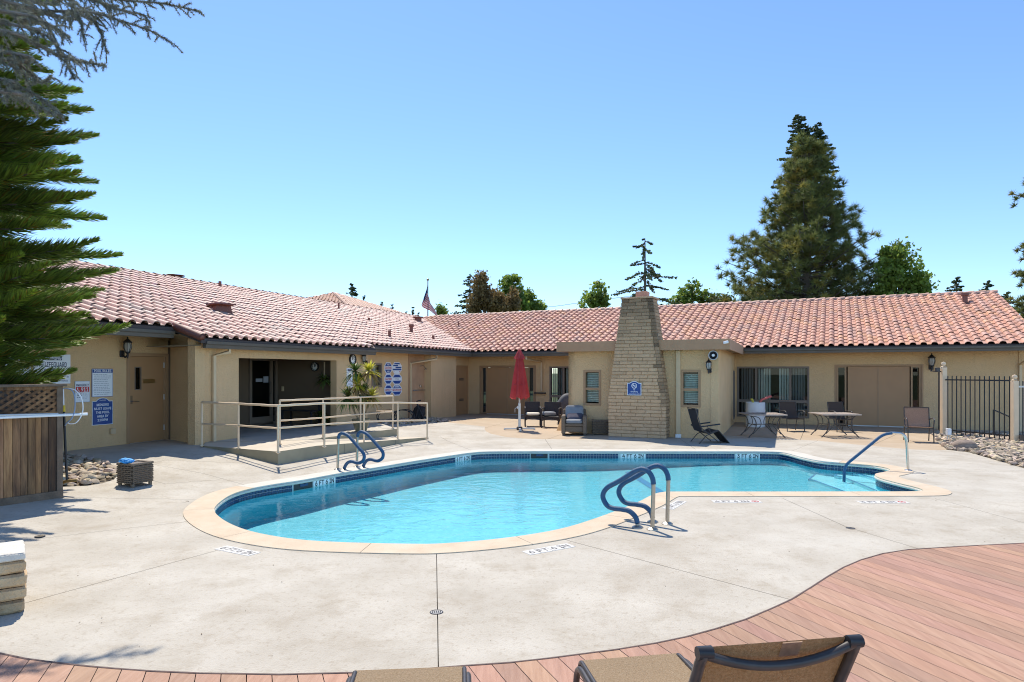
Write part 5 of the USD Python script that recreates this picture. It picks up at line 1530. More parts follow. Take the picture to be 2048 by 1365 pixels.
# ---- timber enclosure with lattice, left
ec = G(125, 995); el_ = G(0, 1012)
wE = Wall(ec[:2], math.atan2(*(ec - el_)[:2][::-1]))
zg_ = float(ec[2]); ztp = wE.at(125, 768)[1]
en = Thing('wood_enclosure', 'weathered board enclosure with lattice top at the left edge under the tree', 'fence', ec)
zlb, zlt = wE.at(60, 832)[1], wE.at(60, 780)[1]
u = -.075; q = 0
while u > -2.2:
    wd_ = rng.choice([.085, .095, .07, .1])
    k = MB(); o = rng.uniform(-.008, .006); wE.slab(k, u - wd_ + .004, zg_ + .09, u - .002, zlb + .02, o - .02, o)
    t = rng.uniform(.35, 1.05) * np.array([1, rng.uniform(.92, 1.02), rng.uniform(.85, 1.05)])
    en.part('board', k, 'fence_wood', world=True, tint=(t if q else t * .35)); u -= wd_; q += 1
for a_, b_, lo, hi in ((-2.3, -.002, zg_ - .03, zg_ + .10), ):
    k = MB(); wE.slab(k, a_, lo, b_, hi, -.01, .025); en.part('kick_board', k, 'old_wood', world=True)
k = MB(); wE.slab(k, -.07, zg_ - .05, 0, ztp - .03, -.07, .012); en.part('corner_post', k, 'old_wood', world=True)
k = MB(); wE.slab(k, -2.3, zlb - .0, -.07, zlb + .04, -.03, .02); en.part('mid_rail', k, 'fence_wood', world=True, tint=np.array([.6, .6, .6]))
k = MB(); wE.slab(k, -2.3, zlt, -.07, zlt + .05, -.03, .018); en.part('top_rail', k, 'fence_wood', world=True, tint=np.array([.5, .5, .5]))
k = MB(); wE.slab(k, -2.35, ztp - .035, .035, ztp, -.12, .06, .006); en.part('cap_board', k, 'old_wood', world=True)
hh_ = zlt - zlb - .04
lat = sbox(-2.25, zlb + .04, -.07, zlt)
for q in range(26):
    for sgn, oo in ((1, -.012), (-1, -.024)):
        x = -2.6 + q * .115
        s_ = LineString([(x, zlb), (x + sgn * (hh_ + .1) * 1.45, zlt + .06)]).buffer(.017, cap_style='flat').intersection(lat)
        if not s_.is_empty and polys(s_):
            en.part('lattice_strip', wE.sheet(s_, oo, oo + .009), 'fence_wood', world=True, tint=np.array([1, .95, .9]) * rng.uniform(.25, .6))
k = MB(); wE.slab(k, -2.3, zg_, -.02, ztp - .04, -.9, -.88); en.part('inner_lining', k, 'bark', world=True)
k = MB(); wE.slab(k, -.035, zg_ - .03, 0, ztp - .04, -1.4, -.07); en.part('side_wall', k, 'old_wood', world=True)
# things hung on it
pe_ = Thing('pool_pole', 'long white aluminium pool pole laid across the board enclosure', 'pole', wE.pt(-.5, zlb, .1))
a_, b_ = wE.pt(*wE.at(-60, 837.5), .09), at_y(173, 828.5, ec[1] + .28)
pe_.part('tube', MB().tube([a_, b_], .019, 10), 'white_paint', world=True, smooth=True)
pe_.part('inner_tube', MB().tube([a_ + [0, 0, .035], a_ + (b_ - a_) * .72 + [0, 0, .02]], .014, 8), 'aluminium', world=True, smooth=True)
pe_.part('end_cap', MB().tube([b_, b_ + (b_ - a_) * .006], .021, 10), 'plastic_white', world=True)
for nm, col, r2_, dx in (('white hose', 'plastic_white', 1.0, 0), ('blue grey hose', 'pipe_blue', .82, -3)):
    h_ = Thing('hose_loop', ('pale' if 'white' in nm else 'blue grey') + ' thin hose looping out beside the enclosure corner', 'hose', ec)
    pts = [(120, 777.5), (140, 777.5), (152, 782), (162, 795), (166 + dx, 815), (162 + dx, 833), (152, 846), (140, 848), (134, 845)] if dx == 0 else [(118, 778), (136, 778), (146, 784), (150, 800), (149, 822), (143, 838), (134, 846), (130, 852)]
    h_.part('tube', MB().tube(spl([at_y(x, y, ec[1] + .1 + .002 * i) for i, (x, y) in enumerate(pts)]), .0075, 6), col, world=True, smooth=True)
br = Thing('pool_brush', 'pool brush on a dark pole with yellow grip, leaning by the enclosure corner', 'brush', G(134, 965))
ff_ = lambda x, y: at_y(x, y, ec[1] + .16)
br.part('dark_pole', MB().tube([ff_(127.5, 822), ff_(130, 880), ff_(134, 962)], .016, 8), 'black_metal', world=True, smooth=True)
br.part('yellow_grip', MB().tube([ff_(127, 811), ff_(127.5, 824)], .021, 8), 'yellow', world=True, smooth=True)
br.part('white_pole', MB().tube([ff_(126, 778), ff_(127, 812)], .011, 8), 'plastic_white', world=True, smooth=True)
br.part('brush_head', MB().tube([ff_(121, 967), ff_(134, 962.5), ff_(153, 961)], .022, 8), 'yucca_dry', world=True, smooth=True)

# ================================================================ things on the walls
rng = np.random.default_rng(55)
def lantern(label, w, px, pyt, pyb, out=.17):
    u, zt_ = w.at(px, pyt); zb_ = w.at(px, pyb)[1]
    h = zt_ - zb_; zc = zb_ + h * .45
    base = w.pt(u, zb_, out)
    th = Thing('wall_lantern', label, 'lantern', base, w.yaw)
    r_ = h * .155
    L = lambda prof, seg=12: lathe([(a * h, b * h) for a, b in prof], seg)
    th.part('glass_body', L([(.09, .30), (.15, .48), (.155, .60), (.12, .73)], 8), 'lamp_glass', smooth=50)
    th.part('cap', L([(.17, .70), (.19, .74), (.10, .82), (.04, .88), (.025, .92), (.035, .94), (.012, .97), (0, 1.0)], 12), 'black_metal', smooth=40)
    th.part('lower_ring', L([(0, .20), (.05, .22), (.11, .27), (.11, .31), (.07, .32)], 12), 'black_metal', smooth=40)
    th.part('drop_finial', L([(0, .0), (.02, .03), (.035, .08), (.05, .16), (.04, .22)], 10), 'black_metal', smooth=40)
    for k_ in range(8):
        a = k_ * math.pi / 4
        th.part('rib', MB().tube([(h * x * math.cos(a), h * x * math.sin(a), h * z) for x, z in ((.095, .30), (.157, .48), (.162, .60), (.125, .73))], h * .011, 5), 'black_metal')
    k = MB().tube(spl([(0, 0, h * .18), (0, out * .4, h * .06), (0, out * .75, h * .16), (0, out, h * .22)]), h * .035, 8)
    th.part('arm', k, 'black_metal', smooth=True)
    th.part('back_plate', MB().box((0, out - .01, h * .22), (h * .24, .03, h * .30), 0, .03), 'black_metal')
lantern('black wall lantern beside the brown metal door, under the tree branches', WD, 243.5, 673, 718)
lantern('black wall lantern below the end of the long gutter, by the white clock', Wall(W1.pt(16.71, 0, -.15)[:2], -BETA), 733, 705, 731, .13)
lantern('black wall lantern under the grey horn speaker on the fireplace room', WC, 1419.5, 716.5, 748.5)
lantern('black wall lantern between the brown double doors and the gate post', WR, 1862, 706, 742.5)

def clock(label, w, px0, py0, px1, py1, out=0.0):
    u0, z0, u1, z1 = w.rect(px0, py0, px1, py1); r_ = (z1 - z0) / 2; uc, zc = (u0 + u1) / 2, (z0 + z1) / 2
    th = Thing('wall_clock', label, 'clock', w.pt(uc, zc, out))
    def disc(r1, r0, o0, o1):
        g_ = Point(uc, zc).buffer(r1, 16)
        if r0: g_ = g_.difference(Point(uc, zc).buffer(r0, 16))
        return w.sheet(g_, o0, o1)
    th.part('rim', disc(r_, r_ * .84, out, out + .05), 'black_metal', world=True)
    th.part('face', disc(r_ * .85, 0, out, out + .02), 'clock_face', world=True)
    for k_ in range(12):
        a = k_ * math.pi / 6; k = MB(); w.slab(k, uc + math.sin(a) * r_ * .68 - .012, zc + math.cos(a) * r_ * .68 - .016, uc + math.sin(a) * r_ * .68 + .012, zc + math.cos(a) * r_ * .68 + .016, out + .02, out + .023)
        th.part('hour_mark', k, 'black_metal', world=True)
    for a, l_, wd_ in ((math.radians(355), .5, .013), (math.radians(20), .38, .016)):
        g_ = LineString([(uc, zc), (uc + math.sin(a) * r_ * l_, zc + math.cos(a) * r_ * l_)]).buffer(wd_)
        th.part('hand', w.sheet(g_, out + .023, out + .027), 'black_metal', world=True)
clock('round white clock with black rim on the stucco beside the opening', W1, 696.5, 709, 711.5, 730)
clock('round clock on the dark back wall inside the wide opening', WSd, 623, 724.5, 638.5, 743)

def board(th, w, rect, face, edge=None, out=.0, t=.012, bw=.012, arch=False):
    u0, z0, u1, z1 = rect
    def shape(g):
        if arch:
            hgt_ = z1 - z0; p_ = sbox(u0, z0, u1, z1 - hgt_ * .12)
            c_ = Point((u0 + u1) / 2, z1 - hgt_ * .24).buffer(1, 24); c_ = shapely.affinity.scale(c_, (u1 - u0) * .36, hgt_ * .24)
            p_ = p_.union(c_.intersection(sbox(u0, z1 - hgt_ * .26, u1, z1))).buffer(.01).buffer(-.01)
        else: p_ = sbox(u0, z0, u1, z1).buffer(-.012).buffer(.012)
        return p_.buffer(g)
    th.part('panel', w.sheet(shape(0), out, out + t), edge or face, world=True)
    if edge:
        th.part('face', w.sheet(shape(-bw), out + t, out + t + .002), face, world=True)
def put_text(th, w, t, h, uc, z, out, m, width=None, bold=True, name='lettering'):
    k = MB(); w.text(k, t, h, uc, z, out, .0015, bold, width); th.part(name, k, m, world=True)
def small_print(th, w, u0, u1, zs_, out, m, h=.008, seed=1):
    r = np.random.default_rng(seed); k = MB()
    for z in zs_:
        u = u0; e = u1 - (u1 - u0) * r.uniform(0, .25)
        while u < e:
            l_ = r.uniform(.02, .06); w.slab(k, u, z, min(u + l_, e), z + h, out, out + .001); u += l_ + .012
    th.part('small_print', k, m, world=True, kind='stuff')
import shapely.affinity
# warning sign
r = WD.rect(66.5, 709, 140, 768); th = Thing('warning_sign', 'large white WARNING NO LIFEGUARD sign half covered by tree branches', 'sign', WD.pt(r[0], r[1]))
board(th, WD, r, 'sign_white'); W_, H_ = r[2] - r[0], r[3] - r[1]; uc = (r[0] + r[2]) / 2
k = MB(); WD.slab(k, uc - W_ * .26, r[1] + H_ * .80, uc + W_ * .26, r[1] + H_ * .965, .012, .014); th.part('title_bar', k, 'sign_ink', world=True)
put_text(th, WD, 'WARNING', H_ * .115, uc, r[1] + H_ * .822, .014, 'sign_white', W_ * .48)
put_text(th, WD, 'NO LIFEGUARD', H_ * .155, uc, r[1] + H_ * .575, .012, 'sign_ink', W_ * .80)
put_text(th, WD, 'ON DUTY', H_ * .155, uc, r[1] + H_ * .35, .012, 'sign_ink', W_ * .46)
put_text(th, WD, 'CHILDREN UNDER THE AGE OF 14 SHOULD NOT USE', H_ * .055, uc, r[1] + H_ * .20, .012, 'sign_ink', W_ * .9, False)
put_text(th, WD, 'POOL WITHOUT AN ADULT IN ATTENDANCE', H_ * .055, uc, r[1] + H_ * .07, .012, 'sign_ink', W_ * .86, False)
r = WD.rect(5, 709, 61, 752); th = Thing('pool_sign', 'white sign left of the WARNING sign, mostly behind tree branches', 'sign', WD.pt(r[0], r[1])); board(th, WD, r, 'sign_white')
put_text(th, WD, 'N', .16, r[2] - .1, r[1] + .12, .012, 'sign_ink')
r = WD.rect(149, 762.5, 179, 805); th = Thing('emergency_sign', 'small white EMERGENCY 911 sign with red band on the stucco wall', 'sign', WD.pt(r[0], r[1])); W_, H_ = r[2] - r[0], r[3] - r[1]; uc = (r[0] + r[2]) / 2
board(th, WD, r, 'sign_white', 'sign_grey', bw=.008)
put_text(th, WD, 'EMERGENCY', H_ * .10, uc, r[1] + H_ * .76, .014, 'sign_ink', W_ * .86)
k = MB(); WD.slab(k, r[0] + W_ * .06, r[1] + H_ * .47, r[2] - W_ * .06, r[1] + H_ * .73, .014, .0155); th.part('red_band', k, 'sign_red', world=True)
put_text(th, WD, '911', H_ * .19, uc + W_ * .14, r[1] + H_ * .505, .0155, 'sign_white', W_ * .48)
k = MB().tube(WD.pts([(uc - W_ * .34, r[1] + H_ * .69, .017), (uc - W_ * .33, r[1] + H_ * .60, .017), (uc - W_ * .22, r[1] + H_ * .51, .017)]), .009, 5); th.part('handset_symbol', k, 'sign_white', world=True)
small_print(th, WD, r[0] + W_ * .12, uc - W_ * .05, [r[1] + H_ * a for a in (.38, .30, .22)], .014, 'sign_ink', .012, 2)
small_print(th, WD, uc + W_ * .0, r[2] - W_ * .1, [r[1] + H_ * a for a in (.40, .345, .29, .235, .18)], .014, 'sign_grey', .006, 3)
r = WD.rect(183, 738, 225, 794); th = Thing('pool_rules_sign', 'white POOL RULES sign with blue heading above the blue arched sign', 'sign', WD.pt(r[0], r[1])); W_, H_ = r[2] - r[0], r[3] - r[1]; uc = (r[0] + r[2]) / 2
board(th, WD, r, 'sign_white', 'sign_blue', bw=.009)
k = MB(); WD.slab(k, r[0] + .012, r[1] + H_ * .855, r[2] - .012, r[3] - .014, .014, .0155); th.part('heading_bar', k, 'sign_blue', world=True)
put_text(th, WD, 'POOL RULES', H_ * .085, uc, r[1] + H_ * .88, .0155, 'sign_white', W_ * .82)
for i_, a in enumerate((.79, .73, .66, .60, .54, .46, .40, .33, .27, .21, .14, .08)):
    small_print(th, WD, r[0] + W_ * (.10 if i_ % 3 else .07), r[2] - W_ * .07, [r[1] + H_ * a], .014, 'sign_grey', .011, 10 + i_)
r = WD.rect(183.5, 796, 225, 850); th = Thing('minors_sign', 'blue arched sign MINORS MUST LEAVE THE POOL AREA BY 2:00PM', 'sign', WD.pt(r[0], r[1])); W_, H_ = r[2] - r[0], r[3] - r[1]; uc = (r[0] + r[2]) / 2
board(th, WD, r, 'sign_blue', 'sign_white', bw=.011, arch=True)
for t, a, wd_ in (('MINORS', .70, .58), ('MUST LEAVE', .56, .82), ('THE POOL', .42, .66), ('AREA BY', .28, .55), ('2:00PM', .14, .5)):
    put_text(th, WD, t, H_ * .085, uc, r[1] + H_ * a, .014, 'sign_white', W_ * wd_)
put_text(th, WD, 'ooo', H_ * .03, uc, r[1] + H_ * .90, .014, 'sign_white', W_ * .3, name='ornament')
r = WCh.rect(1255, 763, 1283, 791); th = Thing('no_smoking_sign', 'blue arched No Smoking sign fixed to the brick chimney', 'sign', WCh.pt(r[0], r[1])); W_, H_ = r[2] - r[0], r[3] - r[1]; uc = (r[0] + r[2]) / 2
board(th, WCh, r, 'sign_blue', 'sign_white', out=.012, bw=.016, arch=True)
zc = r[1] + H_ * .68; o_ = .026
rg = Point(uc, zc).buffer(.075).difference(Point(uc, zc).buffer(.058)).union(LineString([(uc - .052, zc + .052), (uc + .052, zc - .052)]).buffer(.008))
th.part('symbol', WCh.sheet(rg, o_, o_ + .002), 'sign_white', world=True)
k = MB(); WCh.slab(k, uc - .045, zc - .012, uc + .04, zc + .008, o_, o_ + .001); th.part('cigarette_symbol', k, 'sign_white', world=True)
put_text(th, WCh, 'No', H_ * .075, uc, r[1] + H_ * .36, o_, 'sign_white', None); put_text(th, WCh, 'Smoking', H_ * .085, uc, r[1] + H_ * .22, o_, 'sign_white', W_ * .5)
put_text(th, WCh, 'Inside Pool Area', H_ * .06, uc, r[1] + H_ * .08, o_, 'sign_white', W_ * .74, False)
# paper behind the plant
r = W1.rect(693, 737, 705, 775); th = Thing('paper_notice', 'tall white notice on the wall partly behind the spiky pot plant', 'notice', W1.pt(r[0], r[1])); board(th, W1, r, 'sign_white'); H_ = r[3] - r[1]
small_print(th, W1, r[0] + .05, r[2] - .04, [r[1] + H_ * a for a in (.12, .2, .3, .38, .46, .6, .68, .78)], .012, 'sign_grey', .02, 30)
k = MB(); W1.slab(k, r[0] + .04, r[1] + H_ * .86, r[2] - .04, r[1] + H_ * .95, .012, .014); th.part('heading_bar', k, 'sign_ink', world=True)
# six hexagonal signs
def hexa(label, px0, py0, px1, py1, texts, band='sign_white', inv=False, style=0):
    r = W2.rect(px0, py0, px1, py1); u0, z0, u1, z1 = r; W_, H_ = u1 - u0, z1 - z0; uc, zc = (u0 + u1) / 2, (z0 + z1) / 2
    def oct_(g): return Polygon([(u0 + W_ * .25, z0), (u1 - W_ * .25, z0), (u1, z0 + H_ * .32), (u1, z1 - H_ * .32), (u1 - W_ * .25, z1), (u0 + W_ * .25, z1), (u0, z1 - H_ * .32), (u0, z0 + H_ * .32)]).buffer(-g)
    th = Thing('hexagonal_sign', label, 'sign', W2.pt(u0, z0), group=None)
    th.part('panel', W2.sheet(oct_(0), 0, .012), 'sign_white', world=True)
    if style == 0:
        for a, b in ((.67, .97), (.03, .36)):
            th.part('blue_field', W2.sheet(oct_(.03).intersection(sbox(u0, z0 + H_ * a, u1, z0 + H_ * b)), .012, .014), 'sign_blue', world=True)
    else:
        for q in range(4):
            a = .30 + q * .17
            x0, x1 = ((.03, .97), (.35, .97), (.03, .6), (.2, .97))[q]
            th.part('blue_field', W2.sheet(oct_(.03).intersection(sbox(u0 + W_ * x0, z0 + H_ * a, u0 + W_ * x1, z0 + H_ * (a + .12))), .012, .014), 'sign_blue', world=True)
        for x0, x1 in ((.05, .2), (.75, .95)):
            th.part('red_field', W2.sheet(oct_(.03).intersection(sbox(u0 + W_ * x0, z0 + H_ * .08, u0 + W_ * x1, z0 + H_ * .24)), .012, .014), 'sign_red', world=True)
    for t, a, h_, m, wd_ in texts:
        put_text(th, W2, t, H_ * h_, uc, z0 + H_ * a, .0145, m, W_ * wd_)
hexa('hexagonal blue and white NO DIVING sign, top left of the group of six', 768.5, 725, 783.5, 748, [('NO', .74, .13, 'sign_white', .3), ('DIVING', .43, .18, 'sign_red', .88), ('NO', .13, .13, 'sign_white', .3)])
hexa('hexagonal sign with blue and white stripes, top right of the group of six', 783.8, 724.5, 803, 748, [], style=1)
hexa('hexagonal CAUTION sign, middle left of the group of six', 768.5, 748.2, 783.5, 769.5, [('CAUTION', .43, .17, 'sign_red', .88)])
hexa('hexagonal 911 OPEN sign with white band, middle right of the group of six', 783.8, 748.2, 803, 769.5, [('911', .43, .17, 'sign_grey', .34)])
hexa('hexagonal CAPACITY sign, bottom left of the group of six', 768.5, 769.8, 783.5, 791, [('CAPACITY', .43, .17, 'sign_red', .9)])
hexa('hexagonal WARNING NO LIFEGUARD sign, bottom right of the group of six', 783.8, 769.8, 803, 791.5, [('WARNING', .74, .14, 'sign_white', .5), ('NO LIFEGUARD', .43, .17, 'sign_red', .92)])

# horn speaker and camera
c = WC.at(1430, 711.5); sp_ = Thing('horn_speaker', 'grey round horn speaker under the flat roof fascia above the lantern', 'speaker', WC.pt(c[0], c[1], .25), -ALPHA)
hn = np.array(lathe([(.03, .12), (.04, .05), (.08, .0), (.115, -.04), (.12, -.045), (.105, -.04), (.06, .02), (0, .04)], 24)[0]); f = lathe([(0, 0)] * 8, 24)[1]
sp_.part('horn', (np.column_stack([hn[:, 0], hn[:, 2], hn[:, 1]]), f), 'black_metal', smooth=40)
k = lathe([(.105, -.05), (.122, -.052), (.125, -.04), (.108, -.042)], 24); sp_.part('rim', (np.column_stack([k[0][:, 0], k[0][:, 2], k[0][:, 1]]), k[1]), 'speaker_grey', smooth=40)
k = lathe([(0, -.06), (.035, -.055), (.038, -.02)], 16); sp_.part('centre_cone', (np.column_stack([k[0][:, 0], k[0][:, 2], k[0][:, 1]]), k[1]), 'plastic_white', smooth=40)
k = lathe([(0, .0), (.035, -.005), (.04, .03)], 16); sp_.part('driver', (np.column_stack([k[0][:, 0], k[0][:, 2], k[0][:, 1]]), k[1]), 'plastic_white', smooth=40)
k = lathe([(.04, .03), (.06, .04), (.10, -.03)], 20); sp_.part('inner_flare', (np.column_stack([k[0][:, 0], k[0][:, 2], k[0][:, 1]]), k[1]), 'black_metal', smooth=40)
sp_.part('bracket', MB().tube([(0, .08, .03), (0, .1, .13), (0, .1, .2)], .02, 6), 'vent_rust')
c = WF.at(1452.5, 685.5); cm = Thing('security_camera', 'small white camera on the fascia corner of the flat roof', 'camera', WF.pt(c[0], c[1], .05), -ALPHA)
cm.part('body', MB().tube([(-.05, -.06, -.01), (.05, .0, .015)], .035, 12), 'plastic_white', smooth=50); cm.part('mount', MB().tube([(.04, .06, .0), (.04, 0, .01)], .015, 8), 'plastic_white')

# spiky plant in a pot, second plant inside the opening, bench
def leaf_blades(mb, c, n_, L_, w_, rgen, droop, up=.9, spread=1.0):
    for _ in range(n_):
        a = rgen.uniform(0, 2 * np.pi); el = rgen.uniform(-.35, 1.25) * spread
        d = np.array([math.cos(a) * math.cos(el), math.sin(a) * math.cos(el), math.sin(el)])
        l_ = L_ * rgen.uniform(.7, 1.1); sd = np.cross(d, [0, 0, 1.0]); sd /= max(np.linalg.norm(sd), 1e-6)
        pts = []
        for t, ww in ((0, .5), (.35, 1), (.7, .75), (1, .03)):
            p = c + d * l_ * t + np.array([0, 0, -droop * l_ * t * t]); pts += [p - sd * w_ * ww / 2, p + sd * w_ * ww / 2]
        mb.add(np.array(pts), [[0, 1, 3, 2], [2, 3, 5, 4], [4, 5, 7, 6]])
pb_ = at_z(722, 862, .29); pot = Thing('potted_plant', 'tall spiky potted plant with yellow and green rosettes by the ramp', 'plant', pb_)
sc_ = pb_[1] / FPX
pot.part('pot', lathe([(0, .02), (11 * sc_, 0), (15 * sc_, 12 * sc_), (17.5 * sc_, 21 * sc_), (17.8 * sc_, 24 * sc_), (16.4 * sc_, 24 * sc_), (15.5 * sc_, 20 * sc_), (0, 20 * sc_)], 24), 'pot', smooth=40)
for hx, hy, tx, m in ((711, 742, -.02, 'yucca_green'), (737, 742, .05, 'yucca_yellow'), (716, 770, -.12, 'yucca_yellow'), (741, 792, .15, 'yucca_yellow'), (698, 793, -.1, 'yucca_green'), (724, 784, .1, 'yucca_green')):
    top = np.array([(hx - 722) * sc_, tx, (862 - hy) * sc_])
    st_ = pot.part('stem', MB().tube(spl([(top[0] * .1, top[1] * .2, 20 * sc_), (top[0] * .5, top[1] * .6, top[2] * .55), top]), .022, 7), 'plant_stem', smooth=True)
    k = MB(); leaf_blades(k, top, 64, .40, .045, rng, .25); pot.part('leaves', k, m, under=st_, kind='stuff')
    k = MB(); leaf_blades(k, top - [0, 0, .08], 34, .40, .04, rng, .95, spread=.4); pot.part('dry_leaves', k, 'yucca_dry' if m == 'yucca_yellow' else m, under=st_, kind='stuff')
for nm, px_p, py_p, lab in (('hanging_plant', 661, 760, 'spiky plant hanging in the shade at the right side of the opening'), ('potted_plant', 656, 832, 'low spiky plant standing on the floor inside the opening')):
    c = WSd.pt(*WSd.at(px_p, py_p), .28); th = Thing(nm, lab, 'plant', c); k = MB(); leaf_blades(k, np.zeros(3), 70, .42, .05, rng, .5)
    th.part('leaves', k, 'yucca_green', kind='stuff')
    th.part('stem', MB().tube([(0, 0, -.02), (0, 0, (.25 - c[2] if py_p > 800 else .5))], .02, 6), 'plant_stem')
bn = Thing('bench', 'dark slatted bench in the shadow inside the wide opening', 'bench', WSd.pt(WSd.at(610, 800)[0], .25, .3))
u0, u1 = WSd.at(588, 800)[0], WSd.at(650, 800)[0]
for q in range(3):
    k = MB(); WSd.slab(k, u0, .68, u1, .70, .2 + q * .13, .31 + q * .13); bn.part('seat_slat', k, 'black_metal', world=True)
k = MB(); WSd.slab(k, u0, .95, u1, 1.0, .12, .15); bn.part('back_rail', k, 'black_metal', world=True)
for u in (u0 + .05, u1 - .05):
    for o in (.2, .55):
        k = MB(); WSd.slab(k, u - .02, .25, u + .02, .68 if o > .3 else 1.0, o - .02, o + .02); bn.part('leg', k, 'black_metal', world=True)

# folded black cart and hose coils by the shower
cb = G(840, 842); ct = Thing('folded_cart', 'folded black wheeled cart leaning at the stone shower panel', 'cart', cb)
ff = lambda x, y, d=0: at_y(x, y, cb[1] + d)
for d in (0, .35):
    ct.part('frame_tube', MB().tube(bend([ff(830, 843, d), ff(837, 815, d), ff(832, 803, d), ff(842, 801, d)], .08), .022, 6), 'black_metal', world=True, smooth=True)
    ct.part('cross_tube', MB().tube([ff(850, 843, d), ff(836, 812, d)], .02, 6), 'black_metal', world=True)
    ct.part('handle_tube', MB().tube([ff(833, 824, d), ff(851, 814, d)], .018, 6), 'black_metal', world=True)
v, f = tri(trimesh.creation.icosphere(3)); v = v * [.20, .2, .30]; v = v * (1 + .8 * (meshkit.fbm(v * 6, 3, 6) - .5))[:, None]
ct.part('folded_fabric', (v + ff(838, 828, .2), f), 'black_cloth', world=True, smooth=35)
for x, y in ((829, 842), (850, 842)):
    k = lathe([(.03, -.02), (.085, -.025), (.1, 0), (.085, .025), (.03, .02)], 16); ct.part('wheel', (np.column_stack([k[0][:, 0], k[0][:, 2], k[0][:, 1]]) + ff(x, y - 3), k[1]), 'black_metal', world=True)
for lb, cx_, r0 in (('coil of black hose arching beside the ramp end, left one', 773, .30), ('coil of black hose on the pebbles beside the folded cart', 806, .34)):
    b = G(cx_, 846); h_ = Thing('hose_coil', lb, 'hose', b); pts = []
    for k_ in range(70):
        a = k_ * .28; rr = r0 * (1 + .12 * math.sin(a * .37)); pts.append((rr * math.cos(a), .1 * math.sin(a * .5) + .12 * math.sin(a), .20 + rr * .62 * math.sin(a) + .02 * math.sin(a * 2.3)))
    p_ = np.array(pts); p_[:, 2] = np.maximum(p_[:, 2], .03); h_.part('tube', MB().tube(p_, .014, 6), 'hose_black', smooth=True)
lb_ = W2.pt(W2.at(785, 845)[0], 0, .25)
# loungers in the foreground
def chaise(label, foot_l, foot_r, back_a, back_z, flat_back=False):
    d = foot_r[:2] - foot_l[:2]; w = np.linalg.norm(d); yaw = math.atan2(d[1], d[0])
    c = (foot_l + foot_r) / 2; th = Thing('sling_lounger', label, 'sun lounger', (c[0], c[1], .02), yaw)
    hw = w / 2; S = .345
    P = lambda a, z, x: (x, -a, z)      # a runs from the foot end towards the camera
    ha = 1.02
    for sx in (-1, 1):
        x = sx * (hw + .012)
        th.part('side_rail', MB().tube(bend([P(.04, .0, x), P(-.045, .16, x), P(.0, S, x), P(ha + .55, S - .02, x), P(ha + .62, 0, x)], [0, .1, .09, .09, 0], 8), .0165, 10), 'bronze_metal', smooth=True)
        th.part('foot_brace', MB().tube([P(.03, .06, x), P(.16, S - .03, x)], .011, 8), 'bronze_metal', smooth=True)
    th.part('foot_bar', MB().tube([P(-.03, .13, -hw), P(-.03, .13, hw)], .013, 8), 'bronze_metal', smooth=True)
    def sheet(a0, z0, a1, z1, inset=.0, n_=16, sag=.02):
        v = []
        for i in range(n_ + 1):
            t = i / n_; a, z = a0 + (a1 - a0) * t, z0 + (z1 - z0) * t
            for j in range(9):
                s_ = -1 + j / 4; sg = -sag * (1 - s_ * s_) * min(1, 6 * t, 6 * (1 - t) + .5)
                v.append((s_ * (hw - inset), -a, z + sg))
        f = [[i * 9 + j, i * 9 + j + 1, (i + 1) * 9 + j + 1, (i + 1) * 9 + j] for i in range(n_) for j in range(8)]
        v2 = np.array(v); b = v2 - [0, 0, .004]; m = len(v2)
        rim = [[j, j + 1, j + 1 + m, j + m] for j in range(8)] + [[n_ * 9 + j, n_ * 9 + j + 1, n_ * 9 + j + 1 + m, n_ * 9 + j + m] for j in range(8)]
        return np.vstack([v2, b]), np.array(f + [[q[3] + m, q[2] + m, q[1] + m, q[0] + m] for q in f] + rim)
    th.part('seat_sling', sheet(-.005, S + .014, ha, S + .012), 'sling', smooth=50)
    for sx in (-1, 1):
        x = sx * (hw - .004)
        th.part('sling_rail', MB().tube(bend([P(-.02, S - .04, x), P(.0, S + .012, x), P(ha, S + .012, x)], .04), .012, 8), 'bronze_metal', smooth=True)
        th.part('back_rail', MB().tube(bend([P(ha, S + .01, x), P(back_a, back_z - .035, x), P(back_a + .02, back_z, x * .99)], .06, 6), .0165, 10), 'bronze_metal', smooth=True)
        th.part('rail_cap', MB().tube([P(back_a + .015, back_z, x + sx * .016), P(back_a + .015, back_z, x - sx * .03)], .0195, 10), 'black_metal', smooth=40)
    th.part('back_sling', sheet(ha, S + .015, back_a + .005, back_z + .012, .004, 16, .0), 'sling', smooth=50)
    bow = [P(back_a + .015 + .0 * t, back_z - .055 * (1 - t * t), t * hw) for t in np.linspace(-1, 1, 15)]
    th.part('top_bow', MB().tube(bow, .0145, 10), 'bronze_metal', smooth=True)
    dirn = np.array([-(back_a - ha), back_z - S]); dirn = dirn / np.linalg.norm(dirn)
    nrm_ = np.array([-dirn[1], dirn[0]]) * -1
    v = []
    for t in (0, .06):
        for x in (.01, .075):
            yy, z_ = -back_a - .006, back_z + .012
            v.append((x, yy - dirn[0] * t - .004, z_ - dirn[1] * t - .001))
    if not flat_back:
        th.part('care_label', (np.array(v), [[0, 1, 3, 2]]), 'sling_pale')
    return th
fl, fr_ = at_z(1160, 1324, .375), at_z(1356, 1309, .375)
chaise('tan sling lounger with its back raised, nearest to the camera', fl, fr_, 1.30, .955)
fl, fr_ = at_z(709, 1344, .375), at_z(930, 1335.5, .375)
chaise('tan sling lounger lying flat, only its foot end showing at the bottom', fl, fr_, 1.75, .36, True)

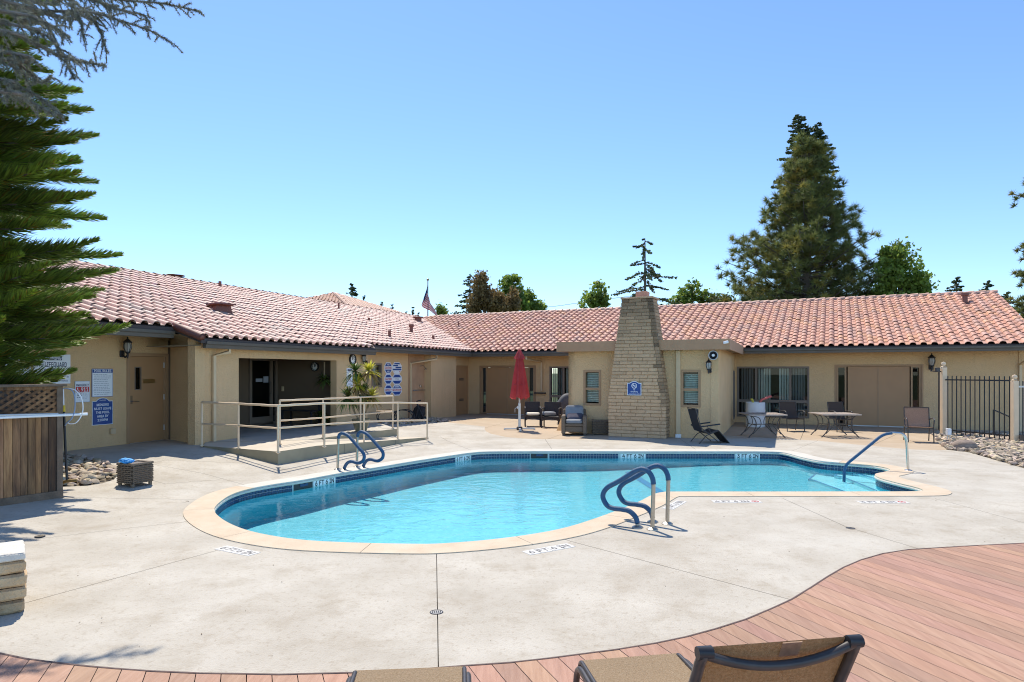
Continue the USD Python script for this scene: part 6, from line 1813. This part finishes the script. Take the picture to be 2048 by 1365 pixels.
# flag and pole, wire
fp = np.array([(855.5 - 1024) / FPX * 46, 46.0, 0]); ztf = at_y(855, 562, 46)[2]
fpole = Thing('flagpole', 'grey flagpole with ball top rising behind the roofs', 'flagpole', fp)
fpole.part('pole', MB().tube([(0, 0, 0), (0, 0, ztf)], [.07, .045], 10), 'aluminium', smooth=True)
v, f = tri(trimesh.creation.icosphere(2, .09)); fpole.part('ball', (v + [0, 0, ztf + .08], f), 'brass', smooth=True)
fg = Thing('flag', 'red white and blue striped flag hanging limp on the pole', 'flag', fp + [0, 0, ztf - .30])
def fpos(s, t):
    s, t = np.asarray(s, float), np.asarray(t, float)
    x = -.34 * np.sin(np.pi * np.clip(t / .55, 0, 1)) * (.25 + .95 * s) + np.clip(t - .42, 0, 1) * (.55 + 1.0 * s) + .05 * np.sin(14 * t + 2 * s) * t
    y = -.08 + .22 * np.cos(6.5 * t + 2 * s) * t - .06 * s
    z = -1.05 * s - 1.55 * t * (1 - .12 * s)
    return np.stack([x, y, z], -1)
for i in range(13):
    for t0_, t1_, m in (((0, .4, 'flag_blue'), (.4, 1, 'flag_red' if i % 2 == 0 else 'flag_white')) if i < 7 else ((0, 1, 'flag_red' if i % 2 == 0 else 'flag_white'),)):
        ts = np.linspace(t0_, t1_, 16); v = np.vstack([fpos(np.full(16, i / 13), ts), fpos(np.full(16, (i + 1) / 13), ts)])
        fg.part('canton_strip' if m == 'flag_blue' else 'stripe', (v, [[k_, k_ + 1, k_ + 17, k_ + 16] for k_ in range(15)]), m, smooth=True)
pwp = [at_y(x, y, 75) for x, y in ((1060, 617), (1110, 613), (1180, 603), (1300, 588))]
lone('power_line', MB().tube(spl(pwp), .022, 5), 'black_metal', 'thin overhead wire crossing the sky left of the pale leafy tree', 'wire')

# ================================================================ trees
def unit(v): return v / np.maximum(np.linalg.norm(v, axis=-1, keepdims=True), 1e-9)
def strands(base, d, length, rad, curve, seg=3, sides=3):
    """thin tapering curved strands, all at once: base (n,3), unit directions, lengths, bend vector"""
    n_ = len(base)
    t = np.linspace(0, 1, seg + 1)
    a = np.where(np.abs(d[:, 2:3]) < .9, np.array([[0, 0, 1.0]]), np.array([[1.0, 0, 0]]))
    u = unit(np.cross(d, a)); w = np.cross(d, u)
    ang = np.arange(sides) * 2 * np.pi / sides
    ctr = base[:, None, :] + length[:, None, None] * (d[:, None, :] * t[None, :, None] + curve[:, None, :] * (t ** 2)[None, :, None])
    r_ = rad[:, None] * (np.array([.8, 1.0, .85, .15]) if seg == 3 else np.linspace(1, .15, seg + 1))[None]
    v = ctr[:, :, None, :] + r_[:, :, None, None] * (np.cos(ang)[None, None, :, None] * u[:, None, None, :] + np.sin(ang)[None, None, :, None] * w[:, None, None, :])
    m = (seg + 1) * sides
    f = np.array([[i * sides + k_, i * sides + (k_ + 1) % sides, (i + 1) * sides + (k_ + 1) % sides, (i + 1) * sides + k_] for i in range(seg) for k_ in range(sides)])
    f = np.vstack([f[:, [0, 1, 2]], f[:, [0, 2, 3]]])
    return v.reshape(-1, 3), (f[None] + np.arange(n_)[:, None, None] * m).reshape(-1, 3), m
def needles(base, d, length, width):
    """one thin triangle each"""
    r = np.cross(d, np.random.default_rng(len(base)).normal(size=d.shape)); s_ = unit(r) * width[:, None] / 2
    v = np.stack([base - s_, base + s_, base + d * length[:, None]], 1).reshape(-1, 3)
    return v, np.arange(len(v)).reshape(-1, 3)
def cards(c, size, rgen, flat_=0.0):
    """small leaf shaped quads at random attitudes"""
    n_ = len(c)
    a = rgen.normal(size=(n_, 3)); a[:, 2] *= 1 - flat_; a = unit(a)
    b = unit(np.cross(a, rgen.normal(size=(n_, 3))))
    s_ = size * rgen.uniform(.6, 1.35, (n_, 1))
    v = np.stack([c - a * s_ * .5, c + b * s_ * .32, c + a * s_ * .5, c - b * s_ * .32], 1).reshape(-1, 3)
    f = np.arange(n_)[:, None] * 4 + np.array([[0, 1, 2, 0, 2, 3]])
    return v, f.reshape(-1, 3)
def rep(t, k): return np.repeat(t, k, 0)

# ---- star pine at the left edge
r = np.random.default_rng(101)
TX, TY = -8.35, 9.3
sp_t = Thing('pine_tree', 'dark green star pine with tiered feathery branches at the left edge', 'tree', (TX, TY, 0))
sp_t.part('trunk', MB().tube([(0, 0, -.1), (0, 0, 3), (.03, 0, 8), (0, 0, 12.5)], [.24, .20, .13, .03], 12), 'bark', smooth=True)
BB, BD, BL, BR, BC, BT = [], [], [], [], [], []
limbs = MB()
zb_ = 1.62
while zb_ < 9.6:
    low = zb_ < 2.18
    nb = 9
    off = r.uniform(0, 6.3)
    for q in range(nb):
        az = off + q * 2 * np.pi / nb + r.uniform(-.2, .2)
        az = (az + np.pi) % (2 * np.pi) - np.pi
        if abs(az) > 1.9: continue
        L_ = (1.75 if low else 2.86 - .235 * (zb_ - 2)) * r.uniform(.74, 1.03)
        if L_ < .5: continue
        dirh = np.array([math.cos(az), math.sin(az), 0]); sdv = np.array([-dirh[1], dirh[0], 0])
        lift = r.uniform(-.03, .05); sag = r.uniform(.03, .11)
        z0 = zb_ + r.uniform(-.11, .11)
        P = lambda t: dirh * (L_ * t)[:, None] + np.array([0, 0, 1.0]) * (z0 + L_ * (-sag * np.sin(np.pi * np.clip(t, 0, 1) * .8) + (.03 + lift) * t ** 2.5))[:, None]
        t = np.linspace(0, 1, 14)
        limbs.tube(P(t), np.linspace(.026, .005, 14), 5)
        n_ = int(L_ * 230)
        tt = .2 + .8 * r.random(n_) ** .8
        b = P(tt); tg = unit(P(tt + .02) - b)
        side = r.choice([-1, 1], n_)[:, None]
        up_ = r.random((n_, 1)) < .62
        updn = np.where(up_, r.uniform(.15, 1.05, (n_, 1)), r.uniform(-.75, -.05, (n_, 1)))
        rem = np.clip(1 - tt, 0, 1)
        l_ = (.05 + .40 * rem ** .75) * r.uniform(.65, 1.1, n_) * np.where(up_[:, 0], .95, 1.0)
        d = unit(tg * r.uniform(.65, 1.0, (n_, 1)) + sdv * side * r.uniform(.1, .7, (n_, 1)) + np.array([0, 0, 1.0]) * updn)
        cv = np.where(up_, np.array([[0, 0, .18]]), np.array([[0, 0, .22]])) + tg * .3
        BB.append(b); BD.append(d); BL.append(l_); BR.append(np.full(n_, .0072) * r.uniform(.8, 1.3, n_)); BC.append(cv)
        br_ = r.uniform(.65, 1.2) * r.uniform(.5, 1.5, n_); old = (r.random(n_) < .06)[:, None]
        tn_ = np.stack([br_ * (.85 + .5 * tt ** 3), br_ * (.85 + .45 * tt ** 3), br_ * (.8 + .1 * tt)], 1)  # sunlit look put into the tint: brighter and yellower towards the tips
        BT.append(np.where(old, np.array([[1.5, .75, .7]]) * br_[:, None], tn_))
    zb_ += .26
v, f, m = strands(*(np.concatenate(x) for x in (BB, BD, BL, BR, BC)))
sp_t.part('limbs', limbs, 'bark', kind='stuff')
sp_t.part('crown', (v, f), 'leaf_araucaria', kind='stuff', tint=rep(np.concatenate(BT), m))

# ---- cedar whose boughs hang in at the top left
r = np.random.default_rng(77)
cd = Thing('cedar_tree', 'blue grey cedar boughs hanging into the picture at the top left', 'tree', (-9.0, 6.2, 0))
cd.part('trunk', MB().tube([(0, 0, -.1), (0, 0, 5), (0.1, 0, 11)], [.34, .28, .12], 12), 'bark', smooth=True)
DEP = 6.6
boughs = [([(-700, 40), (-100, 5), (90, 22), (180, 25), (250, 45), (300, 62), (340, 84)], 7.1), ([(-650, 60), (-60, 50), (60, 85), (110, 108), (160, 122), (212, 133)], 6.3), ([(-500, -40), (0, -10), (150, -8), (260, 2), (330, 8), (402, 24)], 7.4),
          ([(-600, 120), (-60, 150), (20, 170), (70, 190), (122, 232)], 6.1), ([(-500, 20), (0, 45), (60, 60), (110, 85), (150, 160)], 6.5), ([(-400, 0), (60, 20), (160, 30), (195, 55), (214, 105)], 7.2), ([(-500, 10), (-20, 100), (40, 130), (80, 165), (104, 150)], 6.0),
          ([(-400, -60), (60, -20), (140, 10), (160, 40), (168, 82)], 6.8), ([(-400, -30), (100, -25), (240, 20), (285, 30), (300, 50)], 7.3), ([(-300, 40), (-10, 20), (50, 40), (90, 45), (140, 75)], 6.2), ([(-500, 100), (-40, 110), (20, 130), (50, 150), (60, 205)], 6.4),
          ([(-300, -20), (0, 0), (70, 30), (100, 60), (118, 100)], 6.9), ([(-400, 190), (-40, 180), (10, 185), (60, 205), (100, 226)], 5.9)]
tw = MB(); tb, td, tl_ = [], [], []
for pts, dep in boughs:
    P3 = np.array([at_y(x, y, dep + .15 * math.sin(x * .02)) for x, y in pts]); P3[0] = [-9.0, 6.2, P3[1][2] + .6]
    cu = spl(P3, 14) - cd.loc
    tw.tube(cu, np.linspace(.02, .003, len(cu)), 6)
    seg_l = np.linalg.norm(np.diff(cu, axis=0), axis=1); s_ = np.concatenate([[0], np.cumsum(seg_l)]); tot = s_[-1]
    lo = s_[14]
    for a in np.arange(max(lo - .5, 0), tot, .034):
        p = np.array([np.interp(a, s_, cu[:, k_]) for k_ in range(3)]); q = np.array([np.interp(min(a + .05, tot), s_, cu[:, k_]) for k_ in range(3)])
        tg = unit((q - p)[None])[0] if a < tot - .06 else tg
        d = unit((tg * r.uniform(.3, 1) + r.normal(size=3) * np.array([.6, .8, .55]) + [0, 0, -.25])[None])[0]
        l_ = r.uniform(.08, .42) * (1.15 - .75 * a / tot)
        e = p + d * l_ + np.array([0, 0, -.10 * l_]); mid_ = (p + e) / 2 + [0, 0, .02]
        tw.tube([p, mid_, e], [.005, .004, .0025], 4, False)
        for t in np.arange(.06, 1.0, .02 / max(l_, .05)):
            tb.append((1 - t) ** 2 * p + 2 * t * (1 - t) * mid_ + t * t * e); td.append(d)
    for a in np.arange(lo - .2, tot, .012):
        tb.append(np.array([np.interp(a, s_, cu[:, k_]) for k_ in range(3)])); td.append(np.zeros(3))
tb, td = np.array(tb), np.array(td); nn_ = 15
b = rep(tb, nn_); d = unit(r.normal(size=b.shape) + rep(td, nn_) * .9)
v, f = needles(b + r.normal(0, .003, b.shape), d, r.uniform(.018, .04, len(b)), np.full(len(b), .0055))
cd.part('boughs', tw, 'cedar_twig', kind='stuff')
cd.part('crown', (v, f), 'leaf_cedar', kind='stuff', tint=rep(rep(r.uniform(.6, 1.25, (len(tb), 1)) * np.array([[1, 1, 1.0]]), nn_), 3))

def finish(th, v, f, m, tint):
    th.part('crown', (v, f), m, kind='stuff', tint=tint)

def conifer(label, px, py_top, py_w, half_w, dist, m, seed, dens=1.0, card=.3, droop=.25, top=0.02, name='conifer_tree', power=.8, gaps=.0, trunk=.28, spread=.6, group=None):
    """tiers of branches carrying small sprays; half_w in photo pixels at py_w"""
    r = np.random.default_rng(seed); k_ = dist / FPX
    X = (px - 1024) * k_; zt_ = CAM_H + (HOR - py_top) * k_; zw = CAM_H + (HOR - py_w) * k_; R_ = half_w * k_
    th = Thing(name, label, 'tree', (X, dist, 0), group=group)
    th.part('trunk', MB().tube([(0, 0, 0), (0, 0, zt_ * .5), (0, 0, zt_ - .3)], [trunk, trunk * .6, .04], 8), 'bark', smooth=True)
    zlo = max(zw - (zt_ - zw) * .5, zt_ * .25)
    C, TI, lim = [], [], MB()
    z = zt_ - .2
    while z > zlo:
        fr = (zt_ - z) / (zt_ - zw); rr = R_ * (top + (1 - top) * min(fr, 1.25) ** power)
        for a in r.uniform(0, 2 * np.pi, int(4 + 3 * min(fr, 1))):
            if r.random() < gaps: continue
            L_ = rr * r.uniform(.55, 1.12); n_ = int(max(6, L_ * 18 * dens)); z_, z = z, z + r.uniform(-.3, .3) * min(1.2, .3 + rr * .2); droop_, droop = droop, droop * r.uniform(.3, 1.7)
            t = r.random(n_) ** .6
            dr = np.array([math.cos(a), math.sin(a), 0])
            p = dr * (L_ * t)[:, None] + np.array([0, 0, 1.0]) * (z - droop * L_ * t ** 1.6 + .12 * L_ * np.clip(t - .7, 0, 1))[:, None]
            p += r.normal(0, 1, p.shape) * np.array([1, 1, .35]) * (spread * (.15 + .25 * (1 - t)) * min(L_, 2.2))[:, None] * .6
            C.append(p); TI.append(np.full((n_, 3), r.uniform(.65, 1.25)))
            lim.tube([(0, 0, z), dr * L_ * .5 + [0, 0, z - droop * L_ * .33], dr * L_ * .95 + [0, 0, z - droop * L_ * .9]], [.04, .03, .01], 4, False)
            z, droop = z_, droop_
        z -= max(.22, .42 * min(fr + .3, 1)) * (1.0 if gaps == 0 else 1.25)
    C = np.vstack(C); v, f = cards(C, card, r, .5)
    th.part('limbs', lim, 'bark', kind='stuff')
    finish(th, v, f, m, rep(np.vstack(TI), 4))
    return th

def broadleaf(label, blobs, dist, m, seed, n_leaf=7000, card=.24, name='leafy_tree', base_px=None, group=None):
    """blobs: (px, py, half width, half height in photo pixels)"""
    r = np.random.default_rng(seed); k_ = dist / FPX
    bx = base_px or np.mean([b[0] for b in blobs]); X = (bx - 1024) * k_
    th = Thing(name, label, 'tree', (X, dist, 0), group=group)
    zc_ = CAM_H + (HOR - max(b[1] for b in blobs)) * k_
    th.part('trunk', MB().tube([(0, 0, 0), (.1, 0, zc_ * .6), (0, 0, zc_)], [.28, .2, .1], 8), 'bark', smooth=True)
    area = sum(b[2] * b[3] for b in blobs); C, TI, lim = [], [], MB()
    for b in blobs:
        c = np.array([(b[0] - 1024) * k_ - X, 0, CAM_H + (HOR - b[1]) * k_]); ax = np.array([b[2], (b[2] + b[3]) / 2, b[3]]) * k_
        lim.tube([(0, 0, zc_ * .8), c * [.5, .5, 1] - [0, 0, ax[2] * .4], c + [0, 0, ax[2] * .5]], [.10, .06, .02], 5, False)
        nl = int(n_leaf * b[2] * b[3] / area); nc_ = max(6, nl // 20)
        d = unit(r.normal(size=(nc_, 3))); rad = r.random((nc_, 1)) ** .42
        cc = c + d * rad * ax * (1 + .25 * (meshkit.fbm(d * 2.2 + b[0], 3, seed) - .5))[:, None]
        own = r.integers(0, nc_, nl); p = cc[own] + r.normal(size=(nl, 3)) * np.clip(min(ax) * .2, .16, .55)
        C.append(p); TI.append((r.uniform(.6, 1.3, nc_)[own] * r.uniform(.85, 1.15, nl))[:, None] * np.ones((1, 3)))
    C = np.vstack(C); v, f = cards(C, card, r)
    th.part('limbs', lim, 'bark', kind='stuff')
    finish(th, v, f, m, rep(np.vstack(TI), 4))
    return th

# ---- the big pine with star shaped tufts
def tuft_pine(label, px, dist, outline, seed, n_b, tuft=.46, nn_=46, name='pine_tree', side=None):
    """outline: (py, left px, right px) from the top down"""
    r = np.random.default_rng(seed); k_ = dist / FPX
    X = (px - 1024) * k_; th = Thing(name, label, 'tree', (X, dist, 0))
    o = np.array(outline, float); zs_ = CAM_H + (HOR - o[:, 0]) * k_
    zt_ = zs_[0]
    th.part('trunk', MB().tube([(0, 0, 0), (.1, 0, zt_ * .5), (0, 0, zt_ - .8)], [.5, .33, .06], 10), 'bark', smooth=True)
    T_, D_, lim = [], [], MB()
    for _ in range(n_b):
        u = r.random() ** .8
        py = o[0, 0] + (o[-1, 0] - o[0, 0]) * u
        lf = (px - np.interp(py, o[:, 0], o[:, 1])) * k_; rt = (np.interp(py, o[:, 0], o[:, 2]) - px) * k_
        a = r.uniform(0, 2 * np.pi)
        R_ = (rt if math.cos(a) > 0 else lf) * abs(math.cos(a)) + (lf + rt) / 2 * (1 - abs(math.cos(a)))
        R_ *= r.uniform(.5, 1.06); z = CAM_H + (HOR - py) * k_
        d = np.array([math.cos(a), math.sin(a), 0])
        root = np.array([0, 0, z - .28 * R_]); tip = d * R_ + [0, 0, z]
        lim.tube(spl([root, (root + tip) / 2 - [0, 0, .10 * R_], tip], 4), np.linspace(.09, .02, 9), 5, False)
        nt = 3 + int(R_ * 1.1)
        for q in range(nt):
            t = 1 - .62 * (q / nt) * r.uniform(.7, 1.2)
            p = root * (1 - t) + tip * t - np.array([0, 0, .16 * R_ * 2 * t * (1 - t)]) + r.normal(size=3) * .28 * (0 if q == 0 else 1) * np.array([1, 1, .8]) * min(1.6, .5 + R_ * .22)
            T_.append(p); D_.append(d * .55 + [0, 0, .75])
    T_, D_ = np.array(T_), np.array(D_)
    b = rep(T_, nn_); dd_ = unit(unit(r.normal(size=b.shape)) * .95 + rep(D_, nn_) * .62)
    l_ = r.uniform(.55, 1.1, len(b)) * tuft
    v, f = needles(b - rep(D_, nn_) * .08, dd_, l_, np.full(len(b), .05))
    th.part('limbs', lim, 'bark', kind='stuff')
    br_ = r.uniform(.65, 1.3, (len(T_), 1)) * np.ones((1, 3)) * np.array([1, 1, .95])
    br_[r.random(len(T_)) < .2] *= np.array([1.45, 1.15, .9])
    finish(th, v, f, 'leaf_pine', rep(rep(br_, nn_), 3))
    return th
tuft_pine('massive dark green pine with star shaped needle tufts behind the right roof', 1612, 55, [(278, 1590, 1636), (320, 1572, 1664), (380, 1545, 1690), (430, 1515, 1705), (470, 1474, 1728), (505, 1432, 1748), (550, 1452, 1762), (600, 1462, 1765), (650, 1475, 1755), (690, 1500, 1740)], 5, 430, tuft=.62, nn_=60)
conifer('tall dark conifer with a forked top rising behind the massive pine', 1597, 228, 350, 46, 64, 'leaf_redwood', 6, 2.4, .30, .1, power=.55, name='conifer_tree')
conifer('dark conifer spire just right of the forked top, behind the massive pine', 1634, 246, 370, 44, 65, 'leaf_redwood', 7, 2.4, .30, .1, power=.55)
conifer('open grey green cedar with drooping tiers behind the brick chimney', 1290, 472, 620, 84, 52, 'leaf_redwood', 8, 2.0, .22, .30, power=.62, gaps=.42, trunk=.22, spread=.34, name='cedar_tree')
broadleaf('light green broad tree at the right flank of the massive pine', [(1800, 530, 34, 42), (1830, 570, 34, 34), (1775, 570, 30, 45), (1850, 590, 20, 20), (1790, 600, 40, 25), (1780, 505, 14, 20)], 50, 'leaf_broad', 9, 5000, .34)
broadleaf('pale green rounded tree rising over the roof left of the chimney', [(1194, 590, 22, 24), (1183, 605, 22, 18), (1205, 608, 22, 16), (1196, 572, 9, 12)], 56, 'leaf_broad', 10, 1150, .34)
broadleaf('pale green loose tree between the chimney and the massive pine', [(1385, 590, 26, 22), (1365, 600, 22, 18), (1412, 596, 20, 16), (1350, 606, 18, 14), (1382, 573, 8, 14), (1425, 590, 9, 10)], 58, 'leaf_broad', 11, 1150, .36)
broadleaf('small dark green bush crown at the foot of the massive pine', [(1447, 603, 16, 12), (1430, 608, 14, 9)], 57, 'leaf_pine', 12, 1500, .26)
conifer('dark blue green conifer at the left of the middle tree group', 940, 546, 625, 36, 60, 'leaf_redwood', 13, 1.1, .28, .15, power=.75, gaps=.1)
broadleaf('brownish green shaggy tree in the middle tree group', [(960, 580, 16, 34), (975, 600, 20, 30), (950, 610, 18, 24), (963, 556, 10, 14), (1000, 612, 22, 20)], 58, 'leaf_brown', 14, 6500, .24)
broadleaf('bright green tree with two rounded tops in the middle tree group', [(1012, 580, 15, 30), (1030, 575, 14, 28), (1022, 605, 28, 24), (1046, 605, 16, 20), (1028, 556, 7, 10), (1011, 558, 7, 10)], 60, 'leaf_broad', 15, 3000, .32)
broadleaf('brownish drooping tree in front of the bright green two topped tree', [(1015, 612, 22, 18), (995, 600, 12, 20), (1028, 600, 9, 20)], 57, 'leaf_brown', 16, 3000, .24)
broadleaf('small green tree at the right end of the middle tree group', [(1058, 606, 13, 22), (1072, 616, 14, 14), (1056, 590, 6, 10)], 61, 'leaf_broad', 17, 2600, .24)
broadleaf('tiny green treetop just right of the middle tree group', [(1083, 618, 8, 10)], 62, 'leaf_broad', 18, 700, .24)
broadleaf('tiny green treetop right of the flag', [(884, 624, 10, 9), (878, 616, 4, 6)], 62, 'leaf_broad', 19, 800, .22)
conifer('dark rounded conifer top above the higher hipped roof', 704, 566, 604, 16, 66, 'leaf_redwood', 20, 1.6, .3, .1, power=.7)
for q, (x, yt, yw) in enumerate(((728, 590, 606), (763.5, 602, 618), (784.5, 607, 620), (826, 613, 632), (812, 622, 634), (837, 624, 636))):
    conifer(('slim cypress spire just right of the rounded conifer top', 'slim cypress spire rising behind the sloping end of the hipped roof', 'slim cypress spire second right from the hipped roof end', 'slim tall cypress spire left of the flag', 'tiny cypress tip between two taller spires left of the flag', 'tiny cypress tip nearest to the flag')[q], x, yt, yw, 5 if q < 4 else 3, 70, 'leaf_redwood', 30 + q, 2.0, .2, -.1, power=.45, trunk=.1, name='cypress_tree', spread=.3)
conifer('dark conifer behind the rusty roof vent at the right', 1913, 552, 596, 26, 60, 'leaf_redwood', 40, 1.4, .3, .12, power=.75)
conifer('small dark conifer near the right end of the roof ridge', 1975, 560, 596, 17, 62, 'leaf_redwood', 41, 1.6, .3, .12, power=.6)
conifer('bluish dark conifer below the roof edge at the far right', 2014, 582, 640, 26, 48, 'leaf_redwood', 42, 1.3, .26, .12, power=.7)
conifer('dark conifer lowest at the far right edge behind the tiled gable', 2043, 606, 660, 24, 47, 'leaf_redwood', 43, 1.3, .26, .12, power=.7)
tuft_pine('bright green pine mostly outside the right edge of the picture', 2105, 40, [(300, 2080, 2130), (340, 2042, 2170), (380, 2038, 2170), (410, 2062, 2180), (480, 2058, 2190), (520, 2034, 2190), (560, 2030, 2190), (620, 2026, 2190), (680, 2040, 2190)], 44, 120, tuft=.36, nn_=60)
